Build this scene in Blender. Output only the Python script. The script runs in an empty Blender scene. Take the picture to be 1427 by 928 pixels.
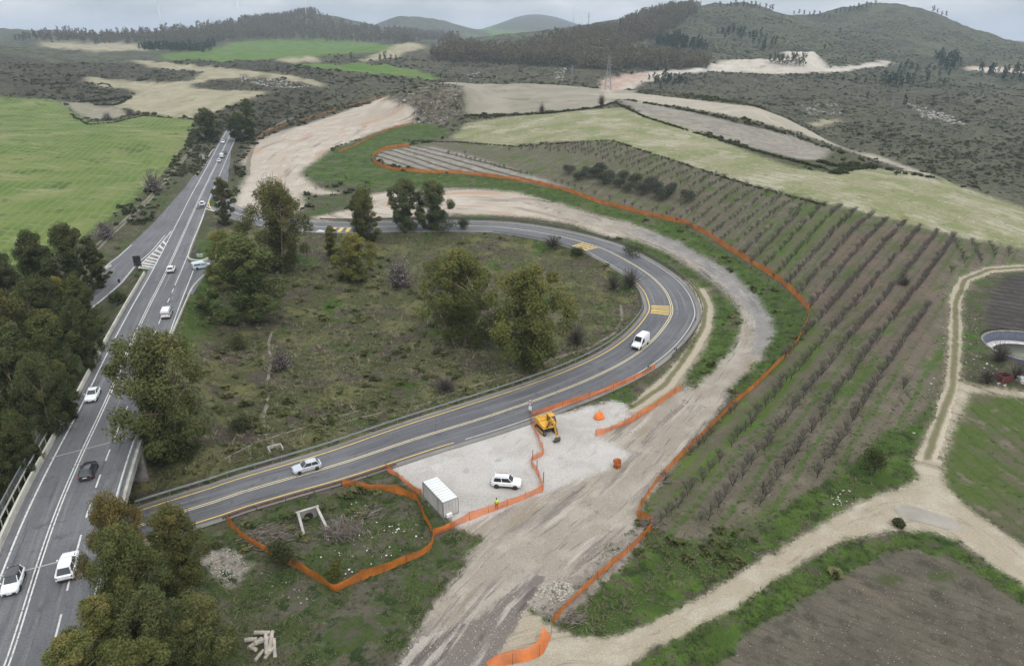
import bpy, bmesh, math, random
import numpy as np
from mathutils import Vector, Matrix
random.seed(7); RNG = np.random.default_rng(7)
SC = bpy.context.scene
COL = SC.collection
# ------------------------------------------------------------------ survey camera: photo pixel -> ray
F = 990.0; CX = 713.5; CY = 464.0; CAMH = 60.0
PITCH = math.atan((CY - 58) / F); PS, PC = math.sin(PITCH), math.cos(PITCH)
def up(px, py, z):
    u = (px - CX) / F; v = (py - CY) / F
    d = (CAMH - z) / (PS + v * PC)
    return (u * d, d * (PC - v * PS), z)
def proj(x, y, z):
    d = y * PC + (CAMH - z) * PS
    return CX + F * x / d, CY + F * ((CAMH - z) * PC - y * PS) / d, d
# ------------------------------------------------------------------ noise
def _hash(ix, iy, seed):
    h = (ix.astype(np.int64) * 374761393 + iy.astype(np.int64) * 668265263 + seed * 974634533) & 0xFFFFFFFF
    h = ((h ^ (h >> 13)) * 1274126177) & 0xFFFFFFFF
    return ((h ^ (h >> 16)) & 0xFFFFFF) / float(0xFFFFFF)
def vnoise(x, y, seed=0):
    ix = np.floor(x); iy = np.floor(y); fx = x - ix; fy = y - iy
    fx = fx * fx * (3 - 2 * fx); fy = fy * fy * (3 - 2 * fy)
    a = _hash(ix, iy, seed); b = _hash(ix + 1, iy, seed); c = _hash(ix, iy + 1, seed); d = _hash(ix + 1, iy + 1, seed)
    return (a + (b - a) * fx) * (1 - fy) + (c + (d - c) * fx) * fy
def fbm(x, y, seed=0, octs=4):
    t = 0; a = .5; n = 0
    for k in range(octs):
        t = t + a * vnoise(x, y, seed + k); n += a; a *= .5
        x = x * 2.03 + 17.1; y = y * 2.03 - 9.7
    return t / n
def line_coords(x, y, L, reach):
    """signed offset from and distance along a polyline, for points within reach (nan elsewhere)"""
    D = np.full(len(x), 1e9); A = np.zeros(len(x)); O = np.zeros(len(x)); s = 0.
    for a, b in zip(L[:-1], L[1:]):
        d = b[:2]-a[:2]; l = math.hypot(*d) + 1e-9
        m = np.nonzero((x > min(a[0], b[0])-reach) & (x < max(a[0], b[0])+reach) & (y > min(a[1], b[1])-reach) & (y < max(a[1], b[1])+reach))[0]
        if len(m):
            qx = x[m]-a[0]; qy = y[m]-a[1]; t = np.clip((qx*d[0]+qy*d[1])/l/l, 0, 1); ex = qx-t*d[0]; ey = qy-t*d[1]; dd = np.hypot(ex, ey); k = dd < D[m]; mk = m[k]
            D[mk] = dd[k]; A[mk] = s + t[k]*l; O[mk] = dd[k]*np.sign(ex[k]*d[1]-ey[k]*d[0])
        s += l
    return D, O, A
def smooth(a, b, x):
    t = np.clip((x - a) / (b - a), 0, 1); return t * t * (3 - 2 * t)
# ------------------------------------------------------------------ terrain control points (photo x, photo y, height) or (x, y, 'd', axial distance)
CPS = [
 (700,920,0),(300,920,-1),(1000,920,.5),(1400,920,.5),(450,800,-1),(620,640,0),(800,620,0),(900,560,.5),(700,760,0),(60,900,1),(130,860,0),
 (450,480,.6),(600,400,1.6),(700,500,.5),(350,560,.5),(520,560,0),(800,400,2.2),(250,650,-.6),(300,480,1.5),(420,350,5),(560,330,5),
 (40,700,-1),(50,500,1),(100,400,3),(170,340,5),(20,420,2),
 (220,300,6.5),(60,330,6),(140,230,9),(10,200,13),(240,190,12),(0,140,19),(270,170,13.5),
 (340,270,6.5),(380,230,8),(450,190,12),(540,140,20),(330,200,9.5),(400,165,13),
 (640,280,6.5),(640,305,6.4),(800,310,5),(1000,400,3),(1060,470,2),(960,560,1),(540,210,12),(700,240,11),(900,290,8.5),(1127,432,4),(960,330,5),
 (1000,650,1.5),(1150,600,3),(1270,620,2),(1200,480,5.5),(1150,300,13),(1300,350,8),(1400,375,5.5),(1400,600,1.5),(1400,480,3.5),(1200,690,1),(1080,760,.5),(1300,700,1),
 (1327,258,11),(1216,237,14),(1080,205,18),(1000,183,21),(870,150,26),(1427,294,8),(1250,280,13),(1000,240,16),(850,220,17),(1000,150,25),(1180,215,17),
 (590,182,15),(590,135,26),(700,130,28),(830,125,29),(640,115,30),(760,117,30),(900,128,28.5),(1050,150,26),(1310,248,10.5),
 (1327,254,'d',300,-14),(1216,233,'d',330,-12),(1080,148,'d',470,-4),(900,122,'d',560,-4),(760,113,'d',580,-8),(650,110,'d',580,-8),(1427,288,'d',280,-14),
 (1310,240,'d',420),(1427,280,'d',380),(1200,225,'d',450),(1100,165,'d',560),(1310,100,'d',900),(1400,200,'d',520),(1250,150,'d',640),(1250,190,'d',530),(1400,130,'d',760),(1000,128,'d',700),(1100,130,'d',680),(1000,112,'d',760),
 (1050,96,'d',860),(900,106,'d',800),(1200,92,'d',900),(1400,98,'d',950),(860,120,'d',700),
 (1100,60,'d',1080),(1000,6,'d',1350),(960,16,'d',1320),(1130,33,'d',1420),(1110,28,'d',1420),(1160,24,'d',1440),(1130,40,'d',1800),(650,52,'d',3600),(650,56,'d',4600),(480,48,'d',2900),(480,52,'d',4000),(580,52,'d',4300),(850,52,'d',4600),(400,48,'d',3000),(300,52,'d',2900),(520,40,'d',2700),(690,48,'d',2900),(760,62,'d',2600),(1070,12,'d',1380),(1235,5,'d',1460),(1180,12,'d',1450),(1290,14,'d',1480),(1340,38,'d',1500),(1427,64,'d',1600),(1300,60,'d',1200),(1200,50,'d',1180),
 (850,95,'d',830),(800,80,'d',950),(760,58,'d',1100),(860,45,'d',1180),(900,35,'d',1230),(700,76,'d',1000),(600,80,'d',960),(640,102,'d',780),(800,112,'d',720),(720,108,'d',740),
 (100,100,'d',700),(0,72,'d',900),(150,86,'d',850),(0,110,'d',600),(230,118,'d',620),(280,105,'d',680),(350,112,'d',650),(430,118,'d',600),(450,102,'d',700),(500,90,'d',800),(600,108,'d',690),(330,140,'d',500),(200,150,'d',520),
 (300,86,'d',900),(380,64,'d',1300),(230,68,'d',1200),(500,64,'d',1450),(572,66,'d',1050),(450,74,'d',1150),(100,66,'d',1250),
 (350,34,'d',2000),(270,46,'d',2050),(200,50,'d',2000),(140,50,'d',2000),(75,43,'d',2000),(428,20,'d',2100),(480,40,'d',2250),(390,34,'d',2100),(550,24,'d',2800),(610,28,'d',2850),(650,46,'d',2700),(690,37,'d',3600),(730,22,'d',4500),(775,25,'d',4500),(810,36,'d',4300),(20,56,'d',2400),(640,62,'d',1900),(700,52,'d',2600),
]
def _cp():
    pts = []
    for p in CPS:
        if p[2] == 'd':
            u = (p[0]-CX)/F; v = (p[1]-CY)/F; d = p[3]
            dz = p[4] if len(p) > 4 else 0
            pts.append((u*d, d*(PC - v*PS), CAMH - d*(PS + v*PC) + dz))
        else:
            pts.append(up(*p))
    for a in (-150, -110, -70, 70, 110, 150, 0, 180):
        for r, z in ((25, 0), (60, 0), (200, 2), (700, 12), (2500, 50)):
            if abs(a) < 60 and r > 30: continue
            pts.append((r*math.sin(math.radians(a)), r*math.cos(math.radians(a)), z))
    for a in (-50, -38, -25, -12, 0, 12, 25, 38, 50):
        for r, z in ((3000, 45), (7000, 60), (9500, 55)):
            if r == 3000 and a < 8: continue
            if r == 3000: z = 40
            pts.append((r*math.sin(math.radians(a)), r*math.cos(math.radians(a)), z))
    return np.array(pts)
CP = _cp()
def _uv(x, y):
    r = np.hypot(x, y); a = np.arctan2(x, y)
    return np.clip(a, -2.7, 2.7) * 1.6, np.log(np.clip(r, 20, 9800)), np.clip(r, 20, 9800)
def _ker(d2): return .5 * d2 * np.log(d2 + 1e-9)
_cu, _cv, _cr = _uv(CP[:,0], CP[:,1])
_n = len(CP)
_K = _ker((_cu[:,None]-_cu[None])**2 + (_cv[:,None]-_cv[None])**2) + np.eye(_n) * 4e-6
_A = np.zeros((_n+3, _n+3)); _A[:_n,:_n] = _K; _A[:_n,_n] = 1; _A[:_n,_n+1] = _cu; _A[:_n,_n+2] = _cv; _A[_n:,:_n] = _A[:_n,_n:].T
_W = np.linalg.solve(_A, np.r_[CP[:,2]/_cr, 0, 0, 0])
def h_base(x, y):
    x = np.asarray(x, float); sh = x.shape; x = x.ravel(); y = np.asarray(y, float).ravel()
    out = np.empty(len(x))
    for i in range(0, len(x), 60000):
        u, v, r = _uv(x[i:i+60000], y[i:i+60000])
        d2 = ((u[:,None]-_cu[None])**2 + (v[:,None]-_cv[None])**2)
        out[i:i+60000] = (_ker(d2) @ _W[:_n] + _W[_n] + _W[_n+1]*u + _W[_n+2]*v) * r
    return out.reshape(sh)
# ------------------------------------------------------------------ roads (photo x, photo y, height of the surface)
MAIN_PX = [(-30,1010,6),(10,924,6),(54,786,6),(81,709,6),(111,638,6),(147.5,560,6),(181.6,481.6,6),(208.5,424.5,6),(235.5,370.6,6.2),(267.4,300,6.5),(281.3,269.5,7),(298,236,8),(310,210.6,9),(318.6,193,10),(325,181,10.8)]
RAMP_PX = [(150,747,-.6),(242,716.5,-.6),(300,698.5,-.5),(336,686,-.3),(404,666,0),(480,644,0),(582.6,610,.1),(677,581,.2),(761,552,.3),(828,525,.5),(878.6,498.5,.9),(912,471.5,1.3),(932.5,444.6,1.8),(936,428,2),(926,404,2.5),(902,381,3.1),(862,357,3.8),(831.5,343.7,4.3),(778,329,5),(710.5,318,5.6),(655,315,6),(560,315.5,6.2),(473,317,6.3),(420,314,6.4),(370,308,6.5),(330,297.5,6.5),(305,286,6.75)]
def catmull(P, step=2.0):
    P = np.asarray(P, float); Q = np.vstack([2*P[0]-P[1], P, 2*P[-1]-P[-2]]); out = []
    for i in range(1, len(Q)-2):
        p0, p1, p2, p3 = Q[i-1], Q[i], Q[i+1], Q[i+2]
        n = max(2, int(np.linalg.norm((p2-p1)[:2]) / step))
        t = np.linspace(0, 1, n, endpoint=False)[:,None]
        out.append(.5*((2*p1) + (-p0+p2)*t + (2*p0-5*p1+4*p2-p3)*t*t + (-p0+3*p1-3*p2+p3)*t**3))
    out.append(P[-1:])
    return np.vstack(out)
MAIN = catmull([up(*p) for p in MAIN_PX]); 
_e = MAIN[-1] - MAIN[-12]; _e /= np.linalg.norm(_e[:2])
MAIN = np.vstack([MAIN, MAIN[-1] + _e[None]*np.array([[8.],[16.]]) + np.array([[1.,-.2,0],[3,-.6,0]])])
RAMP = catmull([up(*p) for p in RAMP_PX])
EXIT_C = catmull([up(*p) for p in [(272,247,7.7),(262,262,7.2),(254,273,6.8),(246,285,6.45),(229,311,6.25),(208,334,6.15),(187,355,6.05),(171,368,5.95),(152,389,5.75),(144,397.5,5.7),(110,425,5.2),(66,455,4.6)]])
STUB_C = catmull([up(*p) for p in [(247,412,6.0),(262,391,6.02),(279,375,6.02),(300,366,6.0),(330,352,5.9),(365,338,5.9)]])
JOIN_C = catmull([up(*p) for p in [(310,240,7.6),(308,255,7.25),(307,270,6.95),(313,284,6.7),(328,296.5,6.5)]])
def arclen(P): return np.r_[0, np.cumsum(np.linalg.norm(np.diff(P[:,:2], axis=0), axis=1))]
def normals(P):
    t = np.gradient(P[:,:2], axis=0); t /= np.linalg.norm(t, axis=1)[:,None]
    return np.stack([t[:,1], -t[:,0]], 1)           # points to the right of travel
def near_line(x, y, L, reach):
    """distance to, height of and side (+ right) of the nearest point on a polyline, for points within reach"""
    D = np.full(len(x), 1e9); Z = np.zeros(len(x)); S = np.zeros(len(x))
    for a, b in zip(L[:-1], L[1:]):
        m = np.nonzero((x > min(a[0], b[0])-reach) & (x < max(a[0], b[0])+reach) & (y > min(a[1], b[1])-reach) & (y < max(a[1], b[1])+reach))[0]
        if not len(m): continue
        d = b[:2]-a[:2]; l2 = d @ d + 1e-9
        qx = x[m]-a[0]; qy = y[m]-a[1]
        t = np.clip((qx*d[0] + qy*d[1])/l2, 0, 1)
        ex = qx - t*d[0]; ey = qy - t*d[1]
        dd = np.hypot(ex, ey); k = dd < D[m]; mk = m[k]
        D[mk] = dd[k]; Z[mk] = a[2] + t[k]*(b[2]-a[2]); S[mk] = np.sign(ex[k]*d[1] - ey[k]*d[0])
    return D, Z, S
MAIN_N = normals(MAIN); MAIN_AX = MAIN.copy(); MAIN_AX[:,:2] += MAIN_N * 1.3      # axis of the carriageway
_dx = np.hypot(MAIN[:,None,0]-RAMP[None,:40,0], MAIN[:,None,1]-RAMP[None,:40,1]).min(1)
XI = int(np.argmin(_dx)); CROSS = MAIN_AX[XI]
BR_HALF = 14.0
_g = [i for i in range(len(MAIN_AX)) if np.hypot(*(MAIN_AX[i,:2]-CROSS[:2])) < BR_HALF]
MAIN_A, MAIN_B = MAIN_AX[:_g[0]], MAIN_AX[_g[-1]+1:]
FLAT = []          # level pads cut into the ground (x, y, radius, height), filled in later
BUMPS = []         # mounds (x, y, rx, ry, rot, height)
def terrain(x, y):
    x = np.asarray(x, float); sh = x.shape; x = x.ravel(); y = np.asarray(y, float).ravel()
    h = h_base(x, y)
    r = np.hypot(x, y)
    for (bx, by, rx, ry, rot, hh) in BUMPS:
        cx = (x-bx)*math.cos(rot) + (y-by)*math.sin(rot); cy = -(x-bx)*math.sin(rot) + (y-by)*math.cos(rot)
        q = (cx/rx)**2 + (cy/ry)**2; m = q < 6
        h[m] += hh*np.exp(-q[m]**2)
    for (bx, by, br_, bz) in FLAT:
        m = np.hypot(x-bx, y-by) < br_; h[m] = np.minimum(h[m], bz)
    far = smooth(420, 800, r); mid = smooth(150, 450, r) * (1-far)
    h = h + (fbm(x/9, y/9, 3, 3)-.5) * (.35 + .3*mid) + far * ((fbm(x/90, y/90, 11, 4)-.5)*14 + np.abs(fbm(x/38, y/55, 21, 3)-.5)*-16 + 1.5) * (1 - .75*smooth(2500, 4500, r))
    h = h + (fbm(x/1.7, y/1.7, 5, 2)-.5) * .16 * (r < 350)
    for L, core, k in ((MAIN_A, 7.2, .62), (MAIN_B, 7.2, .62), (EXIT_C, 4.6, .6), (STUB_C, 4.0, .6), (JOIN_C, 3.0, .6), (RAMP, 8.2, .5)):
        D, Z, S = near_line(x, y, L, 34)
        m = D < 34
        e = np.clip(D[m]-core, 0, None) * k
        h[m] = np.clip(h[m], Z[m] - .14 - e, Z[m] - .14 + e)
    return h.reshape(sh)
_steps = np.concatenate([[30], 30*1.012**np.arange(1, 480)])
def cast(pts, dmax=None):
    """photo pixels -> points on the ground (first hit of the sight line)"""
    pts = np.asarray(pts, float); n = len(pts)
    u = (pts[:,0]-CX)/F; v = (pts[:,1]-CY)/F
    D = _steps[_steps < 9000]
    if dmax: D = np.r_[D[D < dmax], dmax]
    X = u[:,None]*D[None]; Y = (PC - v*PS)[:,None]*D[None]; Z = CAMH - (PS + v*PC)[:,None]*D[None]
    below = (terrain(X, Y) >= Z); below[:,-1] = True
    k = below.argmax(1)
    lo = np.where(k > 0, D[np.maximum(k-1, 0)], D[0]*.5); hi = D[k]
    for _ in range(14):
        m = (lo+hi)/2
        b = terrain(u*m, (PC-v*PS)*m) >= CAMH - (PS+v*PC)*m
        hi = np.where(b, m, hi); lo = np.where(b, lo, m)
    x = u*hi; y = (PC-v*PS)*hi
    return np.stack([x, y, terrain(x, y)], 1)
def dense(px, step=14, closed=True):
    px = np.asarray(px, float)[:, :2]; out = []
    m = len(px) if closed else len(px)-1
    for i in range(m):
        a = px[i]; b = px[(i+1) % len(px)]
        n = max(1, int(np.linalg.norm(b-a)/step))
        out.append(a + (b-a)*np.linspace(0, 1, n, endpoint=False)[:,None])
    if not closed: out.append(px[-1:])
    return np.vstack(out)
def outline(px, dmax=None): return cast(dense(px), dmax)[:, :2]
def line_on(px, step=1.5):
    w = cast(dense(px, 12, False)); w = catmull(w, step)
    return w
def inside(x, y, poly):
    res = np.zeros(len(x), bool)
    m = np.nonzero((x > poly[:,0].min()) & (x < poly[:,0].max()) & (y > poly[:,1].min()) & (y < poly[:,1].max()))[0]
    if not len(m): return res
    X = x[m]; Y = y[m]; c = np.zeros(len(m), bool)
    for (x0, y0), (x1, y1) in zip(poly, np.roll(poly, -1, 0)):
        if y0 == y1: continue
        k = (y0 > Y) != (y1 > Y)
        c ^= k & (X < (x1-x0)*(Y-y0)/(y1-y0) + x0)
    res[m] = c
    return res
# ------------------------------------------------------------------ land cover, traced as outlines on the ground; later entries lie over earlier ones
tank_c = cast([(1424,488)])[0] + np.array([2.2, .5, 0]); TANK_Z = float(tank_c[2])
REG = [  # (key, outline, dmax, edge raggedness in m)
 ('pale_field', [(183,84),(215,86),(285,93),(300,94),(400,105),(440,114),(454,118),(446,122),(400,111),(370,107),(330,109),(290,111),(265,118),(270,123),(310,126),(372,128),(360,134),(330,143),(300,156),(275,166),(240,163),(200,157),(150,148),(186,134),(190,130),(180,125),(160,123),(138,121),(117,109),(135,108),(160,112),(230,115),(268,113),(282,101),(270,98),(240,98),(205,93)], None, 1.5),
 ('stubble_field', [(85,141),(112,143),(170,152),(182,160),(150,166),(126,166),(104,156)], None, 1.0),
 ('green_field', [(-60,134),(0,136),(60,138),(84,143),(100,157),(125,171),(160,169),(200,160),(240,163),(275,168),(266,190),(250,215),(225,245),(190,275),(150,305),(110,335),(40,365),(-80,390)], None, 1.0),
 ('meadow', [(404,88),(475,87),(500,88),(560,93),(615,109),(600,112),(560,106),(500,101),(440,95)], 800, 2),
 ('meadow', [(320,60),(380,55),(480,54),(545,66),(560,70),(480,76),(390,82),(330,86),(230,84),(225,76),(300,68)], None, 6),
 ('pale_field', [(385,85),(400,80),(440,80),(450,86),(404,88)], None, 3),
 ('pale_field', [(500,87),(527,75),(560,62),(575,60),(595,67),(565,73),(545,82)], None, 3),
 ('pale_field', [(60,58),(160,60),(225,64),(235,70),(120,72),(60,66)], None, 8),
 ('meadow', [(645,37),(700,50),(725,48),(735,44),(690,42),(660,35),(648,40),(660,52),(720,52),(650,50)], None, 20),
 ('plateau_field', [(560,130),(600,116),(640,112.5),(700,113.5),(760,118),(840,122.5),(905,127.5),(880,132),(858,140),(845,149),(800,153),(760,156),(720,159),(650,159),(645,140),(620,131),(590,134)], 560, 1.2),
 ('pale_strip', [(815,131),(880,129.5),(947,137),(1050,149),(1120,174),(1190,204),(1250,227),(1312,249),(1290,245),(1200,216),(1130,191),(1050,168),(950,149),(860,138)], 480, .8),
 ('fallow_strip', [(862,141),(880,138),(950,154),(1100,189),(1166,211),(1140,224),(1110,221),(1050,206),(960,179),(900,161)], 480, .8),
 ('olive_field', [(628,192),(650,172),(700,164),(820,153),(870,150),(950,175),(1050,215),(1110,235),(1172,244),(1182,236),(1216,234),(1260,240),(1327,255.5),(1430,291),(1500,318),(1520,360),(1427,347),(1370,338),(1300,320),(1215,299),(1150,283),(1040,255),(960,230),(850,195),(780,197),(700,204),(655,201)], 420, .6),
 ('rock_cut', [(533,163),(538,148),(548,135),(570,131),(600,129),(640,131),(647,148),(643,160),(625,173),(600,179),(578,166),(556,166)], 480, 1.0),
 ('orchard_ground', [(577,203),(628,193),(700,205),(790,199),(845,196),(900,212),(960,230),(1040,255),(1100,275),(1150,284),(1215,300),(1300,321),(1370,340),(1427,348),(1520,362),(1520,376),(1427,372),(1375,376),(1338,390),(1322,420),(1320,460),(1312,510),(1295,560),(1262,598),(1235,600),(1180,650),(1100,705),(1000,745),(940,752),(895,720),(940,645),(1000,590),(1060,530),(1110,475),(1128,432),(1080,392),(1010,347),(950,310),(880,295),(780,262),(700,246),(600,238),(545,231),(522,222),(530,212),(550,205)], None, .6),
 ('orchard_red', [(1150,296),(1215,308),(1300,328),(1318,345),(1312,400),(1300,450),(1292,500),(1240,500),(1190,470),(1140,440),(1120,425),(1130,380),(1165,335)], None, 2.5),
 ('orchard_green', [(1050,365),(1150,290),(1185,300),(1120,350),(1085,392)], None, 1.5),
 ('orchard_green', [(1128,440),(1112,476),(1060,535),(1000,596),(945,655),(905,705),(950,700),(1010,640),(1075,580),(1140,510),(1170,470)], None, 2.),
 ('vine_strips', [(578,204),(600,204),(660,218),(740,244),(800,264),(775,262),(700,246),(600,238),(545,231),(522,222),(530,212)], None, .5),
 ('verge', [(418,240),(447,220),(478,203),(500,196),(550,178),(576,171),(605,174),(630,184),(600,196),(560,201),(525,214),(518,226),(540,234),(600,240),(700,249),(780,265),(880,297),(950,313),(1010,350),(1080,394),(1126,432),(1108,474),(1060,527),(1024,546),(1012,548),(1040,515),(1070,470),(1060,430),(1020,385),(960,345),(880,310),(780,285),(720,268),(640,261),(560,264),(500,262),(445,252)], None, .8),
 ('verge', [(780,868),(800,846),(850,800),(900,745),(950,755),(1050,735),(1100,703),(1200,636),(1240,598),(1265,600),(1278,645),(1276,672),(1200,695),(1100,750),(1000,806),(930,855),(880,884),(815,887)], None, .7),
 ('verge', [(850,940),(960,884),(1100,798),(1190,752),(1290,738),(1340,752),(1427,812),(1500,860),(1500,900),(1427,845),(1330,778),(1260,764),(1190,792),(1110,842),(1030,898),(990,940)], None, .8),
 ('near_grass', [(215,715),(300,735),(500,668),(545,655),(600,700),(640,737),(668,742),(640,790),(600,850),(545,940),(60,940),(100,800),(180,730)], None, 1.2),
 ('loop_ground', [(205,695),(170,690),(200,560),(262,400),(300,300),(325,299),(380,315),(430,325),(640,327),(760,335),(830,357),(880,390),(902,420),(880,470),(800,520),(600,585),(400,650)], None, 1),
 ('verge', [(280,335),(330,330),(300,380),(300,450),(275,490),(235,510),(262,420)], None, 2),
 ('plough', [(990,950),(1030,897),(1110,842),(1190,792),(1260,764),(1330,777),(1427,846),(1600,960),(1600,1100),(960,1100)], None, .7),
 ('row_field', [(1352,545),(1427,560),(1520,570),(1520,790),(1427,752),(1365,712),(1325,682),(1314,655),(1330,600)], None, .6),
 ('dark_plough', [(1378,410),(1398,386),(1427,380),(1520,385),(1520,480),(1427,472),(1376,464),(1374,430)], None, .5),
 ('spoil', [(285,775),(300,758),(330,765),(348,788),(335,808),(320,815),(292,802)], None, 1.2),
 ('bare_earth', [(545,133),(537,147),(533,163),(556,166),(578,165),(577,172),(545,178),(520,185),(500,194),(478,202),(462,207),(447,219),(430,231),(417,240),(424,248),(440,261),(460,267),(480,269),(440,272),(420,267),(425,290),(400,300),(365,296),(340,300),(326,286),(335,262),(346,242),(338,224),(350,207),(358,196),(400,181),(450,166),(500,149),(535,136)], 600, .8),
 ('bare_earth', [(430,304),(470,296),(500,288),(522,281),(505,273),(540,268),(560,266),(622,263),(670,263),(720,268),(770,283),(800,296),(830,306),(870,312),(905,325),(890,331),(850,331),(800,312),(740,303),(700,300),(640,299),(560,304),(440,307)], None, .6),
 ('dirt_road', [(780,283),(830,300),(880,311),(940,335),(985,360),(1020,380),(1050,410),(1074,442),(1076,470),(1060,498),(1025,535),(1010,560),(970,610),(930,660),(892,708),(880,745),(850,760),(820,790),(772,818),(735,850),(712,885),(690,940),(540,940),(600,852),(650,787),(672,748),(640,737),(700,712),(755,690),(800,670),(860,650),(878,634),(900,590),(930,565),(960,535),(1000,497),(1030,465),(1036,450),(1030,430),(1008,405),(968,375),(930,352),(880,332),(830,318),(790,303),(740,285)], None, .7),
 ('dirt_road', [(640,737),(600,700),(700,650),(800,630),(850,590),(880,570),(905,548),(940,540),(962,545),(950,560),(900,600),(880,650),(800,690),(700,730)], None, .5),
 ('gravel_road', [(870,314),(905,322),(948,338),(985,361),(1022,383),(1051,411),(1074,442),(1076,470),(1060,494),(1046,488),(1053,465),(1046,440),(1026,415),(998,390),(965,364),(930,345),(890,330)], None, 1.1),
 ('pad', [(537,648),(560,636),(600,622),(650,605),(700,590),(735,578),(790,575),(850,558),(868,561),(886,576),(832,606),(878,634),(860,650),(800,670),(758,688),(700,712),(640,737),(618,715),(590,692),(560,666)], None, .35),
 ('two_rut', [(870,574),(900,545),(935,513),(965,478),(975,440),(970,410),(955,390),(970,385),(988,405),(997,430),(994,455),(980,490),(962,520),(945,545),(925,560),(890,580)], None, .5),
 ('verge', [(985,405),(1006,410),(1028,432),(1034,452),(1020,488),(990,520),(966,543),(956,525),(975,500),(992,465),(997,432)], None, .6),
 ('verge', [(880,335),(925,353),(962,377),(990,400),(978,402),(950,380),(900,352),(860,335)], None, .5),
 ('spoil', [(735,850),(760,825),(800,800),(850,765),(885,735),(905,735),(865,790),(800,850),(780,868),(755,858)], None, .8),
 ('rubble_dirt', [(545,940),(580,890),(640,868),(690,850),(740,800),(760,800),(735,850),(705,890),(680,940)], None, .8),
 ('track', [(735,850),(770,870),(800,884),(850,888),(900,872),(960,840),(1040,790),(1120,745),(1200,698),(1260,678),(1280,668),(1274,640),(1298,590),(1314,545),(1321,500),(1323,450),(1324,410),(1338,386),(1375,372),(1427,369),(1520,366),(1520,374),(1427,376.5),(1380,381),(1351,394),(1340,415),(1341,460),(1340,500),(1338,530),(1352,536),(1427,546),(1520,555),(1520,563),(1427,554),(1352,546),(1344,565),(1325,610),(1312,650),(1322,680),(1360,714),(1400,744),(1427,760),(1520,810),(1520,880),(1427,818),(1340,755),(1290,740),(1230,740),(1180,750),(1110,786),(1050,831),(960,881),(900,906),(850,945),(680,945),(705,890)], None, .5),
 ('two_rut', [(1274,640),(1298,590),(1314,545),(1321,500),(1323,450),(1324,410),(1338,386),(1375,372),(1427,369),(1520,366),(1520,374),(1427,376.5),(1380,381),(1351,394),(1340,415),(1341,460),(1340,500),(1335,530),(1330,560),(1320,600),(1306,640)], None, .4),
 ('quarry', [(985,97),(1003,85),(1060,84),(1120,88),(1155,96),(1230,85),(1252,88),(1170,101),(1080,104),(1000,100),(940,104),(890,119),(850,131),(838,125),(862,112),(905,100),(960,97)], 1000, 2),
 ('quarry', [(1080,77),(1100,70),(1128,70),(1146,84),(1155,96),(1125,90),(1100,85)], 1000, 2),
 ('red_earth', [(838,112),(880,103),(905,101),(885,116),(850,128),(835,122)], 1000, 2),
 ('quarry', [(1342,93),(1427,97),(1520,99),(1520,106),(1427,103),(1350,99)], None, 3),
 ('red_earth', [(1342,92),(1427,95.5),(1520,97),(1520,99.5),(1427,98.5),(1345,94.5)], None, 2),
 ('pale_field', [(1126,173),(1150,167),(1170,165),(1173,170),(1136,177)], None, 1),
 ('pale_field', [(872,70),(885,58),(900,56),(884,66)], None, 3),
]

CENTRES = {'dirt_road': [[(600,960),(620,928),(690,840),(760,770),(850,700),(930,620),(985,555),(1030,500),(1056,460),(1052,430),(1020,395),(970,358),(930,340),(880,322),(830,310),(790,298)]],
 'track': [[(640,960),(700,925),(780,905),(850,903),(930,872),(1040,812),(1150,748),(1240,708),(1300,705),(1360,738),(1427,790)]],
 'two_rut': [[(1285,690),(1292,640),(1309,590),(1328,540),(1331,480),(1332,420),(1345,390),(1378,376),(1427,372.5),(1500,370)], [(880,568),(925,537),(955,498),(980,455),(983,425),(970,400),(960,388)]],
 'bare_earth': [[(335,285),(350,255),(400,215),(450,190),(500,165),(545,138)], [(560,285),(640,283),(720,286),(800,302),(880,322)]]}
CENTRES['gravel_road'] = CENTRES['dirt_road']
CENTRES['rubble_dirt'] = CENTRES['dirt_road']
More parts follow.
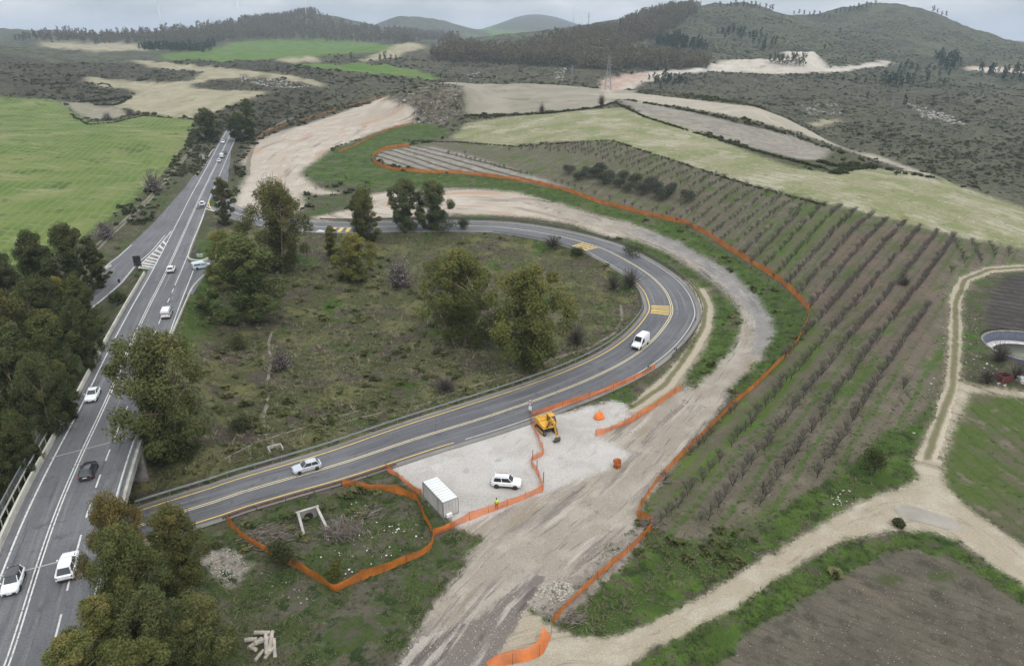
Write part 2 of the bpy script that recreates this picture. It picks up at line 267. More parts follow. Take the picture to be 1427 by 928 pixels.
# ------------------------------------------------------------------ materials
class Nodes:
    def __init__(s, name):
        s.m = bpy.data.materials.new(name); s.m.use_nodes = True; s.t = s.m.node_tree
        s.b = s.t.nodes['Principled BSDF']; s.out = s.t.nodes['Material Output']
        s.b.inputs['Roughness'].default_value = .9; s.b.inputs['Specular IOR Level'].default_value = .25
        s._pos = None
    def new(s, k, **kw):
        n = s.t.nodes.new(k)
        for a, v in kw.items(): setattr(n, a, v)
        return n
    def link(s, a, b): s.t.links.new(a, b)
    def pos(s):
        if s._pos is None: s._pos = s.new('ShaderNodeNewGeometry').outputs['Position']
        return s._pos
    def objpos(s): return s.new('ShaderNodeTexCoord').outputs['Object']
    def map(s, vec, rot=0, scale=(1,1,1)):
        n = s.new('ShaderNodeMapping'); n.vector_type = 'TEXTURE' if False else 'POINT'
        r = s.new('ShaderNodeVectorRotate', rotation_type='Z_AXIS'); s.link(vec, r.inputs['Vector']); r.inputs['Angle'].default_value = rot
        s.link(r.outputs[0], n.inputs['Vector']); n.inputs['Scale'].default_value = scale
        return n.outputs[0]
    def noise(s, size, detail=4, rough=.6, vec=None, dist=0):
        n = s.new('ShaderNodeTexNoise'); s.link(vec if vec is not None else s.pos(), n.inputs['Vector'])
        n.inputs['Scale'].default_value = 1/size; n.inputs['Detail'].default_value = detail; n.inputs['Roughness'].default_value = rough; n.inputs['Distortion'].default_value = dist
        return n.outputs['Fac']
    def cells(s, size, vec=None, feature='F1'):
        n = s.new('ShaderNodeTexVoronoi'); n.feature = feature; s.link(vec if vec is not None else s.pos(), n.inputs['Vector']); n.inputs['Scale'].default_value = 1/size
        return n.outputs['Distance'], n.outputs.get('Color')
    def range(s, x, lo, hi, a=0., b=1., smooth=True):
        n = s.new('ShaderNodeMapRange', interpolation_type='SMOOTHSTEP' if smooth else 'LINEAR'); s.link(x, n.inputs[0])
        for i, v in ((1, lo), (2, hi), (3, a), (4, b)): n.inputs[i].default_value = v
        return n.outputs[0]
    def math(s, op, a, b=None):
        n = s.new('ShaderNodeMath', operation=op)
        for i, v in enumerate((a, b)):
            if v is None: continue
            if isinstance(v, (int, float)): n.inputs[i].default_value = v
            else: s.link(v, n.inputs[i])
        return n.outputs[0]
    def mix(s, f, a, b, mode='MIX'):
        n = s.new('ShaderNodeMix', data_type='RGBA', blend_type=mode)
        for i, v in ((0, f), (6, a), (7, b)):
            if isinstance(v, (int, float)): n.inputs[i].default_value = v
            elif isinstance(v, (tuple, list)): n.inputs[i].default_value = tuple(v)[:3] + (1,)
            else: s.link(v, n.inputs[i])
        return n.outputs[2]
    def color(s, c):
        if isinstance(c, (tuple, list)): s.b.inputs['Base Color'].default_value = tuple(c)[:3] + (1,)
        else: s.link(c, s.b.inputs['Base Color'])
    def bump(s, h, strength=.5, dist=.2):
        n = s.new('ShaderNodeBump'); s.link(h, n.inputs['Height']); n.inputs['Strength'].default_value = strength; n.inputs['Distance'].default_value = dist
        s.link(n.outputs[0], s.b.inputs['Normal'])
def plain(name, c, rough=.6, metal=0., vary=.12, size=.6, spec=.4):
    """painted or bare surface with slight wear"""
    N = Nodes(name); f = N.noise(size, 5, .65, N.objpos())
    d = tuple(x*(1-vary*2) for x in c); l = tuple(min(1, x*(1+vary)) for x in c)
    N.color(N.mix(N.range(f, .3, .7), d, l)); N.b.inputs['Roughness'].default_value = rough; N.b.inputs['Metallic'].default_value = metal; N.b.inputs['Specular IOR Level'].default_value = spec
    return N.m
MEANC = {}
def ground_mat(name, base, layers, bump=(.5, .15, .5), rows=None, rough=.95, along=(), ruts=None, fine=(.8, 1.14), blend=True):
    """layers: (colour, size in m, low, high[, rotation, stretch]); rows: (angle of the rows, spacing, colour, low, high, wobble)"""
    N = Nodes(name); c = base
    big = None
    for L in layers:
        col, size, lo, hi = L[:4]
        vec = N.map(N.pos(), L[4], (1, 1/L[5], 1)) if len(L) > 4 else None
        f = N.noise(size, 6, .62, vec)
        c = N.mix(N.range(f, lo, hi), c, col)
    h = N.noise(bump[2], 5, .7)
    if rows:
        for R in (rows if isinstance(rows, list) else [rows]):
            ang, sp, col, lo, hi, wob = R
            v = N.map(N.pos(), -ang, (1, 1, 1))
            sep = N.new('ShaderNodeSeparateXYZ'); N.link(v, sep.inputs[0])
            w = N.math('ADD', sep.outputs[1], N.math('MULTIPLY', N.noise(sp*2.5, 3), wob*sp))
            s_ = N.math('ADD', N.math('MULTIPLY', N.math('SINE', N.math('MULTIPLY', w, 2*math.pi/sp)), .5), .5)
            s_ = N.math('ADD', s_, N.math('MULTIPLY', N.math('SUBTRACT', N.noise(.9, 4), .5), .9))
            c = N.mix(N.range(s_, lo, hi), c, col)
    if along or ruts:
        la, lo_ = N.new('ShaderNodeAttribute'), N.new('ShaderNodeAttribute'); la.attribute_name = 'lat'; lo_.attribute_name = 'lon'
        cv = N.new('ShaderNodeCombineXYZ'); N.link(la.outputs['Fac'], cv.inputs[0]); N.link(lo_.outputs['Fac'], cv.inputs[1])
        for col, size, st, lo, hi in along:
            mp_ = N.new('ShaderNodeMapping'); N.link(cv.outputs[0], mp_.inputs[0]); mp_.inputs['Scale'].default_value = (1, 1/st, 1)
            c = N.mix(N.range(N.noise(size, 5, .62, mp_.outputs[0]), lo, hi), c, col)
        if ruts:
            a_ = N.math('ABSOLUTE', N.math('ADD', la.outputs['Fac'], N.math('MULTIPLY', N.math('SUBTRACT', N.noise(3, 3), .5), .7)))
            for col, d0, d1, d2, d3 in ruts:
                f_ = N.math('MULTIPLY', N.range(a_, d0, d1), N.range(a_, d2, d3, 1, 0)) if d1 > 0 else N.range(a_, d2, d3, 1, 0)
                c = N.mix(f_, c, col)
    fn_ = N.noise(.22, 4, .75)
    c = N.mix(1.0, c, N.mix(N.range(fn_, .3, .72), (fine[0],)*3, (fine[1],)*3), 'MULTIPLY')
    cols = [L[0] for L in layers]; mean = tuple(.62*base[i] + .38*sum(q[i] for q in cols)/len(cols) for i in range(3)); MEANC[name] = mean
    if blend:      # neighbouring kinds of ground mingle along their shared edge
        at = N.new('ShaderNodeAttribute'); at.attribute_name = 'bl'
        v1 = N.new('ShaderNodeVectorMath', operation='SUBTRACT'); N.link(at.outputs['Color'], v1.inputs[0]); v1.inputs[1].default_value = mean
        v2 = N.new('ShaderNodeVectorMath', operation='SCALE'); N.link(v1.outputs[0], v2.inputs[0]); N.link(N.range(N.noise(.9, 4, .7), .32, .66, 0., 2.), v2.inputs['Scale'])
        v3 = N.new('ShaderNodeVectorMath', operation='ADD'); N.link(c, v3.inputs[0]); N.link(v2.outputs[0], v3.inputs[1])
        v4 = N.new('ShaderNodeVectorMath', operation='MAXIMUM'); N.link(v3.outputs[0], v4.inputs[0]); v4.inputs[1].default_value = (.012,.012,.008); c = v4.outputs[0]
    N.color(c); N.bump(h, bump[0], bump[1]); N.b.inputs['Roughness'].default_value = rough; N.b.inputs['Specular IOR Level'].default_value = .1
    return N.m
# direction of the orchard rows, from two points on one row
ROW_ANG = math.radians(51.5)
_a, _b = cast([(100,330)])[0], cast([(250,180)])[0]
FIELD_ANG = math.atan2(_b[1]-_a[1], _b[0]-_a[0])
_a, _b = cast([(1090,885)])[0], cast([(1390,850)])[0]
def dir_of(p, q):
    a, b = cast([p])[0], cast([q])[0]; return math.atan2(b[1]-a[1], b[0]-a[0])
PLOUGH_ANG = dir_of((1180,870), (1330,928)); ROWF_ANG = dir_of((1365,640), (1427,690)); VINE_ANG = dir_of((590,208), (760,252))
G1 = (.05,.085,.016); G2 = (.085,.13,.022); GD = (.028,.045,.012); DRY = (.15,.135,.075); SOIL = (.105,.085,.065); PALE = (.42,.37,.315)
M = {}
M['ground'] = ground_mat('rough_grass', (.06,.066,.03), [((.10,.088,.06), 5, .46, .6), ((.045,.085,.014), 8, .5, .62), ((.075,.062,.05), 2.2, .5, .64), ((.15,.14,.085), .9, .6, .72), ((.022,.034,.01), .8, .54, .66)], (.9,.3,.5))
M['loop_ground'] = ground_mat('loop_scrub', (.07,.072,.031), [((.125,.122,.052), 9, .46, .58), ((.046,.088,.014), 12, .54, .64), ((.082,.064,.053), 7, .49, .6), ((.032,.04,.016), 1.8, .53, .64), ((.175,.17,.08), .8, .57, .7), ((.022,.03,.012), .6, .56, .67)], (1,.4,.5))
M['hills'] = ground_mat('far_hill_scrub', (.07,.075,.043), [((.095,.10,.056), 110, .45, .6), ((.05,.046,.035), 42, .46, .6), ((.115,.102,.074), 24, .54, .68), ((.032,.037,.021), 9, .5, .64), ((.09,.092,.052), 4, .5, .64), ((.17,.155,.125), 14, .72, .8)], (1,4,12))
M['meadow'] = ground_mat('meadow_grass', (.075,.13,.026), [((.095,.15,.035), 25, .45, .6), ((.13,.14,.06), 60, .55, .7)], (.3,.1,.6))
M['pale_field'] = ground_mat('dry_stubble', (.25,.225,.15), [((.30,.265,.18), 22, .42, .6), ((.19,.185,.105), 14, .52, .66), ((.33,.29,.215), 5, .58, .72)], (.4,.1,.5))
M['stubble_field'] = ground_mat('grey_stubble', (.20,.185,.13), [((.25,.225,.165), 8, .45, .6), ((.15,.14,.09), 4, .55, .68)], (.4,.1,.5))
M['plateau_field'] = ground_mat('plateau_soil', (.215,.195,.15), [((.265,.235,.185), 24, .42, .6), ((.165,.155,.105), 15, .54, .66), ((.31,.28,.225), 4, .62, .74)], (.5,.15,.6))
M['pale_strip'] = ground_mat('pale_soil', (.30,.27,.21), [((.35,.31,.25), 12, .45, .6), ((.22,.20,.14), 6, .58, .7)], (.5,.12,.5))
M['fallow_strip'] = ground_mat('fallow_soil', (.20,.18,.15), [((.25,.225,.185), 9, .42, .6), ((.13,.12,.095), 3, .54, .66)], (.7,.2,.6))
M['vine_strips'] = ground_mat('vineyard_soil', (.20,.18,.155), [((.25,.225,.195), 6, .45, .6), ((.12,.115,.075), 5, .56, .68)], (.6,.2,.5), (VINE_ANG, 5.0, (.075,.07,.045), .68, .88, .12))
M['dark_plough'] = ground_mat('dark_soil', (.06,.053,.048), [((.078,.07,.062), 6, .45, .6), ((.042,.038,.034), 2, .52, .64)], (.9,.3,.5), (ROWF_ANG+1.2, 2.6, (.04,.036,.033), .6, .9, .3))
M['spoil'] = ground_mat('loose_spoil', (.23,.20,.17), [((.30,.265,.225), 3, .45, .6), ((.13,.115,.095), 1.6, .52, .64), (GD, 4, .55, .66), ((.40,.37,.32), .5, .64, .72)], (1,.3,.4))
M['quarry'] = ground_mat('quarry_spoil', (.40,.36,.30), [((.46,.42,.36), 18, .42, .6), ((.30,.25,.20), 12, .56, .68)], (.8,1,4))
M['near_grass'] = ground_mat('patchy_grass', (.055,.075,.024), [((.072,.115,.022), 5, .5, .63), ((.105,.092,.068), 5, .49, .6), ((.028,.044,.014), 2.2, .5, .62), ((.085,.075,.056), 1.6, .5, .63), ((.19,.175,.13), .7, .62, .72), ((.26,.24,.19), 3.5, .69, .77)], (1,.35,.5))
M['verge'] = ground_mat('lush_grass', (.05,.082,.018), [((.072,.122,.02), 6, .47, .61), ((.028,.046,.012), 2.2, .5, .63), ((.095,.084,.058), 6, .54, .66), ((.075,.066,.047), 1.8, .55, .67), ((.17,.155,.11), .7, .64, .74)], (1,.35,.5))
M['bare_earth'] = ground_mat('bare_marl', (.345,.295,.235), [((.40,.35,.29), 12, .44, .62)], (.5,.15,.7), along=[((.35,.23,.155), 9, 7, .53, .65), ((.235,.195,.16), 5, 8, .54, .64), ((.44,.415,.375), 4, 6, .58, .7), ((.26,.225,.185), 1.2, 14, .58, .68)])
M['dirt_road'] = ground_mat('haul_road', (.265,.23,.188), [((.32,.285,.235), 7, .46, .62), ((.19,.168,.14), 2.0, .58, .7), ((.38,.345,.295), 1.4, .64, .76)], (.7,.1,.3), along=[((.18,.158,.135), 2.0, 9, .52, .63), ((.36,.32,.27), 1.5, 12, .55, .66), ((.145,.128,.11), .6, 14, .58, .68), ((.24,.20,.15), 3.2, 5, .56, .66)])
M['rubble_dirt'] = ground_mat('dark_aggregate', (.16,.135,.12), [((.36,.33,.29), .35, .62, .72)], (.9,.15,.3), along=[((.34,.305,.265), 1.7, 10, .5, .6), ((.105,.088,.08), 1.3, 8, .52, .64)])
M['pad'] = ground_mat('crushed_limestone', (.40,.375,.345), [((.345,.32,.29), 9, .46, .62), ((.44,.42,.395), 6, .5, .68), ((.27,.245,.215), .5, .66, .76), ((.31,.285,.255), 3, .6, .72), ((.33,.30,.27), 1.2, .58, .68, .5, 8)], (.25,.02,.2))
M['gravel_road'] = ground_mat('grey_gravel', (.20,.187,.175), [((.235,.22,.205), 4, .46, .62), ((.155,.145,.135), 1.8, .55, .68)], (.6,.08,.3), along=[((.15,.14,.13), 1.6, 10, .52, .64), ((.29,.265,.235), 1.4, 12, .56, .67), ((.25,.20,.165), 3, 4, .6, .7)])
M['track'] = ground_mat('farm_track_soil', (.30,.258,.19), [((.345,.305,.235), 5, .46, .64), ((.20,.17,.12), 1.2, .64, .76)], (.4,.06,.3), along=[((.215,.18,.13), 1.6, 10, .53, .65), ((.38,.34,.275), 1.4, 12, .56, .68), ((.17,.15,.10), .7, 9, .63, .72)])
M['two_rut'] = ground_mat('rutted_track', (.24,.205,.15), [((.19,.165,.115), 2.5, .5, .64)], (.4,.08,.3), ruts=[((.34,.295,.22), .5, .75, 1.6, 2.0), ((.14,.13,.07), 0, 0, .2, .6)])
M['green_field'] = ground_mat('winter_wheat', (.085,.132,.028), [((.125,.158,.042), 22, .42, .6), ((.20,.195,.088), 28, .47, .68), ((.05,.092,.016), 14, .5, .64), ((.25,.235,.14), 3.5, .54, .76, FIELD_ANG, 6), ((.04,.07,.016), 1.2, .6, .72)], (.5,.08,.4), (FIELD_ANG, 3.2, (.15,.17,.06), .65, 1.2, .5))
M['olive_field'] = ground_mat('sprouting_field', (.225,.212,.125), [((.16,.175,.075), 14, .44, .6), ((.31,.285,.205), 16, .48, .64), ((.12,.14,.05), 5, .56, .7), ((.33,.30,.22), 2.2, .56, .7), ((.07,.075,.035), .9, .57, .69)], (.6,.12,.5), (ROW_ANG+1.35, 4, (.18,.178,.10), .75, 1.1, .8))
M['orchard_ground'] = ground_mat('orchard_floor', (.108,.094,.066), [((.07,.092,.028), 10, .51, .65), ((.135,.115,.087), 4, .5, .64), ((.055,.095,.018), 3., .57, .69, ROW_ANG, 7), ((.18,.165,.13), .9, .61, .73), ((.066,.057,.043), 1.6, .57, .68)], (.7,.2,.5), [(ROW_ANG, 4.35, (.05,.092,.017), .8, 1.12, .25), (ROW_ANG, 4.35*.5, (.07,.06,.045), .85, 1.3, .3)])
M['orchard_red'] = ground_mat('orchard_red_soil', (.118,.094,.072), [((.14,.10,.077), 9, .46, .6), ((.095,.09,.06), 5, .5, .63), ((.062,.09,.024), 3., .54, .67, ROW_ANG, 7), ((.17,.15,.12), .9, .6, .73), ((.07,.058,.046), 2, .57, .68)], (.7,.2,.5), [(ROW_ANG, 4.35, (.066,.088,.028), .85, 1.2, .25), (ROW_ANG, 4.35*.5, (.075,.06,.046), .8, 1.3, .3)])
M['orchard_green'] = ground_mat('orchard_sward', (.066,.10,.022), [((.08,.122,.026), 5, .48, .62), ((.105,.092,.058), 4, .5, .63), ((.12,.105,.075), 2., .55, .67, ROW_ANG, 7)], (.7,.2,.5), [(ROW_ANG, 4.35, (.10,.088,.06), .6, 1.1, .25)])
M['plough'] = ground_mat('ploughed_soil', (.088,.076,.058), [((.11,.096,.073), 8, .42, .6), ((.062,.055,.041), 2.4, .5, .64), ((.055,.07,.024), 7, .58, .7), ((.14,.124,.098), .6, .58, .72), ((.12,.10,.074), 4, .52, .68, PLOUGH_ANG, 9)], (.9,.18,.5), (PLOUGH_ANG, 1.5, (.06,.052,.04), .75, 1.35, 1.5))
M['row_field'] = ground_mat('sown_rows', (.088,.084,.048), [((.062,.088,.022), 9, .45, .6), ((.13,.112,.08), 4, .54, .66), ((.045,.06,.02), 1.5, .56, .68)], (.8,.18,.5), (ROWF_ANG, 3.0, (.05,.075,.018), .72, 1.2, .6))
M['hillside'] = ground_mat('hillside_scrub', (.075,.071,.043), [((.095,.092,.054), 40, .45, .6), ((.052,.047,.033), 14, .48, .62), ((.11,.098,.068), 6, .52, .66), ((.034,.037,.021), 2.4, .5, .64), ((.20,.185,.15), 8, .71, .78)], (1,1.8,4))
M['scrubland'] = ground_mat('dark_scrub', (.058,.052,.034), [((.075,.07,.042), 25, .45, .6), ((.03,.028,.018), 5, .46, .6), ((.105,.095,.07), 2.6, .58, .7), ((.24,.22,.18), 6, .73, .8)], (1,1.4,4))
M['rock_cut'] = ground_mat('cut_rock', (.115,.10,.076), [((.20,.178,.142), 5, .5, .63), ((.045,.044,.03), 3.4, .48, .6), ((.08,.082,.042), 8, .52, .63), ((.31,.235,.17), 8, .61, .69)], (1,2.2,3))
M['red_earth'] = ground_mat('red_clay', (.34,.235,.18), [((.38,.28,.225), 12, .45, .6), ((.37,.33,.28), 14, .52, .64)], (.6,.5,4))
# ------------------------------------------------------------------ the ground: one gap-free sheet, cut into its kinds of land
az = np.radians(np.r_[np.linspace(-180, -51, 40), np.linspace(-50, 50, 1000), np.linspace(51, 180, 40)[:-1]])
rr = [3., 12, 22, 30, 36, 41, 45]
while rr[-1] < 300: rr.append(rr[-1]*1.0037)
while rr[-1] < 1700: rr.append(rr[-1]*1.0037)
while rr[-1] < 9500: rr.append(rr[-1]*1.014)
rr = np.array(rr); NA, NR = len(az), len(rr)
GX = np.sin(az)[None]*rr[:,None]; GY = np.cos(az)[None]*rr[:,None]
# mounds placed on the ground before it is sampled
def bump_at(px, rx, ry, rot, hh):
    p = cast([px])[0]; BUMPS.append((p[0], p[1], rx, ry, rot, hh))
OUT = [(k, outline(p, dm), rg) for k, p, dm, rg in REG]
for b in (((1060,93),75,16,.1,7), ((1115,80),34,16,.1,6), ((592,152),38,22,.3,12)): bump_at(*b)
FLAT.append((tank_c[0], tank_c[1], 8.8, TANK_Z-1.75))
GZ = terrain(GX, GY)
fx = (GX[:-1] + GX[1:] + np.roll(GX,-1,1)[:-1] + np.roll(GX,-1,1)[1:]).ravel()/4
fy = (GY[:-1] + GY[1:] + np.roll(GY,-1,1)[:-1] + np.roll(GY,-1,1)[1:]).ravel()/4
fr = np.hypot(fx, fy); faz = np.degrees(np.arctan2(fx, fy))
KEYS = ['ground', 'hillside', 'hills', 'scrubland'] + [k for k in dict.fromkeys(k for k, _, _ in OUT)]
KID = {k: i for i, k in enumerate(KEYS)}
edge = 330 + 60*(fbm(fx/60, fy/60, 41, 3)-.5)
REGID = np.where(fr < edge, 0, np.where(fr > 1000 + 200*(fbm(fx/150, fy/150, 43, 3)-.5), 2, np.where((faz < -14) & (fr > 430), 3, 1)))
w1 = fbm(fx/2.6, fy/2.6, 51, 3)-.5; w2 = fbm(fx/2.6, fy/2.6, 57, 3)-.5
s1 = fbm(fx/.6, fy/.6, 61, 2)-.5; s2 = fbm(fx/.6, fy/.6, 67, 2)-.5
for k, o, rg in OUT:
    m = inside(fx + (w1*1.9 + s1*1.3)*rg, fy + (w2*1.9 + s2*1.3)*rg, o)
    REGID[m] = KID[k]
def region_at(x, y):
    """index of the kind of land at a point, read back from the ground sheet"""
    a = np.arctan2(x, y); r = np.hypot(x, y)
    i = np.clip(np.searchsorted(rr, r)-1, 0, NR-2); j = np.clip(np.searchsorted(az, a)-1, 0, NA-1)
    return REGID[i*NA + j]
def mesh_np(name, verts, quads, mat, smooth_=True, tris=None):
    me = bpy.data.meshes.new(name)
    nv = len(verts); me.vertices.add(nv); me.vertices.foreach_set('co', np.ascontiguousarray(verts, np.float32).ravel())
    nq = 0 if quads is None else len(quads); nt = 0 if tris is None else len(tris)
    idx = np.concatenate([q.ravel() for q in (quads, tris) if q is not None and len(q)]).astype(np.int32)
    me.loops.add(len(idx)); me.loops.foreach_set('vertex_index', idx)
    me.polygons.add(nq+nt)
    st = np.r_[np.arange(nq)*4, nq*4 + np.arange(nt)*3].astype(np.int32)
    me.polygons.foreach_set('loop_start', st)
    me.polygons.foreach_set('use_smooth', np.full(nq+nt, smooth_))
    me.update(calc_edges=True)
    for m in (mat if isinstance(mat, list) else [mat]): me.materials.append(m)
    return me
def link(name, me, parent=None, **props):
    o = bpy.data.objects.new(name, me); COL.objects.link(o)
    if parent is not None: o.parent = parent
    for k, v in props.items(): o[k] = v
    return o
_mc = np.array([MEANC[M[k].name] for k in KEYS])[REGID].reshape(NR-1, NA, 3).astype(np.float32)
def _blur(a, n0, n1):
    for ax_, n_ in ((0, n0), (1, n1)):
        for _ in range(2):
            acc = a.copy()
            for q in range(1, n_+1): acc += np.roll(a, q, ax_) + np.roll(a, -q, ax_)
            a = acc/(2*n_+1)
    return a
_mc = _blur(_mc, 1, 2); _mv = np.concatenate([_mc[:1], (_mc[1:]+_mc[:-1])/2, _mc[-1:]]); _mv = (_mv + np.roll(_mv, 1, 1))/2
BL = np.concatenate([_mv.reshape(-1, 3), np.ones((NR*NA, 1), np.float32)], 1)
_i = np.arange(NR-1)[:,None]; _j = np.arange(NA)[None]; _jn = (_j+1) % NA
QUADS = np.stack([_i*NA+_j, _i*NA+_jn, (_i+1)*NA+_jn, (_i+1)*NA+_j], -1).reshape(-1, 4)[:, ::-1]
GV = np.stack([GX.ravel(), GY.ravel(), GZ.ravel()], 1)
NICE = {'ground':'ground','hillside':'hillside','hills':'hills','scrubland':'scrubland','green_field':'green_field','meadow':'meadow','pale_field':'stubble_field','stubble_field':'grey_field','plateau_field':'plateau_field','pale_strip':'pale_field','fallow_strip':'fallow_field','olive_field':'sprouting_field','orchard_ground':'orchard_ground','orchard_red':'orchard_soil','orchard_green':'orchard_grass','vine_strips':'vineyard_ground','verge':'grass_verge','near_grass':'patchy_grass','loop_ground':'rough_ground','plough':'ploughed_field','row_field':'sown_field','dark_plough':'dark_field','bare_earth':'bare_earth','dirt_road':'dirt_road','gravel_road':'gravel_road','rubble_dirt':'aggregate_road','spoil':'loose_earth','pad':'gravel_yard','two_rut':'rutted_track','track':'farm_track','quarry':'quarry_terrain','red_earth':'clay_terrain','rock_cut':'rock_terrain'}
for k in KEYS:
    q = QUADS[REGID == KID[k]]
    if not len(q): continue
    u, inv = np.unique(q, return_inverse=True)
    me_ = mesh_np(NICE[k], GV[u], inv.reshape(-1, 4), M[k]); link(NICE[k], me_, kind='structure')
    ab_ = me_.attributes.new('bl', 'FLOAT_COLOR', 'POINT'); ab_.data.foreach_set('color', BL[u].astype(np.float32).ravel())
    if k in CENTRES:
        LA = np.zeros(len(u)); LO = np.zeros(len(u)); BD = np.full(len(u), 1e9)
        for n_, cl in enumerate(CENTRES[k]):
            d_, o_, a_ = line_coords(GV[u,0], GV[u,1], line_on(cl, 3.), 60); b_ = d_ < BD; LA[b_] = o_[b_]; LO[b_] = a_[b_] + 500*n_; BD[b_] = d_[b_]
        for nm, ar in (('lat', LA), ('lon', LO)):
            at_ = me_.attributes.new(nm, 'FLOAT', 'POINT'); at_.data.foreach_set('value', ar.astype(np.float32))
# ------------------------------------------------------------------ small mesh helpers
class MB:
    """collects faces and links them as one mesh object"""
    def __init__(s): s.v = []; s.f = []
    def add(s, vs, fs):
        n = len(s.v); s.v += [tuple(p) for p in vs]; s.f += [tuple(i+n for i in f) for f in fs]; return s
    def box(s, c, size, rz=0, taper=1.0, rx=0, ry=0):
        hx, hy, hz = size[0]/2, size[1]/2, size[2]/2; R = Matrix.Rotation(rz,3,'Z') @ Matrix.Rotation(ry,3,'Y') @ Matrix.Rotation(rx,3,'X'); c = Vector(c); P = []
        for z, t in ((-hz, 1), (hz, taper)):
            for x, y in ((-hx,-hy),(hx,-hy),(hx,hy),(-hx,hy)): P.append(c + R @ Vector((x*t, y*t, z)))
        return s.add(P, [(3,2,1,0),(4,5,6,7),(0,1,5,4),(1,2,6,5),(2,3,7,6),(3,0,4,7)])
    def tube(s, a, b, r0, r1=None, n=8, cap=True):
        a = Vector(a); b = Vector(b); r1 = r0 if r1 is None else r1; d = (b-a).normalized()
        e = d.orthogonal().normalized(); g = d.cross(e); P = []
        for c, r in ((a, r0), (b, r1)):
            for k in range(n):
                t = 2*math.pi*k/n; P.append(c + (e*math.cos(t) + g*math.sin(t))*r)
        F_ = [(k, (k+1) % n, n+(k+1) % n, n+k) for k in range(n)]
        if cap: F_ += [tuple(range(n-1,-1,-1)), tuple(range(n, 2*n))]
        return s.add(P, F_)
    def prism(s, outline, y0, y1):
        """outline in x,z extruded along y"""
        n = len(outline); P = [(x, y0, z) for x, z in outline] + [(x, y1, z) for x, z in outline]
        return s.add(P, [tuple(range(n)), tuple(range(2*n-1, n-1, -1))] + [(i, n+i, n+(i+1) % n, (i+1) % n) for i in range(n)])
    def loft(s, rings, cap=True):
        n = len(rings[0]); P = [p for r in rings for p in r]; F_ = []
        for k in range(len(rings)-1):
            for i in range(n): F_.append((k*n+i, k*n+(i+1) % n, (k+1)*n+(i+1) % n, (k+1)*n+i))
        if cap: F_ += [tuple(range(n-1,-1,-1)), tuple((len(rings)-1)*n+i for i in range(n))]
        return s.add(P, F_)
    def lathe(s, prof, c=(0,0,0), n=14, axis='Z', cap=True):
        rings = []
        for r, h in prof:
            ring = []
            for k in range(n):
                t = 2*math.pi*k/n; p = (r*math.cos(t), r*math.sin(t), h)
                if axis == 'Y': p = (p[0], p[2], p[1])
                ring.append((c[0]+p[0], c[1]+p[1], c[2]+p[2]))
            rings.append(ring)
        return s.loft(rings, cap)
    def build(s, name, mat, parent=None, smooth_=False, bevel=0, **props):
        me = bpy.data.meshes.new(name); me.from_pydata(s.v, [], s.f); me.validate(); me.update()
        bm = bmesh.new(); bm.from_mesh(me); bmesh.ops.recalc_face_normals(bm, faces=bm.faces)
        if bevel:
            try: bmesh.ops.bevel(bm, geom=[e for e in bm.edges if len(e.link_faces) == 2 and e.calc_face_angle(0) > .5], offset=bevel, segments=1, affect='EDGES', profile=.7)
            except Exception: pass
        bm.to_mesh(me); bm.free()
        if smooth_: me.polygons.foreach_set('use_smooth', [True]*len(me.polygons))
        me.materials.append(mat)
        return link(name, me, parent, **props)
def thing(name, label, cat, loc=(0,0,0), rz=0, group=None, rot=None):
    o = bpy.data.objects.new(name, None); COL.objects.link(o); o.location = loc; o.rotation_euler = rot or (0, 0, rz)
    o['label'] = label; o['category'] = cat
    if group: o['group'] = group
    return o
def tag(o, label, cat, group=None):
    o['label'] = label; o['category'] = cat
    if group: o['group'] = group
    return o
def copy_thing(r, loc, rz=0, label=None, scale=None):
    c = r.copy(); COL.objects.link(c); c.location = loc; c.rotation_euler = (0, 0, rz)
    if scale is not None: c.scale = scale
    if label: c['label'] = label
    for ch in list(r.children):
        d = ch.copy(); COL.objects.link(d); d.parent = c
        for g in list(ch.children):
            e = g.copy(); COL.objects.link(e); e.parent = d
    return c
UVS = []
def ribbon(name, L, N, a, b, mat, dz=0., nx=2, parent=None, crown=0., **props):
    """strip along L between side offsets a and b (numbers or arrays)"""
    n = len(L); a = np.broadcast_to(a, n); b = np.broadcast_to(b, n); t = np.linspace(0, 1, nx)
    off = a[:,None] + (b-a)[:,None]*t
    X = L[:,0:1] + N[:,0:1]*off; Y = L[:,1:2] + N[:,1:2]*off
    Z = np.repeat(L[:,2:3], nx, 1) + dz - crown*np.abs(off)
    V = np.stack([X.ravel(), Y.ravel(), Z.ravel()], 1)
    UVS.append(np.stack([off.ravel(), np.repeat(np.r_[0, np.cumsum(np.hypot(*np.diff(L[:,:2], axis=0).T))], nx)], 1))
    i = np.arange(n-1)[:,None]*nx + np.arange(nx-1)[None]
    Q = np.stack([i, i+1, i+nx+1, i+nx], -1).reshape(-1, 4)
    return V, Q[:, ::-1]
def ribbons(name, parts, mat, parent=None, **props):
    V = []; Q = []; n = 0
    for v, q in parts: V.append(v); Q.append(q+n); n += len(v)
    V = np.vstack(V); Q = np.vstack(Q)
    a = V[Q[:,1]]-V[Q[:,0]]; b = V[Q[:,2]]-V[Q[:,0]]
    flip = (a[:,0]*b[:,1]-a[:,1]*b[:,0]) < 0
    Q[flip] = Q[flip][:, ::-1]
    me = mesh_np(name, V, Q, mat); uvl = me.uv_layers.new(name='UVMap')      # metres across and along the strip
    uu = np.concatenate(UVS) if UVS else None
    if uu is not None and len(uu) == len(V): uvl.data.foreach_set('uv', uu[Q.ravel()].astype(np.float32).ravel())
    UVS.clear(); return link(name, me, parent, **props)
def sub(L, N, i0, i1): return L[i0:i1+1], N[i0:i1+1]
def idx_y(L, y): return int(np.argmin(np.abs(L[:,1]-y)))
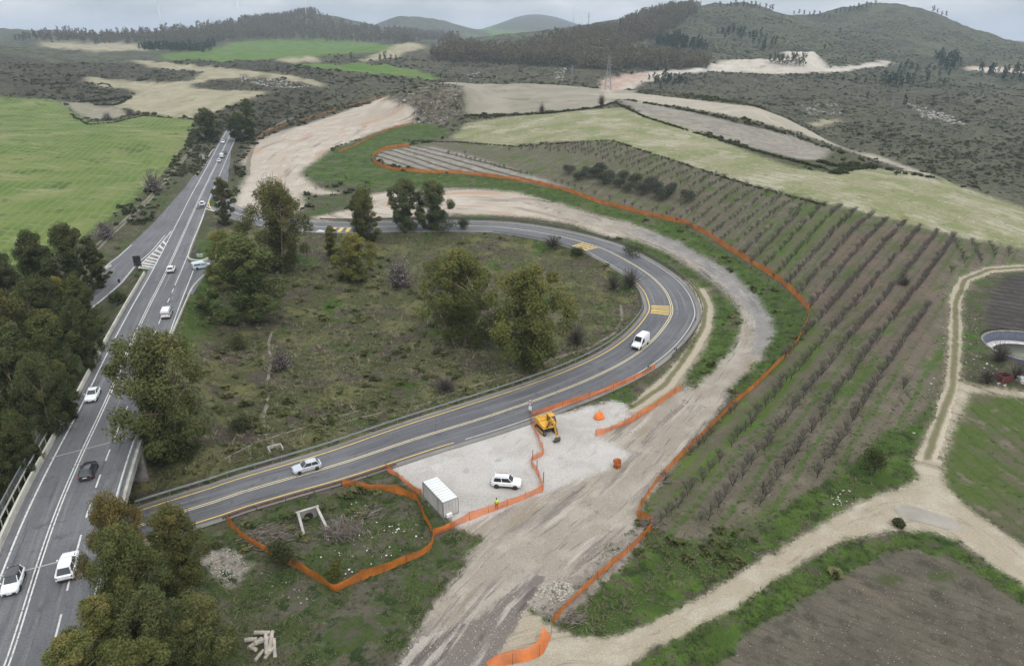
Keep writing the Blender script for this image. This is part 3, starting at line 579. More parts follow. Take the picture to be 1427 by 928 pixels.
def at_len(L, s):
    S = arclen(L); return np.array([np.interp(s, S, L[:,k]) for k in range(3)])
def cut(L, s0, s1, step=2.):
    S = arclen(L); s0 = max(0, s0); s1 = min(S[-1], s1); s = np.linspace(s0, s1, max(2, int((s1-s0)/step)+1))
    return np.stack([np.interp(s, S, L[:,k]) for k in range(3)], 1)
# ------------------------------------------------------------------ road materials
def asphalt(name, base, wear, dust=(.16,.158,.155)):
    N = Nodes(name)
    c = N.mix(N.range(N.noise(14, 5), .4, .64), base, wear)
    uv = N.new('ShaderNodeUVMap'); mp_ = N.new('ShaderNodeMapping'); N.link(uv.outputs[0], mp_.inputs[0]); mp_.inputs['Scale'].default_value = (1, .022, 1)
    c = N.mix(N.range(N.noise(.9, 4, .6, mp_.outputs[0]), .48, .72), c, dust)
    mp2 = N.new('ShaderNodeMapping'); N.link(uv.outputs[0], mp2.inputs[0]); mp2.inputs['Scale'].default_value = (1, .04, 1); mp2.inputs['Location'].default_value = (7, 3, 0)
    c = N.mix(N.range(N.noise(.6, 4, .6, mp2.outputs[0]), .54, .72), c, tuple(x*.66 for x in base))
    c = N.mix(N.range(N.noise(2.6, 5), .58, .70), c, tuple(x*.8 for x in base))
    v = N.new('ShaderNodeTexVoronoi'); v.feature = 'DISTANCE_TO_EDGE'; N.link(N.pos(), v.inputs['Vector']); v.inputs['Scale'].default_value = .13
    c = N.mix(N.math('MULTIPLY', N.range(v.outputs['Distance'], .0, .006, .8, 0.), N.range(N.noise(20, 2), .5, .6)), c, (.035,.035,.036))
    c = N.mix(1., c, N.mix(N.range(N.noise(.16, 3, .8), .3, .7), (.8,.8,.8), (1.2,1.2,1.2)), 'MULTIPLY')
    N.color(c); N.b.inputs['Roughness'].default_value = .8; N.b.inputs['Specular IOR Level'].default_value = .3; N.bump(N.noise(.12, 3), .25, .02)
    return N.m
def worn_paint(name, c, lo=.30, hi=.46):
    N = Nodes(name); N.color(N.mix(N.range(N.noise(.5, 5, .75), lo, hi), (.14,.135,.13), c)); N.b.inputs['Roughness'].default_value = .7; return N.m
ASPH = asphalt('worn_asphalt', (.095,.095,.1), (.115,.115,.12)); ASPH2 = asphalt('ramp_asphalt', (.088,.088,.093), (.11,.11,.115)); SHOULD = asphalt('dusty_shoulder', (.15,.14,.125), (.20,.185,.165), (.24,.22,.195))
WHITE = worn_paint('white_paint', (.52,.51,.485), .34, .5); CREAM = worn_paint('cream_paint', (.55,.47,.30)); YEL = worn_paint('yellow_paint', (.58,.40,.10))
GALV = plain('galvanised_steel', (.33,.34,.34), .45, .6); GALVG = plain('weathered_steel', (.20,.225,.215), .6, .35); CONC = plain('weathered_concrete', (.36,.345,.31), .9, 0, .16, 1.5); CONCD = plain('stained_concrete', (.21,.195,.17), .9, 0, .2, 1.2)
BEIGE = plain('pale_rail_concrete', (.47,.45,.385), .85, 0, .1, 2); RUST = plain('rusty_steel', (.16,.10,.07), .8, .2, .2); DARKM = plain('dark_metal', (.03,.032,.034), .55, .3)
# ------------------------------------------------------------------ main road
iy = lambda y: idx_y(MAIN, y)
MY = MAIN[:,1]
ML = np.interp(MY, [0, 150, 175, 215, 255, 300, 345], [-4.6,-4.5,-4.6,-5.2,-7.4,-7.2,-4.2])
MR = np.interp(MY, [0, 155, 172, 180, 250, 275, 300, 330, 360], [7.0,7.0,7.2,4.2,4.0,4.6,6.6,6.0,4.2])
main = ribbons('main_road', [ribbon('', MAIN, MAIN_N, ML, MR, ASPH, 0, 7)], ASPH, kind='structure')
whites = []
def stripe(L, N, o, w, dz=.008): return ribbon('', L, N, o-w/2, o+w/2, None, dz)
whites += [stripe(MAIN, MAIN_N, -.19, .16), stripe(MAIN, MAIN_N, .19, .16)]
a, b = 0, iy(330)
left_o = np.interp(MY, [0,150,400], [-3.45,-3.5,-3.3])
whites += [ribbon('', MAIN, MAIN_N, left_o-.11, left_o+.11, None, .008)]
whites += [ribbon('', *sub(MAIN, MAIN_N, iy(180), len(MAIN)-1), 3.45, 3.65, None, .008), ribbon('', *sub(MAIN, MAIN_N, 0, iy(172)), 6.35, 6.55, None, .008), ribbon('', *sub(MAIN, MAIN_N, iy(160), iy(180)), 3.45, 3.65, None, .008)]
S = arclen(MAIN)
def dashes(s0, s1, off, ln, gap, w=.2, z=.008):
    out = []; s = s0
    while s < s1:
        c = cut(MAIN, s, s+ln, 1.5); out.append(ribbon('', c, normals(c), off-w/2, off+w/2, None, z)); s += ln+gap
    return out
whites += dashes(2, S[iy(158)], 3.6, 3.2, 3.6, .2) 
whites += dashes(S[iy(268)], S[iy(338)], -3.45, 3, 3, .28, .016)
ribbons('edge_and_lane_markings', whites, WHITE, main)
# exit lane on the left, access stub on the right
EXIT = catmull([up(*p) for p in [(272,247,7.7),(262,262,7.2),(254,273,6.8),(246,285,6.45),(229,311,6.25),(208,334,6.15),(187,355,6.05),(171,368,5.95),(152,389,5.75),(144,397.5,5.7),(110,425,5.2),(66,455,4.6)]])
_se = arclen(EXIT)[int(np.argmin(np.hypot(EXIT[:,0]-up(246,285,6.45)[0], EXIT[:,1]-up(246,285,6.45)[1])))]; _ke = int(np.searchsorted(arclen(EXIT), _se))
EXIT_W = np.interp(arclen(EXIT), [0, _se, _se+30, _se+60, 400], [.6,2.2,3.6,4.1,4.1])
STUB = catmull([up(*p) for p in [(247,412,6.0),(262,391,6.02),(279,375,6.02),(300,366,6.0),(330,355,5.9)]])
JOIN = catmull([up(*p) for p in [(310,240,7.6),(308,255,7.25),(307,270,6.95),(313,284,6.7),(328,296.5,6.5)]])
def poly_sheet(name, pts3, mat, parent=None, **props):
    m = MB(); m.add(pts3, [tuple(range(len(pts3)))]); return m.build(name, mat, parent, **props)
ex = ribbons('exit_road', [ribbon('', EXIT, normals(EXIT), -EXIT_W, EXIT_W, None, -.02, 4)], ASPH, kind='structure')
ribbons('edge_line', [ribbon('', EXIT[_ke+6:], normals(EXIT)[_ke+6:], -EXIT_W[_ke+6:]+.35, -EXIT_W[_ke+6:]+.6, None, -.01), ribbon('', EXIT[_ke+26:], normals(EXIT)[_ke+26:], EXIT_W[_ke+26:]-.6, EXIT_W[_ke+26:]-.35, None, -.01)], WHITE, ex)
st = ribbons('access_road', [ribbon('', STUB, normals(STUB), -3.4, 3.3, None, -.022, 4)], ASPH, kind='structure')
jn = ribbons('link_road', [ribbon('', JOIN, normals(JOIN), -2.6, 2.6, None, -.024, 4)], ASPH, kind='structure')
ribbons('edge_line', [stripe(JOIN, normals(JOIN), 2.2, .2, -.012)], WHITE, jn)
# chevron area between exit lane and main road
gl = np.array([up(*p, 6.2) for p in [(239,323),(228,336),(216.7,348.7),(206,359),(197.8,367),(193,374)]])
gr_ = np.array([[np.interp(q[1], MAIN[:,1], MAIN[:,0] + MAIN_N[:,0]*-3.45), np.interp(q[1], MAIN[:,1], MAIN[:,1] + MAIN_N[:,1]*-3.45), 6.2] for q in gl])
zz = lambda p: np.interp(p[1], MAIN[:,1], MAIN[:,2])
gv = []; 
def quad_sheet(pts, z): return np.array([[p[0], p[1], zz(p)+z] for p in pts]), np.array([[0,1,2,3]])
gv.append(ribbon('', np.array([[p[0],p[1],zz(p)] for p in gl]), normals(gl), -.15, .15, None, .012))
gore_bg = ribbons('road_median', [quad_sheet([gl[k], gr_[k], gr_[k+1], gl[k+1]], .004) for k in range(len(gl)-1)], SHOULD, main)
for k in range(9):
    t0 = .2 + k*.095; t1 = t0 + .034
    lerp = lambda A, t: np.array([np.interp(t, np.linspace(0,1,len(A)), A[:,i]) for i in range(3)])
    gv.append(quad_sheet([lerp(gl,t0), lerp(gr_, min(1,t0+.05)), lerp(gr_, min(1,t1+.05)), lerp(gl,t1)], .014))
ribbons('chevron_marking', gv, WHITE, main)
# yellow curve and hatching at the right-hand gore, small yellow gore further up
yl = catmull([up(*p, 6.03) for p in [(241,404),(243.5,398),(247,392),(253,386),(262,379.5),(273.5,373)]], 1)
ribbons('yellow_line', [ribbon('', yl, normals(yl), -.15, .15, None, .016)], YEL, main)
hv = []
for (p, q) in (((257,378.5),(272,379)),((258.5,374),(274,374)),((260,369.5),(275.5,369.5)),((261.5,365),(276,365))):
    P, Q = np.array(up(*p, 6.03)), np.array(up(*q, 6.03)); hv.append((np.array([P+[0,-.35,.014], Q+[0,-.35,.014], Q+[0,.35,.014], P+[0,.35,.014]]), np.array([[0,1,2,3]])))
for (p, q) in (((286,291),(300,295)),((287.5,287),(294,290))):
    P, Q = np.array(up(*p, 6.8)), np.array(up(*q, 6.8)); hv.append((np.array([P+[0,-.4,.03], Q+[0,-.4,.03], Q+[0,.4,.03], P+[0,.4,.03]]), np.array([[0,1,2,3]])))
ribbons('hatching', hv, WHITE, main)
yl = catmull([up(*p, 6.85) for p in [(290.5,281),(291.5,286),(294,291),(298,294.5)]], 1)
ribbons('yellow_line', [ribbon('', yl, normals(yl), -.16, .16, None, .03)], YEL, main)
# tar-sealed joints across the deck
jt = []
for p, q in (((70,638),(191,607)),((-10,806),(112,775))):
    P, Q = np.array(up(*p, 6)), np.array(up(*q, 6)); jt.append((np.array([P+[0,-.12,.02], Q+[0,-.12,.02], Q+[0,.12,.02], P+[0,.12,.02]]), np.array([[0,1,2,3]])))
ribbons('deck_joint', jt, plain('joint_steel', (.30,.30,.29), .6), main)
# ------------------------------------------------------------------ ramp
def at_px(vals):       # offsets given at some photo points of the ramp -> array along it
    xs, ys = [], []
    for (px, py, z), v in vals:
        p = up(px, py, z); k = int(np.argmin(np.hypot(RAMP[:,0]-p[0], RAMP[:,1]-p[1]))); xs.append(k); ys.append(v)
    return np.interp(np.arange(len(RAMP)), xs, ys)
RN = normals(RAMP)
WL = at_px([(RAMP_PX[1],3.7),(RAMP_PX[4],3.9),(RAMP_PX[7],5.5),(RAMP_PX[9],5.4),(RAMP_PX[13],5.2),(RAMP_PX[16],6.0),(RAMP_PX[19],6.3),(RAMP_PX[22],6.3),(RAMP_PX[24],4.4),(RAMP_PX[26],3.2)])
WR = at_px([(RAMP_PX[1],3.7),(RAMP_PX[4],3.9),(RAMP_PX[7],4.7),(RAMP_PX[9],4.9),(RAMP_PX[13],5.2),(RAMP_PX[16],5.8),(RAMP_PX[19],6.2),(RAMP_PX[22],6.3),(RAMP_PX[24],4.4),(RAMP_PX[26],3.2)])
ramp = ribbons('slip_road', [ribbon('', RAMP, RN, -WL-.55, WR+.55, None, 0, 7)], ASPH2, kind='structure')
ribbons('road_shoulder', [ribbon('', RAMP, RN, -WL-1.3, -WL-.5, None, -.015), ribbon('', RAMP, RN, WR+.5, WR+1.5, None, -.015)], SHOULD, ramp)
iR = lambda px, py, z: int(np.argmin(np.hypot(RAMP[:,0]-up(px,py,z)[0], RAMP[:,1]-up(px,py,z)[1])))
k1, k2, k3 = iR(905,385,3), iR(540,626,0), iR(778,329,5)
ribbons('centre_line', [stripe(RAMP, RN, -.2, .17), stripe(RAMP, RN, .2, .17)], CREAM, ramp)
ribbons('yellow_edge_line', [ribbon('', RAMP[:k1], RN[:k1], -WL[:k1]-.1, -WL[:k1]+.12, None, .008), ribbon('', RAMP[:k2+6], RN[:k2+6], WR[:k2+6]-.12, WR[:k2+6]+.1, None, .008)], YEL, ramp)
ribbons('edge_line', [ribbon('', RAMP[k2+6:], RN[k2+6:], WR[k2+6:]-.1, WR[k2+6:]+.12, None, .008), ribbon('', RAMP[k1:], RN[k1:], -WL[k1:]-.1, -WL[k1:]+.1, None, .008)], worn_paint('faded_paint', (.40,.38,.34)), ramp)
SR = arclen(RAMP); bars = []
for k0, n, s0, s1 in ((iR(936,434,2), 5, -1, 0), (iR(828,342,4.3), 5, -1, 0)):
    for j in range(n):
        c = cut(RAMP, SR[k0]+j*1.3-2.6, SR[k0]+j*1.3-2.0, .4); w = WL[k0]; bars.append(ribbon('', c, normals(c), -w+.5, -.5, None, .012))
k4 = iR(492,317,6.3)
for j in range(3):
    c = cut(RAMP, SR[k4]+j*2.2, SR[k4]+j*2.2+1.2, .6); bars.append(ribbon('', c, normals(c), -WL[k4]+.6, -.5, None, .012))
ribbons('rumble_strip', bars, YEL, ramp)
zb = []
for j in range(5):
    P = up(452-j*7, 323.5, 6.32); Q = up(432-j*7, 318, 6.32); P = np.array(P); Q = np.array(Q); zb.append((np.array([P, P+[1.3,0,0], Q+[1.3,0,0], Q]) + [0,0,.016], np.array([[0,1,2,3]])))
ribbons('zebra_hatching', zb, WHITE, ramp)
# ------------------------------------------------------------------ bridge under the main road
bl = cut(MAIN_AX, arclen(MAIN_AX)[XI]-BR_HALF-2, arclen(MAIN_AX)[XI]+BR_HALF+2, 2); bn = normals(bl)
br = thing('road_bridge', 'short concrete road bridge carrying the main road over the slip road', 'bridge', (CROSS[0], CROSS[1], 0))
def local(o, V): return V - np.array(o.location)[None]
def solid_strip(L, N, a, b, z0, z1):
    m = MB(); rings = [[(p[0]+n[0]*a, p[1]+n[1]*a, p[2]+z0), (p[0]+n[0]*b, p[1]+n[1]*b, p[2]+z0), (p[0]+n[0]*b, p[1]+n[1]*b, p[2]+z1), (p[0]+n[0]*a, p[1]+n[1]*a, p[2]+z1)] for p, n in zip(L, N)]
    return m.loft(rings)
def offs(m, o):
    m.v = [(x-o.location[0], y-o.location[1], z-o.location[2]) for x, y, z in m.v]; return m
offs(solid_strip(bl, bn, -6.6, 6.2, -1.3, -.03), br).build('deck_slab', CONC, br)
offs(solid_strip(bl, bn, 5.95, 6.3, -.8, .1), br).build('edge_beam', CONC, br)
offs(solid_strip(bl, bn, -6.7, -6.1, -.9, .16), br).build('edge_beam', BEIGE, br)
for e in (2, len(bl)-3):
    p = bl[e]; ang = math.atan2(bn[e][1], bn[e][0])
    offs(MB().box((p[0], p[1], 1.6), (12.6, 1.2, 6.6), ang), br).build('abutment_wall', CONCD, br)
# ------------------------------------------------------------------ guard rails
def guard_rail(name, L, label, mat, group=None, h=.72, post=4.0, side=1, heavy=.32, cat='guard rail', topmat=None):
    z0 = L[0,2]; o = thing(name, label, cat, (L[0,0], L[0,1], z0), 0, group); N = normals(L)
    V = []; m = MB(); rings = []
    for p, n in zip(L, N):
        q = [(0,h-heavy),(.05*side,h-heavy*.82),(.0,h-heavy*.5),(.05*side,h-heavy*.18),(0,h),(-.03*side,h),(-.03*side,h-heavy)]
        rings.append([(p[0]+n[0]*a-o.location[0], p[1]+n[1]*a-o.location[1], p[2]+b-z0) for a, b in q])
    m.loft(rings).build('beam', mat, o)
    Sg = arclen(L); k = 0
    for s in np.arange(.5, Sg[-1], post):
        if k >= 100: break
        p = at_len(L, s); k += 1
        MB().box((p[0]-o.location[0], p[1]-o.location[1], p[2]-z0+h/2-.2), (.1,.1,h+.3)).build('post', mat, o)
    return o
def side_line(L, N, off, i0, i1, dz=0):
    P = L[i0:i1+1].copy(); P[:,:2] += N[i0:i1+1]*np.broadcast_to(off, len(L))[i0:i1+1,None]; P[:,2] += dz; return P
def low_wall(name, L, label, mat, w=.35, h=.55, cat='barrier', group=None):
    o = bpy.data.objects.new
    N = normals(L); c = L[0]
    m = MB(); m.loft([[(p[0]+n[0]*a-c[0], p[1]+n[1]*a-c[1], p[2]+b-c[2]) for a, b in ((-w/2,-.3),(-w/2,h*.35),(-w*.3,h),(w*.3,h),(w/2,h*.35),(w/2,-.3))] for p, n in zip(L, N)])
    ob = m.build(name, mat); ob.location = c; return tag(ob, label, cat, group)
A0 = 0
low_wall('road_barrier', side_line(MAIN, MAIN_N, -4.85, A0, iy(172), 0), 'long pale concrete barrier along the left edge of the main road', BEIGE, .4, .75)
guard_rail('guard_rail', side_line(MAIN, MAIN_N, -5.7, A0, iy(101), 0), 'pale steel guard rail outside the concrete barrier on the bridge approach', plain('pale_rail', (.46,.45,.41), .6, .2), h=1.0, post=2.5, heavy=.25)
# bridge railings: top and bottom rail, balusters as one mesh of infill
def railing(name, L, label, h=1.25, lean=0):
    o = thing(name, label, 'railing', tuple(L[0])); c = L[0]; T = L - c
    def rail(z, r): 
        m = MB()
        for a, b in zip(T[:-1], T[1:]): m.tube((a[0],a[1],a[2]+z), (b[0],b[1],b[2]+z), r, n=5)
        return m
    rail(h, .085).build('top_rail', GALV, o); rail(.12, .04).build('bottom_rail', GALV, o)
    m = MB(); Sg = arclen(L)
    for s in np.arange(0, Sg[-1], .24):
        p = at_len(L, s) - c; m.tube((p[0],p[1],p[2]+.1), (p[0],p[1],p[2]+h), .03, n=4, cap=False)
    m.build('infill_mesh', GALV, o)
    for s in np.arange(0, Sg[-1], 2.4):
        p = at_len(L, s) - c; MB().box((p[0],p[1],p[2]+h/2), (.09,.09,h+.1)).build('post', GALV, o)
    return o
railing('bridge_railing', side_line(MAIN, MAIN_N, 7.15, A0, iy(106)), 'grey mesh railing along the right side of the bridge')
railing('bridge_railing', side_line(MAIN, MAIN_N, -6.35, A0, iy(93)), 'grey mesh railing on the outer left edge of the bridge')
kb = catmull([up(*p, 6.0) for p in [(239,467),(247,449),(256,428),(263,412),(271,398),(285,384)]], 2)
low_wall('kerb_wall', kb, 'pale low kerb wall beside the merging lane above the grass', BEIGE, .35, .35, 'kerb')
kb = catmull([up(*p, 6.1) for p in [(300,352),(290,361),(279,364),(268,363),(262.5,360),(263,354),(270,335),(280,312),(285,298)]], 2)
low_wall('kerb_wall', kb, 'white and black kerb curving round the green corner at the side road', BEIGE, .4, .4, 'kerb')
low_wall('kerb_wall', catmull([up(*p, 5.95) for p in [(138,384),(147,376),(155,371)]], 2), 'short pale kerb on the outer side of the exit lane', BEIGE, .35, .4, 'kerb')
low_wall('road_barrier', catmull([up(*p, 7.6) for p in [(272,246),(279,239),(285,230),(288,224)]], 2), 'short pale barrier at the far left edge of the main road', BEIGE, .35, .6)
low_wall('road_barrier', catmull([up(*p, 8.6) for p in [(291,219),(295,213),(299,209)]], 2), 'small bright barrier just before the far roadside trees', BEIGE, .35, .6)
kA, kB = iR(205,716,-.6), iR(893,392,3)
guard_rail('guard_rail', side_line(RAMP, RN, -WL-1.6, kA, kB), 'grey green guard rail along the inside of the loop', GALVG, side=1, h=.8)
kA, kB = iR(306,694,-.5), iR(536,628,0)
guard_rail('guard_rail', side_line(RAMP, RN, WR+1.5, kA, kB), 'brown weathered guard rail below the slip road by the netting enclosure', RUST, side=-1, heavy=.4)
kA, kB = iR(898,490,1.1), iR(655,315,6)
guard_rail('guard_rail', side_line(RAMP, RN, WR+1.75, kA, kB), 'dark guard rail round the outside of the bend', plain('dark_rail', (.09,.085,.08), .7, .3), side=-1, h=.85, heavy=.38)
guard_rail('guard_rail', side_line(RAMP, RN, WR+1.9, kB, iR(425,314,6.4)), 'dark guard rail in front of the pale cut slope behind the loop trees', bpy.data.materials['dark_rail'], side=-1, h=.85, heavy=.45)
guard_rail('guard_rail', side_line(RAMP, RN, -WL-1.4, iR(855,353,3.9), iR(690,316,5.7)), 'low grey rail on the inside of the loop behind the scrub', GALVG, side=1, h=.7)
# ------------------------------------------------------------------ vegetation
def leaf_mat(name, ramp, trans=.22, var=.0):
    """foliage: dark to light leaf tones chosen per leaf spray, tinted by the object's own colour"""
    N = Nodes(name); t = N.t
    at = N.new('ShaderNodeAttribute'); at.attribute_name = 'tint'
    cr = N.new('ShaderNodeValToRGB'); e = cr.color_ramp
    while len(e.elements) < len(ramp): e.elements.new(.5)
    for i, (p, c) in enumerate(ramp): e.elements[i].position = p; e.elements[i].color = tuple(c) + (1,)
    N.link(at.outputs['Fac'], cr.inputs[0])
    oi = N.new('ShaderNodeObjectInfo'); c = N.mix(1., cr.outputs[0], oi.outputs['Color'], 'MULTIPLY')
    d = N.new('ShaderNodeBsdfDiffuse'); tr = N.new('ShaderNodeBsdfTranslucent'); mx = N.new('ShaderNodeMixShader'); mx.inputs[0].default_value = trans
    N.link(c, d.inputs[0]); N.link(c, tr.inputs[0]); N.link(d.outputs[0], mx.inputs[1]); N.link(tr.outputs[0], mx.inputs[2]); N.link(mx.outputs[0], N.out.inputs['Surface'])
    t.nodes.remove(N.b); return N.m
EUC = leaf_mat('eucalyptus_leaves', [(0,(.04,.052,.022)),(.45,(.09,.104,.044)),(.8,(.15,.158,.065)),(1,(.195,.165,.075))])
BLOSSOM = leaf_mat('blossom', [(0,(.10,.085,.075)),(.5,(.22,.195,.18)),(1,(.42,.37,.36))])
SHRUBM = leaf_mat('shrub_leaves', [(0,(.036,.044,.02)),(.5,(.062,.07,.034)),(1,(.10,.10,.055))])
OLIVEM = leaf_mat('olive_leaves', [(0,(.04,.048,.032)),(.5,(.085,.092,.066)),(1,(.14,.145,.11))])
PINEM = leaf_mat('pine_needles', [(0,(.014,.028,.014)),(.6,(.03,.05,.022)),(1,(.055,.075,.03))])
TWIG = leaf_mat('bare_twigs', [(0,(.07,.062,.05)),(.6,(.13,.114,.094)),(1,(.195,.176,.15))], .05)
GRASSM = leaf_mat('grass_blades', [(0,(.085,.118,.042)),(.4,(.115,.15,.055)),(.7,(.20,.19,.11)),(1,(.28,.25,.18))], .3)
FORESTM = leaf_mat('forest_leaves', [(0,(.07,.072,.04)),(.5,(.125,.112,.066)),(1,(.18,.152,.095))])
BARK = plain('eucalyptus_bark', (.22,.18,.14), .9, 0, .25, .8); BARKD = plain('dark_bark', (.085,.07,.058), .95, 0, .25, .4)
def unit(n, rng):
    v = rng.normal(size=(n, 3)); return v/np.linalg.norm(v, axis=1)[:,None]
def cards(P, Nrm, size, asp, rng):
    """one leaf-spray quad per point"""
    a = np.cross(Nrm, unit(len(P), rng)); a /= np.linalg.norm(a, axis=1)[:,None] + 1e-9; b = np.cross(Nrm, a)
    s = (size*(.65 + .7*rng.random(len(P))))[:,None] if np.ndim(size) == 0 else (size*(.65 + .7*rng.random(len(P))))[:,None]
    a = a*s; b = b*s*asp; bend = Nrm*s*.25
    return np.stack([P-a-bend*.5, P-b*.9+bend*.3, P+a-bend*.5, P+b*.9+bend*.3], 1)      # pointed, slightly folded
def cloud(lobes, rng, size, asp=.5, n=200, shell=.5, up_=.55):
    """lobes: (x,y,z,rx,ry,rz,tint)"""
    Q = []; T = []
    for (x, y, z, rx, ry, rz, tn) in lobes:
        k = int(n*(.7+.6*rng.random())); d = unit(k, rng); r = shell + (1-shell)*rng.random(k)**.6
        r *= 1 + .22*np.sin(d[:,0]*5+x*3)*np.sin(d[:,1]*4+y*2+d[:,2]*3)
        P = np.stack([x + d[:,0]*r*rx, y + d[:,1]*r*ry, z + d[:,2]*r*rz], 1)
        nn = d*.7 + unit(k, rng)*.8 + np.array([0,0,up_]); nn /= np.linalg.norm(nn, axis=1)[:,None]
        Q.append(cards(P, nn, size, asp, rng)); T.append(np.clip(tn + (rng.random(k)-.5)*.35, 0, 1))
    return np.concatenate(Q), np.concatenate(T)
def leaf_mesh(name, Q, T, mat):
    n = len(Q); V = Q.reshape(-1, 3); me = mesh_np(name, V, np.arange(n*4).reshape(n, 4), mat, False)
    a = me.attributes.new('tint', 'FLOAT', 'FACE'); a.data.foreach_set('value', T.astype(np.float32)); return me
def tree_proto(kind, seed):
    """builds trunk and crown meshes of one tree, height about 18 m"""
    rng = np.random.default_rng(seed); L = []; H = 18.
    wide = {'broad': 6.6, 'round': 5.2, 'tall': 3.0, 'open': 4.6}[kind]; base = {'broad': .07, 'round': .03, 'tall': .02, 'open': .22}[kind]
    nl = {'broad': 84, 'round': 76, 'tall': 54, 'open': 38}[kind]
    tips = []; ph = rng.random(6)*6.28
    def env(a, zf):        # uneven outline of the crown
        p = {'broad': (1-abs(zf-.5)**2.6*3.2), 'round': (1-abs(zf-.46)**2.4*2.9), 'tall': (1-abs(zf-.42)**2.2*1.9), 'open': (1-abs(zf-.58)**2*2.6)}[kind]
        return wide*max(.12, p)*(1 + .2*math.sin(2*a+ph[0]+zf*4) + .14*math.sin(3*a+ph[1]-zf*6) + .1*math.sin(5*a+ph[2]+zf*9))
    for k in range(nl):
        zf = ((k+.5)/nl)**.85; a = k*2.4 + rng.normal()*.4; q = 1.0*rng.random()**.38 if k % 4 else .35*rng.random()
        e = env(a, zf); r = wide*(.15+.13*rng.random())*(1.3 if kind == 'tall' else 1); x, y = math.cos(a)*max(0, e-r*.6)*q, math.sin(a)*max(0, e-r*.6)*q
        z = H*(base + (1-base)*zf*(.94 + .05*math.sin(2*a+ph[3]))) ; z = max(z, r*.8) if kind != 'open' else z
        L.append((x, y, z, r*1.1, r*1.1, r*1.05, .2 + .28*rng.random() + .34*zf + (.2 if rng.random() < .12 else 0))); tips.append((x, y, z))  # tint rises with height: lit tops and shaded bottoms put into leaf colour
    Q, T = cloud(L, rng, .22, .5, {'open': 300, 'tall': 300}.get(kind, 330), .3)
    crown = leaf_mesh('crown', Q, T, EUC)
    m = MB(); nst = 1 if kind in ('tall', 'round') else 3
    for s in range(nst):
        bx, by = (rng.normal()*.35, rng.normal()*.35) if nst > 1 else (0, 0)
        top = Vector((bx*5 + rng.normal()*.5, by*5 + rng.normal()*.5, H*.62)); b = Vector((bx, by, -.6)); mid = (b+top)/2 + Vector((rng.normal()*.4, rng.normal()*.4, 0))
        m.tube(b, mid, .34 if nst == 1 else .26, .22 if nst == 1 else .18); m.tube(mid, top, .22 if nst == 1 else .18, .1)
        for t in tips[s::nst*2]:
            f = min(.92, max(.25, t[2]/H/.62 - .28)); st_ = (b+(mid-b)*f*2) if f < .5 else mid+(top-mid)*(f*2-1)
            m.tube(st_, t, .09, .03, 5, False)
    me = bpy.data.meshes.new('trunk'); me.from_pydata(m.v, [], m.f); me.update(); me.materials.append(BARK)
    return crown, me
PROT = {}
for kind, seeds in (('broad', (11,12,13)), ('round', (21,22,23)), ('tall', (31,32)), ('open', (41,42))):
    PROT[kind] = [tree_proto(kind, s) for s in seeds]
_tc = 0
def dist_at(p): return p[1]*PC + (CAMH-p[2])*PS
def plant_tree(kind, px, py, top, width, label, tint=(1,1,1), group=None, name='eucalyptus_tree', z=None):
    """px,py: foot of the tree on the photo; top: photo row of its top; width: crown width on the photo"""
    global _tc
    p = cast([(px, py)])[0] if z is None else np.array(up(px, py, z))
    d = dist_at(p); dep = math.atan2(CAMH-p[2]-6, math.hypot(p[0], p[1]))
    h = (py-top)*d/F/math.cos(dep); w = width*d/F
    cr, tr = PROT[kind][_tc % len(PROT[kind])]; _tc += 1
    o = thing(name, label, 'tree', (p[0], p[1], p[2]-.1), random.random()*6.28, group)
    s0 = {'broad': 13.6, 'round': 10.8, 'tall': 6.8, 'open': 9.6}[kind]
    o.scale = (w/s0, w/s0, h/18.)
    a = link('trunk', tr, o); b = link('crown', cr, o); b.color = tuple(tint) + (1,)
    return o
GRN, YEL_, BRN, DRK, GRY = (1.02,1.1,.95), (1.45,1.3,.85), (1.06,1.02,.92), (.82,.88,.85), (.95,1.0,1.02)
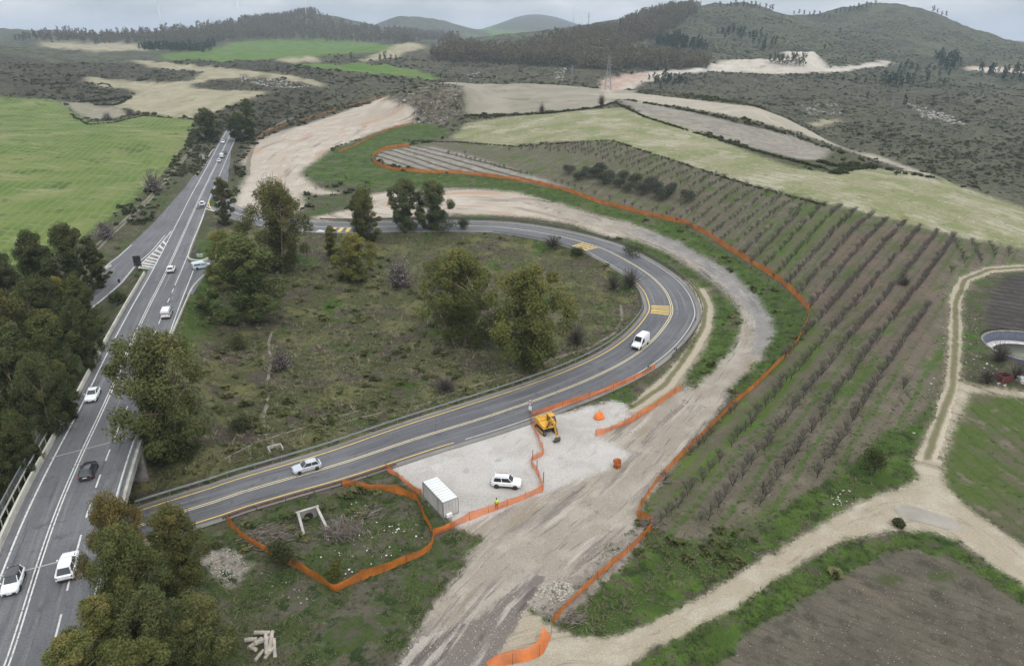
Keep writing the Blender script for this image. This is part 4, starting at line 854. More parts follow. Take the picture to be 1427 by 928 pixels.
for a in [
 ('broad',238,640,468,130,'big round brown green eucalyptus beside the bridge, covering the right edge of the main road',BRN),
 ('round',350,447,330,108,'large dark eucalyptus above the bare path, lowest left of the loop trees',GRN),
 ('round',318,400,322,60,'yellowish green eucalyptus at the back of the large dark one by the side road',(1.3,1.25,.9)),
 ('broad',393,380,258,88,'tall brownish eucalyptus in front of the pale bare cutting left of the hatched road',(1.05,.95,.85)),
 ('tall',315,314,248,30,'slim two tiered dark tree at the corner of the link road',(.85,.75,.75)),
 ('tall',464,363,313,27,'narrow small eucalyptus left of the yellow green round one',(1.1,1,.8)),
 ('round',495,390,326,62,'small round yellow green eucalyptus inside the loop',YEL_),
 ('round',509,335,264,52,'taller eucalyptus at the back of the yellow green round one',(1,.95,.8)),
 ('round',566,321,250,56,'full grey green eucalyptus, left one of the pair by the loop road',GRY),
 ('round',604,320,252,54,'full grey green eucalyptus, right one of the pair by the loop road',GRY),
 ('broad',643,480,352,112,'green eucalyptus in the middle of the loop, left of its larger twin',(1.2,1.15,.85)),
 ('broad',737,515,377,112,'largest yellow green eucalyptus in the middle of the loop near the curved path',(1.2,1.15,.85)),
 ('round',291,197,152,36,'dark tree on the left side of the main road where it vanishes',DRK),
 ('tall',350,197,138,26,'dark pointed tree, tallest on the right of the far main road',DRK),
 ('round',334,197,158,36,'bushy dark tree over the far main road beside the pointed one',DRK),
 ('broad',184,842,692,80,'reddish topped eucalyptus leaning over the road by the white car',(1.25,.95,.85)),
 ('broad',192,880,735,98,'big green eucalyptus in front of the reddish one at the foot of the road',(1,1,.88)),
 ('round',258,820,703,76,'brown green eucalyptus closest to the slip road in the lower left clump',(1.08,.98,.85)),
 ('round',158,935,830,84,'low eucalyptus at the bottom of the picture under the big green one',(1.1,1.05,.85)),
 ('round',232,945,820,86,'grey green eucalyptus between the low one and the log pile',(.92,.92,.9)),
 ('broad',290,935,838,104,'eucalyptus next to the pile of cut logs',(.95,.95,.85)),
 ('round',120,990,885,100,'eucalyptus at the very bottom edge beside the main road',(1.1,1.08,.85)),
 ('round',200,1010,895,100,'eucalyptus cut by the bottom edge of the photo',(1.05,1.02,.85)),
]: plant_tree(*a)
# the wood to the left of the main road
wood = [('round',62,425,322,66,DRK),('round',108,412,312,72,DRK),('tall',140,402,338,36,BRN),('round',20,450,350,66,DRK),('broad',72,482,385,80,DRK),('round',124,478,382,52,GRN),
 ('broad',30,520,405,84,BRN),('round',88,548,432,74,GRN),('round',126,515,415,44,GRY),('broad',24,590,470,92,GRY),('broad',74,610,492,70,GRY),('round',6,660,540,84,DRK),('round',42,676,572,60,DRK),
 ('round',98,585,500,46,GRN),('round',8,735,625,66,DRK),('tall',48,570,448,52,GRY),('round',-20,560,440,70,DRK),('round',-25,450,360,70,DRK)]
for a in wood: plant_tree(*a[:5], 'dark olive eucalyptus in the dense wood left of the main road', tuple(q*.78 for q in a[5]), 'eucalyptus wood left of the main road')
plant_tree('tall',38,470,402,34,'yellow leaved tree standing out in the dark roadside wood',(2.3,1.75,1.0))
plant_tree('tall',92,458,384,34,'orange yellow tree in the wood nearest the exit lane',(2.0,1.55,.9))
# bushes ------------------------------------------------------------
def bush(name, label, cat, p, w, h, mat, n=500, leaf=.16, lobes=9, tn=.5, seed=1, tint=(1,1,1), group=None, trunk=True):
    rng = np.random.default_rng(seed); L = []
    for k in range(lobes):
        a = rng.random()*6.28; q = rng.random()**.5*.62
        L.append((math.cos(a)*q*w*.5, math.sin(a)*q*w*.5, h*(.3+.42*rng.random()*(1-q*.5)), w*.26, w*.26, h*.3, tn + rng.normal()*.15))
    Q, T = cloud(L, rng, leaf, .5, n//lobes, .2)
    Q[...,2] = np.maximum(Q[...,2], -.05)
    o = thing(name, label, cat, (p[0], p[1], p[2]-.05), 0, group); b = link('crown', leaf_mesh('crown', Q, T, mat), o); b.color = tuple(tint)+(1,)
    m = MB()
    for k in range(6 if trunk else 3):
        a = rng.random()*6.28; m.tube((math.cos(a)*.12, math.sin(a)*.12, -.2), (math.cos(a)*w*.22, math.sin(a)*w*.22, h*.6), .05, .015, 5, False)
    m.build('trunk', BARKD, o); return o
def twiggy(name, label, cat, p, w, h, seed=1, blossom=.5, group=None, n=260):
    """bare branching shrub, with small pale flowers when blossom > 0"""
    rng = np.random.default_rng(seed); o = thing(name, label, cat, (p[0], p[1], p[2]-.05), rng.random()*6, group)
    st_ = np.zeros((n, 3)); d = unit(n, rng); d[:,2] = np.abs(d[:,2])*1.2+.25; d /= np.linalg.norm(d, axis=1)[:,None]
    ln = (.45 + .55*rng.random(n)); E = d*ln[:,None]*np.array([w*.58, w*.58, h]); S0 = E*(.15 + .5*rng.random(n))[:,None]*np.array([.7,.7,1])
    side = np.cross(E-S0, unit(n, rng)); side /= np.linalg.norm(side, axis=1)[:,None]; t = (.012+.012*rng.random(n))[:,None]*max(1, w/4)
    Q = np.stack([S0-side*t*1.6, S0+side*t*1.6, E+side*t*.5, E-side*t*.5], 1); T = rng.random(n)*.6
    link('branches', leaf_mesh('branches', Q, T, TWIG), o)
    if blossom > 0:
        k = int(1100*blossom); i = rng.integers(0, n, k); P = S0[i] + (E[i]-S0[i])*(.35+.65*rng.random(k))[:,None] + rng.normal(size=(k,3))*.22
        link('blossom', leaf_mesh('blossom', cards(P, unit(k, rng), .075*max(1, w/4), .8, rng), np.clip(rng.normal(.5,.22,k),0,1), BLOSSOM), o)
    m = MB()
    for k in range(5):
        a = rng.random()*6.28; m.tube((0,0,-.2), (math.cos(a)*w*.18, math.sin(a)*w*.18, h*.5), .06*max(1,w/4), .02, 5, False)
    m.build('trunk', BARKD, o); return o
def wpx(px, py, w): p = cast([(px, py)])[0]; return p, w*dist_at(p)/F
for i, (px, py, w, h, bl, label) in enumerate([
 (557,400,54,50,1.3,'pale blossoming tree in the loop right of the yellow green eucalyptus'),(215,268,38,34,1.2,'round pinkish blossoming bush at the edge of the green field'),
 (148,333,36,30,1.2,'blossoming tree at the end of the roadside wood near the farm track'),(393,515,46,46,.7,'pale twiggy shrub beside the narrow path in the loop'),
 (150,168,16,14,1.0,'small blossoming bush on the hedge line left of the stubble'),(181,161,16,13,1.0,'small pinkish bush at the tip of the green field hedge')]):
    p, W_ = wpx(px, py, w); twiggy('blossom_tree', label, 'tree', p, W_, h*dist_at(p)/F, 50+i, bl)
for i, (px, py, w, h, label) in enumerate([
 (803,480,44,40,'bare grey bush between the great loop eucalyptus and the curved path'),(755,158,14,18,'lone bare tree on the hedge behind the pale plateau field'),(838,148,16,20,'bare tree at the hedge corner of the plateau field'),
 (878,400,40,34,'bare brown bush beside the bend inside the guard rail'),(855,405,30,36,'bare thin tree just left of the bend of the slip road'),(770,345,36,22,'tangled grey bush at the upper end of the loop'),
 (380,285,58,46,'leafless tree over the pale cutting behind the brownish eucalyptus'),(620,545,50,26,'low reddish bare bush at the lower edge of the loop'),
 (1392,505,40,36,'bare tree in front of the water tank'),(1375,535,34,34,'bare tree at the yard gate by the side track'),(1415,530,34,34,'bare tree between the water tank and red crate'),(1260,398,24,20,'bare bush at the top inside of the track bend')]):
    p, W_ = wpx(px, py, w); twiggy('bare_tree', label, 'tree', p, W_, h*dist_at(p)/F, 80+i, 0, n=320)
for i, (px, py, w, h, tn, tint, label) in enumerate([
 (333,488,36,32,.6,(1,1,.8),'round olive bush beside the path head in the loop'),(1214,662,46,56,.5,(1,1.05,.8),'dark green bush at the right end of the orchard by the track'),
 (396,782,56,46,.5,(.95,.95,.85),'olive shrub growing through the orange netting'),(466,806,30,32,.7,(1.25,1.2,.7),'yellowish shrub inside the netting enclosure'),
 (622,324,48,24,.35,(.9,1,.8),'dark clipped hedge at the foot of the pair by the loop road'),(645,320,24,18,.35,(.9,1,.8),'small dark bush at the right end of that hedge'),
 (803,358,24,16,.35,(.9,1,.85),'dark bush by the loop road near the far yellow bars'),(165,425,26,22,.4,(.9,1,.9),'dark bush between exit lane and concrete barrier'),
 (880,358,34,22,.45,(.9,.95,.8),'green scrub bush along the inside of the bend'),(283,430,30,20,.45,(1,1,.85),'low green bush by the merging lane'),
 (265,640,44,40,.45,(.9,.95,.85),'bushy undergrowth below the round eucalyptus by the bridge'),(340,600,40,30,.5,(.95,.95,.85),'low bush at the bottom of the bare loop path'),
 (1251,733,18,13,.5,(1.1,1.1,1),'grey green weed clump at the edge of the puddle'),(740,640+0,0,0,0,(1,1,1),'')]):
    if not label: continue
    p, W_ = wpx(px, py, w); bush('bush', label, 'bush', p, W_, h*dist_at(p)/F, SHRUBM, 1500, .17, 10, tn, 120+i, tint)
# olive grove
op = bush('olive_tree', 'round grey green olive tree in the grove on the orchard slope', 'tree', (0,0,0), 5.6, 4.6, OLIVEM, 1500, .2, 9, .45, 5, group='olive grove on the orchard slope')
ol = [(793,243),(806,252),(818,247),(829,248),(842,257),(850,252),(862,262),(875,268),(884,258),(894,272),(905,262),(913,268),(922,279),(931,274),(936,268),(958,281),(836,242),(868,252)]
for i, q in enumerate(ol):
    p = cast([q])[0]; s = .85 + .35*random.random()
    if i == 0: op.location = p
    else: copy_thing(op, p, random.random()*6.28, scale=(s, s, s))
# ------------------------------------------------------------------ orchard: bare vase-shaped trees in rows
def orchard_mesh(seed):
    rng = np.random.default_rng(seed); Q = []; T = []
    def stick(a, b, t0, t1, tn):
        a = np.array(a); b = np.array(b)
        for k in range(2):
            s = np.cross(b-a, unit(1, rng)[0]); s /= np.linalg.norm(s)+1e-9
            Q.append([a-s*t0, a+s*t0, b+s*t1, b-s*t1]); T.append(tn)
    stick((0,0,-.2), (0,0,.6), .085, .07, .1)
    for k in range(5):
        a = k*1.257 + rng.random(); e = (math.cos(a)*(.55+.35*rng.random()), math.sin(a)*(.55+.35*rng.random()), 1.5 + .4*rng.random()); stick((0,0,.55), e, .05, .028, .15)
        for j in range(6):
            f = .35 + .6*rng.random(); s = np.array((0,0,.55))*(1-f) + np.array(e)*f; d = np.array([rng.normal()*.5, rng.normal()*.5, .5+.5*rng.random()]); stick(s, s+d*.9, .024, .013, .3+.3*rng.random())
            for i in range(3):
                s2 = s+d*(.2+.6*rng.random()); d2 = np.array([rng.normal()*.35, rng.normal()*.35, .25+.4*rng.random()]); stick(s2, s2+d2, .014, .007, .5+.5*rng.random())
    return leaf_mesh('orchard_tree', np.array(Q), np.array(T), TWIG)
OM = [orchard_mesh(s) for s in (1,2,3,4,5)]
cosr, sinr = math.cos(ROW_ANG), math.sin(ROW_ANG)
block1 = outline([(905,700),(935,660),(1000,594),(1062,533),(1114,476),(1132,436),(1085,393),(1020,352),(1105,300),(1160,286),(1215,301),(1300,323),(1330,332),(1322,362),(1300,400),(1290,440),(1285,480),(1262,540),(1225,590),(1180,640),(1100,690),(1000,728),(930,742)])
block2 = outline([(985,330),(930,308),(900,300),(965,268),(840,225),(770,212),(700,212),(790,203),(845,200),(900,216),(960,233),(1040,258),(1100,278),(1150,287),(1100,302),(1020,350)])
block3 = outline([(600,208),(690,240),(780,260),(880,292),(950,304),(985,330),(930,305),(870,280),(800,262),(740,245),(640,213)])
block4 = outline([(1330,335),(1427,350),(1427,360),(1380,368),(1345,378),(1325,385)])
spots = []
def rows_in(poly, ang, sp, step, drop, phase=0.):
    c, s = math.cos(ang), math.sin(ang); a = poly[:,0]*c + poly[:,1]*s; b = -poly[:,0]*s + poly[:,1]*c; out = []
    for bb in np.arange(b.min()+phase, b.max(), sp):
        for aa in np.arange(a.min(), a.max(), step):
            x = aa*c - bb*s + RNG.normal()*.22; y = aa*s + bb*c + RNG.normal()*.22
            if RNG.random() > drop: out.append((x, y))
    out = np.array(out); return out[inside(out[:,0], out[:,1], poly)]
s1_ = rows_in(block1, ROW_ANG, 4.35, 1.4, .1); s2_ = rows_in(block2, math.radians(45), 5.2, 2.0, .1); s3_ = rows_in(block3, VINE_ANG, 4.6, 3.6, .35); s4_ = rows_in(block4, math.radians(70), 4.5, 2.4, .1)
ALLO = np.vstack([s1_, s2_, s3_, s4_]); ALLO = ALLO[np.argsort(np.hypot(ALLO[:,0], ALLO[:,1]))]
zo = terrain(ALLO[:,0], ALLO[:,1])
for i in range(min(300, len(ALLO))):
    o = link('orchard_tree', OM[i % 5], None); s = 1.0 + .45*random.random(); o.location = (ALLO[i,0], ALLO[i,1], zo[i]); o.rotation_euler = (0,0,random.random()*6.28); s *= .68; o.scale = (s, s, s); o.color = (1,1,1,1)
    tag(o, 'bare grey brown fruit tree in the orchard rows right of the orange netting', 'tree', 'bare fruit trees of the orchard rows')
def merged(name, meshes, pos, scl, kind='stuff', mat=None, tint_jit=0., zs=None, **props):
    """many small plants as one object"""
    VV = []; TT = []
    src = []
    for me in meshes:
        v = np.empty(len(me.vertices)*3, np.float32); me.vertices.foreach_get('co', v); t = np.empty(len(me.polygons), np.float32); me.attributes['tint'].data.foreach_get('value', t); src.append((v.reshape(-1,4,3), t))
    ang = RNG.random(len(pos))*6.28; which = RNG.integers(0, len(src), len(pos))
    for k, (v, t) in enumerate(src):
        m = np.nonzero(which == k)[0]
        if not len(m): continue
        c, s = np.cos(ang[m]), np.sin(ang[m]); S_ = scl[m]; S_ = S_ if S_.ndim == 2 else np.stack([S_,S_,S_], 1)
        X = v[None,...,0]*S_[:,None,None,0]; Y = v[None,...,1]*S_[:,None,None,1]; Z = v[None,...,2]*S_[:,None,None,2]
        P = np.stack([X*c[:,None,None]-Y*s[:,None,None]+pos[m,0][:,None,None], X*s[:,None,None]+Y*c[:,None,None]+pos[m,1][:,None,None], Z+pos[m,2][:,None,None]], -1)
        VV.append(P.reshape(-1,4,3)); TT.append((t[None] + (RNG.random(len(m))[:,None]-.5)*tint_jit).ravel())
    Q = np.concatenate(VV); T = np.clip(np.concatenate(TT), 0, 1)
    return link(name, leaf_mesh(name, Q, T, mat or meshes[0].materials[0]), None, kind=kind, **props)
if len(ALLO) > 300:
    P = np.c_[ALLO[300:], zo[300:]]; sc_ = .95 + .45*RNG.random(len(P))
    merged('orchard_rows', OM, P, np.stack([sc_*.66, sc_*.66, sc_*.64], 1), tint_jit=.4)
# ------------------------------------------------------------------ woods and scrub on the far slopes
def far_tree(seed, wide, dens, leaf, mat, conic=0.):
    rng = np.random.default_rng(seed); L = []
    for k in range(7):
        z = .3 + .62*k/6; r = wide*(1-conic*(z-.3)/.7)*(.55+.4*rng.random())*(1-.5*max(0, z-.8)/.2)
        a = rng.random()*6.28; L.append((math.cos(a)*wide*.25*(1-conic), math.sin(a)*wide*.25*(1-conic), z, r*.55, r*.55, .15, .3+.35*rng.random()+.15*z))
    Q, T = cloud(L, rng, leaf, .6, dens, .3); s = .012
    Q = np.concatenate([Q, np.array([[[-s,0,-.05],[s,0,-.05],[s,0,.5],[-s,0,.5]], [[0,-s,-.05],[0,s,-.05],[0,s,.5],[0,-s,.5]]])]); T = np.r_[T, .1, .1]
    return leaf_mesh('far_tree', Q, T, mat)
FT = [far_tree(s, .42, 9, .085, FORESTM) for s in (1,2,3,4)]; FTP = [far_tree(s, .5, 9, .1, PINEM, .35) for s in (5,6,7)]; FTR = [far_tree(s, .42, 26, .06, SHRUBM) for s in (8,9)]
def scatter(poly, spacing, jitter=.45):
    x0, y0 = poly.min(0); x1, y1 = poly.max(0); X, Y = np.meshgrid(np.arange(x0, x1, spacing), np.arange(y0, y1, spacing)); X = X.ravel() + RNG.normal(size=X.size)*spacing*jitter; Y = Y.ravel() + RNG.normal(size=Y.size)*spacing*jitter
    m = inside(X, Y, poly); return np.stack([X[m], Y[m], terrain(X[m], Y[m])], 1)
def wood(name, px, spacing, h, meshes, dmax=None, clear=0., jit=.3):
    P = scatter(outline(px, dmax), spacing)
    if clear: P = P[fbm(P[:,0]/45, P[:,1]/45, 77, 3) > clear]
    s = h*(.7 + .5*RNG.random(len(P))); merged(name, meshes, P, np.stack([s*1.0, s*1.0, s], 1), tint_jit=jit); return len(P)
nw = []
nw.append(wood('forest', [(596,82),(640,66),(700,76),(745,63),(770,55),(800,50),(850,44),(900,22),(960,8),(978,10),(955,30),(915,55),(872,72),(900,80),(985,88),(990,95),(960,97),(905,99),(870,97),(840,108),(800,95),(740,92),(680,89),(620,88)], 7.2, 15, FT, 1500, .31))
nw.append(wood('forest', [(30,56),(140,51),(200,49),(300,39),(350,30),(430,18),(480,38),(540,46),(620,48),(642,56),(560,60),(480,60),(400,57),(330,57),(290,66),(200,64),(100,61)], 15, 16, FT+FTP, 2300))
nw.append(wood('forest', [(190,68),(240,66),(300,63),(300,72),(230,74)], 10, 11, FTP, 1500))
nw.append(wood('pine_wood', [(1222,108),(1250,92),(1290,104),(1330,110),(1325,125),(1280,118),(1262,130),(1255,142),(1225,140),(1235,120)], 15, 11, FTP, None, .48))
nw.append(wood('pine_wood', [(1355,98),(1427,104),(1490,108),(1490,125),(1427,122),(1390,112)], 12, 12, FTP))
nw.append(wood('pine_wood', [(912,58),(945,50),(960,62),(980,62),(985,70),(950,72),(915,66)], 8, 11, FTP, 1300))
nw.append(wood('pine_wood', [(1000,46),(1020,42),(1050,48),(1090,64),(1060,72),(1040,58),(1005,54)], 14, 11, FTP, 1500, .45))
nw.append(wood('pine_wood', [(1300,82),(1325,80),(1340,96),(1330,104),(1310,98)], 11, 12, FTP))
nw.append(wood('forest', [(880,115),(905,108),(950,112),(960,125),(920,126),(885,124)], 13, 9, FTP, 900, .42))
RM_ = [(1090,92),(1096,92),(1102,92),(1108,93),(1114,93),(1119,93),(1073,90),(1080,90),(1086,91)]
rt = None
def skyline(pts, h, meshes, label, group, dmax=None):
    for i, q in enumerate(pts):
        p = cast([q], dmax)[0]; o = link('hill_tree', meshes[i % len(meshes)], None); s = h*(.75+.5*random.random()); o.location = p; o.scale = (s, s, s); o.rotation_euler = (0,0,random.random()*6.28); o.color = (1,1,1,1)
        tag(o, label, 'tree', group)
skyline(RM_, 13, FTR, 'green tree in the row on top of the pale quarry bank', 'trees on the quarry bank')
skyline([(42,58),(52,57),(58,52),(65,50),(80,46),(89,46),(93,46),(97,46),(101,47),(106,47),(111,48),(115,49),(120,50),(22,58),(28,58),(33,58)], 15, FTR, 'tiny tree on the hazy skyline at the far left', 'skyline trees far left', 2300)
skyline([(1003+6*i+random.random()*4, 9+abs(i-3)*.6+random.random()*2) for i in range(14)] + [(1085+7*i, 17+i*.9+random.random()*2) for i in range(11)] + [(1165+6*i, 20-i*1.3+random.random()*2) for i in range(10)] + [(1300+6*i, 17+i*2.2+random.random()*2) for i in range(8)], 11, FTR, 'small dark tree along the ridge of the big hill', 'trees along the hill ridge', 1700)
skyline([(1170,48),(1149,70),(1252,102),(1293,112),(1301,100),(1308,108),(1275,108),(1265,116),(1240,122),(1228,112),(1205,118),(1315,118),(1322,108),(1208,140),(1260,150)], 9, FTP, 'dark pine standing alone on the hillside below the big hill', 'single pines on the hillside')
skyline([(490,84),(530,86),(537,85),(545,85),(552,86)], 9, FTR, 'tree beside the pale rounded mound beyond the meadow', 'trees by the pale mound', 1100)
# scattered shrubs on the slopes
def shrub_mesh(seed, n=10):
    rng = np.random.default_rng(seed); Q, T = cloud([(0,0,.35,.5,.5,.38,.35),(.3,.1,.3,.35,.35,.3,.5),(-.2,.25,.3,.35,.35,.3,.25)], rng, .26, .7, n, .25); return leaf_mesh('shrub', Q, T, SHRUBM)
SH = [shrub_mesh(s) for s in (1,2,3)]
def off_road(x, y):
    ok = np.ones(len(x), bool)
    for L_, a_, b_ in ((MAIN, -5.2, 8.0), (RAMP, -7.6, 7.8), (EXIT, -4.6, 4.6), (STUB, -4, 4), (JOIN, -3, 3)):
        D, Z, S_ = near_line(x, y, L_, 10); ok &= ~((D*S_ > a_) & (D*S_ < b_) & (D < 9))
    return ok
def polar_scatter(n, r0, r1, a0, a1, keys, clump=None, seed=3, power=1.):
    r = np.exp(np.log(r0) + (np.log(r1)-np.log(r0))*RNG.random(n)**power); a = np.radians(a0 + (a1-a0)*RNG.random(n)); x = r*np.sin(a); y = r*np.cos(a)
    m = np.isin(region_at(x, y), [KID[k] for k in keys])
    if clump: m &= fbm(x/clump[0], y/clump[0], seed, 3) + .25*(RNG.random(n)-.5) > clump[1]
    m[m] = off_road(x[m], y[m]); x, y = x[m], y[m]; return np.stack([x, y, terrain(x, y)], 1)
P = polar_scatter(17000, 300, 1000, -42, 42, ['hillside','scrubland','hills'], (70, .53)); s = (.6 + 1.3*RNG.random(len(P))**2)*(1+np.hypot(P[:,0],P[:,1])/900); me = merged('shrubs', SH, P, np.stack([s*1.4,s*1.4,s*.9], 1), tint_jit=.9); me.color = (1.3,1.25,1.15,1)
P = polar_scatter(26000, 300, 1000, -42, 42, ['hillside','scrubland','hills'], (25, .46), 8); s = (.45 + .5*RNG.random(len(P)))*(1+np.hypot(P[:,0],P[:,1])/900); me = merged('low_scrub', SH, P, np.stack([s*1.5,s*1.5,s*.8], 1), tint_jit=.9); me.color = (1.35,1.25,1.1,1)
P = polar_scatter(22000, 900, 1650, -5, 42, ['hills','hillside'], (90, .45), 9); s = 1.0 + 1.6*RNG.random(len(P))**2; me = merged('hill_scrub', SH, P, np.stack([s*1.5,s*1.5,s*.8], 1), tint_jit=.9); me.color = (1.4,1.35,1.2,1)
P = polar_scatter(5000, 250, 620, -42, -5, ['ground','hillside','scrubland'], (16, .48)); s = .8 + 1.6*RNG.random(len(P))**2; merged('shrubs', SH, P, np.stack([s*1.2,s*1.2,s], 1), tint_jit=.5)
P = polar_scatter(6000, 300, 560, -14, 5, ['rock_cut'], (9, .6)); s = .5 + .8*RNG.random(len(P)); merged('shrubs', SH, P, np.stack([s,s,s], 1), tint_jit=.5)
# hedge lines
def hedge(px, n, s0, dm=None, name='hedge_row', seed=0, lab=''):
    L = line_on(px, 1.) if dm is None else catmull(cast(dense(px, 12, False), dm), 1.)
    i = RNG.integers(0, len(L), n); P = L[i].copy(); P[:,:2] += RNG.normal(size=(n,2))*s0*.35; P[:,2] = terrain(P[:,0], P[:,1]); s = s0*(.5+.8*RNG.random(n)); return tag(merged(name, SH, P, np.stack([s,s,s*.8], 1), kind='thing', tint_jit=.5), lab, 'hedge')
hedge([(858,144),(900,164),(960,183),(1050,210),(1110,226),(1150,236)], 420, 1.3, 420, lab='dark hedge line below the grey fallow strip')
hedge([(868,139),(950,153),(1050,173),(1120,195),(1185,219),(1240,238),(1300,249)], 520, 1.7, 460, lab='dark hedge line between the two pale strips on the hill')
hedge([(650,162),(720,161),(770,158),(830,151),(858,144)], 260, 1.6, 460, lab='hedge below the plateau field with a bare tree in it')
hedge([(1140,226),(1165,232),(1190,230),(1165,242),(1180,238),(1215,232)], 260, 1.8, 420, lab='dark scrub bank at the end of the fallow strip')
hedge([(565,129),(600,114),(640,111),(700,112)], 160, 1.6, 560, lab='thin dark hedge along the far edge of the plateau field')
hedge([(100,160),(125,174),(160,171),(200,162),(272,167)], 260, 1.2, lab='grassy hedge between the green field and the stubble')
hedge([(110,143),(150,140),(180,136),(165,146),(130,147)], 220, 2.2, lab='dark scrub patch on the edge of the pale left field')
hedge([(136,119),(148,118),(155,122)], 50, 1.6, lab='small dark thicket in the pale left field')
hedge([(560,196),(640,199),(720,205),(800,199),(850,196),(930,222),(1040,258),(1150,287)], 420, .9, lab='scrubby dark edge between the orchard and the sprouting field')
# ------------------------------------------------------------------ grass and weeds near the camera
def tuft(seed, n, h, w, spread):
    rng = np.random.default_rng(seed); Q = []
    for k in range(n):
        a = rng.random()*6.28; b = np.array([math.cos(a), math.sin(a), 0])*spread*rng.random(); l = np.array([rng.normal()*.75, rng.normal()*.75, .85])*h*(.6+.6*rng.random()); s = np.array([-math.sin(a), math.cos(a), 0])*w
        Q.append([b-s, b+s, b+l*.7+s*.6, b+l-s*.2])
    return leaf_mesh('tuft', np.array(Q), np.clip(rng.normal(.5,.18,n),0,1), GRASSM)
TF = [tuft(s, 9, .42, .05, .3) for s in (1,2,3)]
def grass(name, n, r0, r1, keys, lo, hi, s0, s1, clump, seed, a=(-47,47)):
    P = polar_scatter(n, r0, r1, *a, keys, clump, seed, .85)
    s = s0 + (s1-s0)*RNG.random(len(P))**1.6
    me = merged(name, TF, P, np.stack([s*1.25, s*1.25, s], 1)); at = me.data.attributes['tint']; t = np.empty(len(at.data), np.float32); at.data.foreach_get('value', t)
    patch = np.repeat(lo + (hi-lo)*smooth(.3, .7, fbm(P[:,0]/7, P[:,1]/7, seed+9, 3)), 9)
    # rows are grouped by mesh; tint follows the patch the tuft stands in
    cx = np.empty(len(me.data.vertices)*3, np.float32); me.data.vertices.foreach_get('co', cx); cx = cx.reshape(-1,4,3)[:,0]
    patch = lo + (hi-lo)*smooth(.32, .68, fbm(cx[:,0]/7, cx[:,1]/7, seed+9, 3))
    at.data.foreach_set('value', np.clip(patch + (t-.5)*.6, 0, 1).astype(np.float32)); return len(P)
TS = [tuft(s, 16, .62, .07, .5) for s in (11,12,13)]
P = polar_scatter(30000, 80, 260, -47, 47, ['loop_ground'], (10, .5), 15, .85); s = .5 + 1.0*RNG.random(len(P))**2; me = merged('tussocks', TS, P, np.stack([s,s,s*.9], 1), tint_jit=.4); at = me.data.attributes['tint']; t = np.empty(len(at.data), np.float32); at.data.foreach_get('value', t); at.data.foreach_set('value', np.clip(t+.22, 0, 1))
P = polar_scatter(5000, 70, 330, -47, 30, ['loop_ground','ground','verge','near_grass'], (14, .6), 25, .85); s = .5 + 1.3*RNG.random(len(P))**2; me = merged('thicket', SH, P, np.stack([s*1.3,s*1.3,s*.8], 1), tint_jit=.9); me.color = (1.5,1.45,1.2,1)
ng = [grass('dry_grass', 60000, 78, 260, ['loop_ground'], .35, 1.0, .35, 1.15, (9, .44), 5),
 grass('green_grass', 90000, 55, 300, ['verge','near_grass'], .0, .6, .3, .95, (5, .4), 6),
 grass('rough_grass', 30000, 60, 330, ['ground'], .15, .9, .35, 1.1, (8, .45), 7),
 grass('orchard_weeds', 26000, 70, 230, ['orchard_ground'], .15, .7, .35, .9, (6, .5), 8),
 grass('weeds', 5000, 55, 130, ['spoil','row_field'], .1, .5, .4, 1.1, (4, .5), 9)]
print('VEG', nw, ng, len(ALLO))
# ------------------------------------------------------------------ vehicles
def paint(name, c, rough=.28, coat=.6):
    N = Nodes(name); f = N.noise(.5, 4, .6, N.objpos()); N.color(N.mix(N.range(f, .35, .7), tuple(x*.88 for x in c), c)); N.b.inputs['Roughness'].default_value = rough; N.b.inputs['Specular IOR Level'].default_value = .5; N.b.inputs['Coat Weight'].default_value = coat; N.b.inputs['Coat Roughness'].default_value = .08; return N.m
GLASS = paint('dark_car_glass', (.02,.024,.028), .12, .4); TYRE = plain('tyre_rubber', (.025,.025,.026), .85); RIM = plain('alloy_rim', (.35,.35,.36), .35, .8); BLACKP = plain('black_plastic', (.03,.03,.031), .6)
LAMP = paint('lamp_glass', (.62,.64,.66), .15, .5); REDL = paint('tail_lamp', (.42,.02,.02), .2, .5); PLATE = plain('plate_white', (.7,.7,.68), .4)
PAINTS = {'white': paint('white_car_paint', (.72,.73,.74)), 'black': paint('black_car_paint', (.016,.016,.018)), 'silver': paint('silver_car_paint', (.44,.47,.50), .25), 'blue': paint('blue_grey_car_paint', (.085,.105,.13)), 'ice': paint('pale_blue_paint', (.55,.64,.68)), 'dark': paint('dark_grey_car_paint', (.04,.043,.047))}
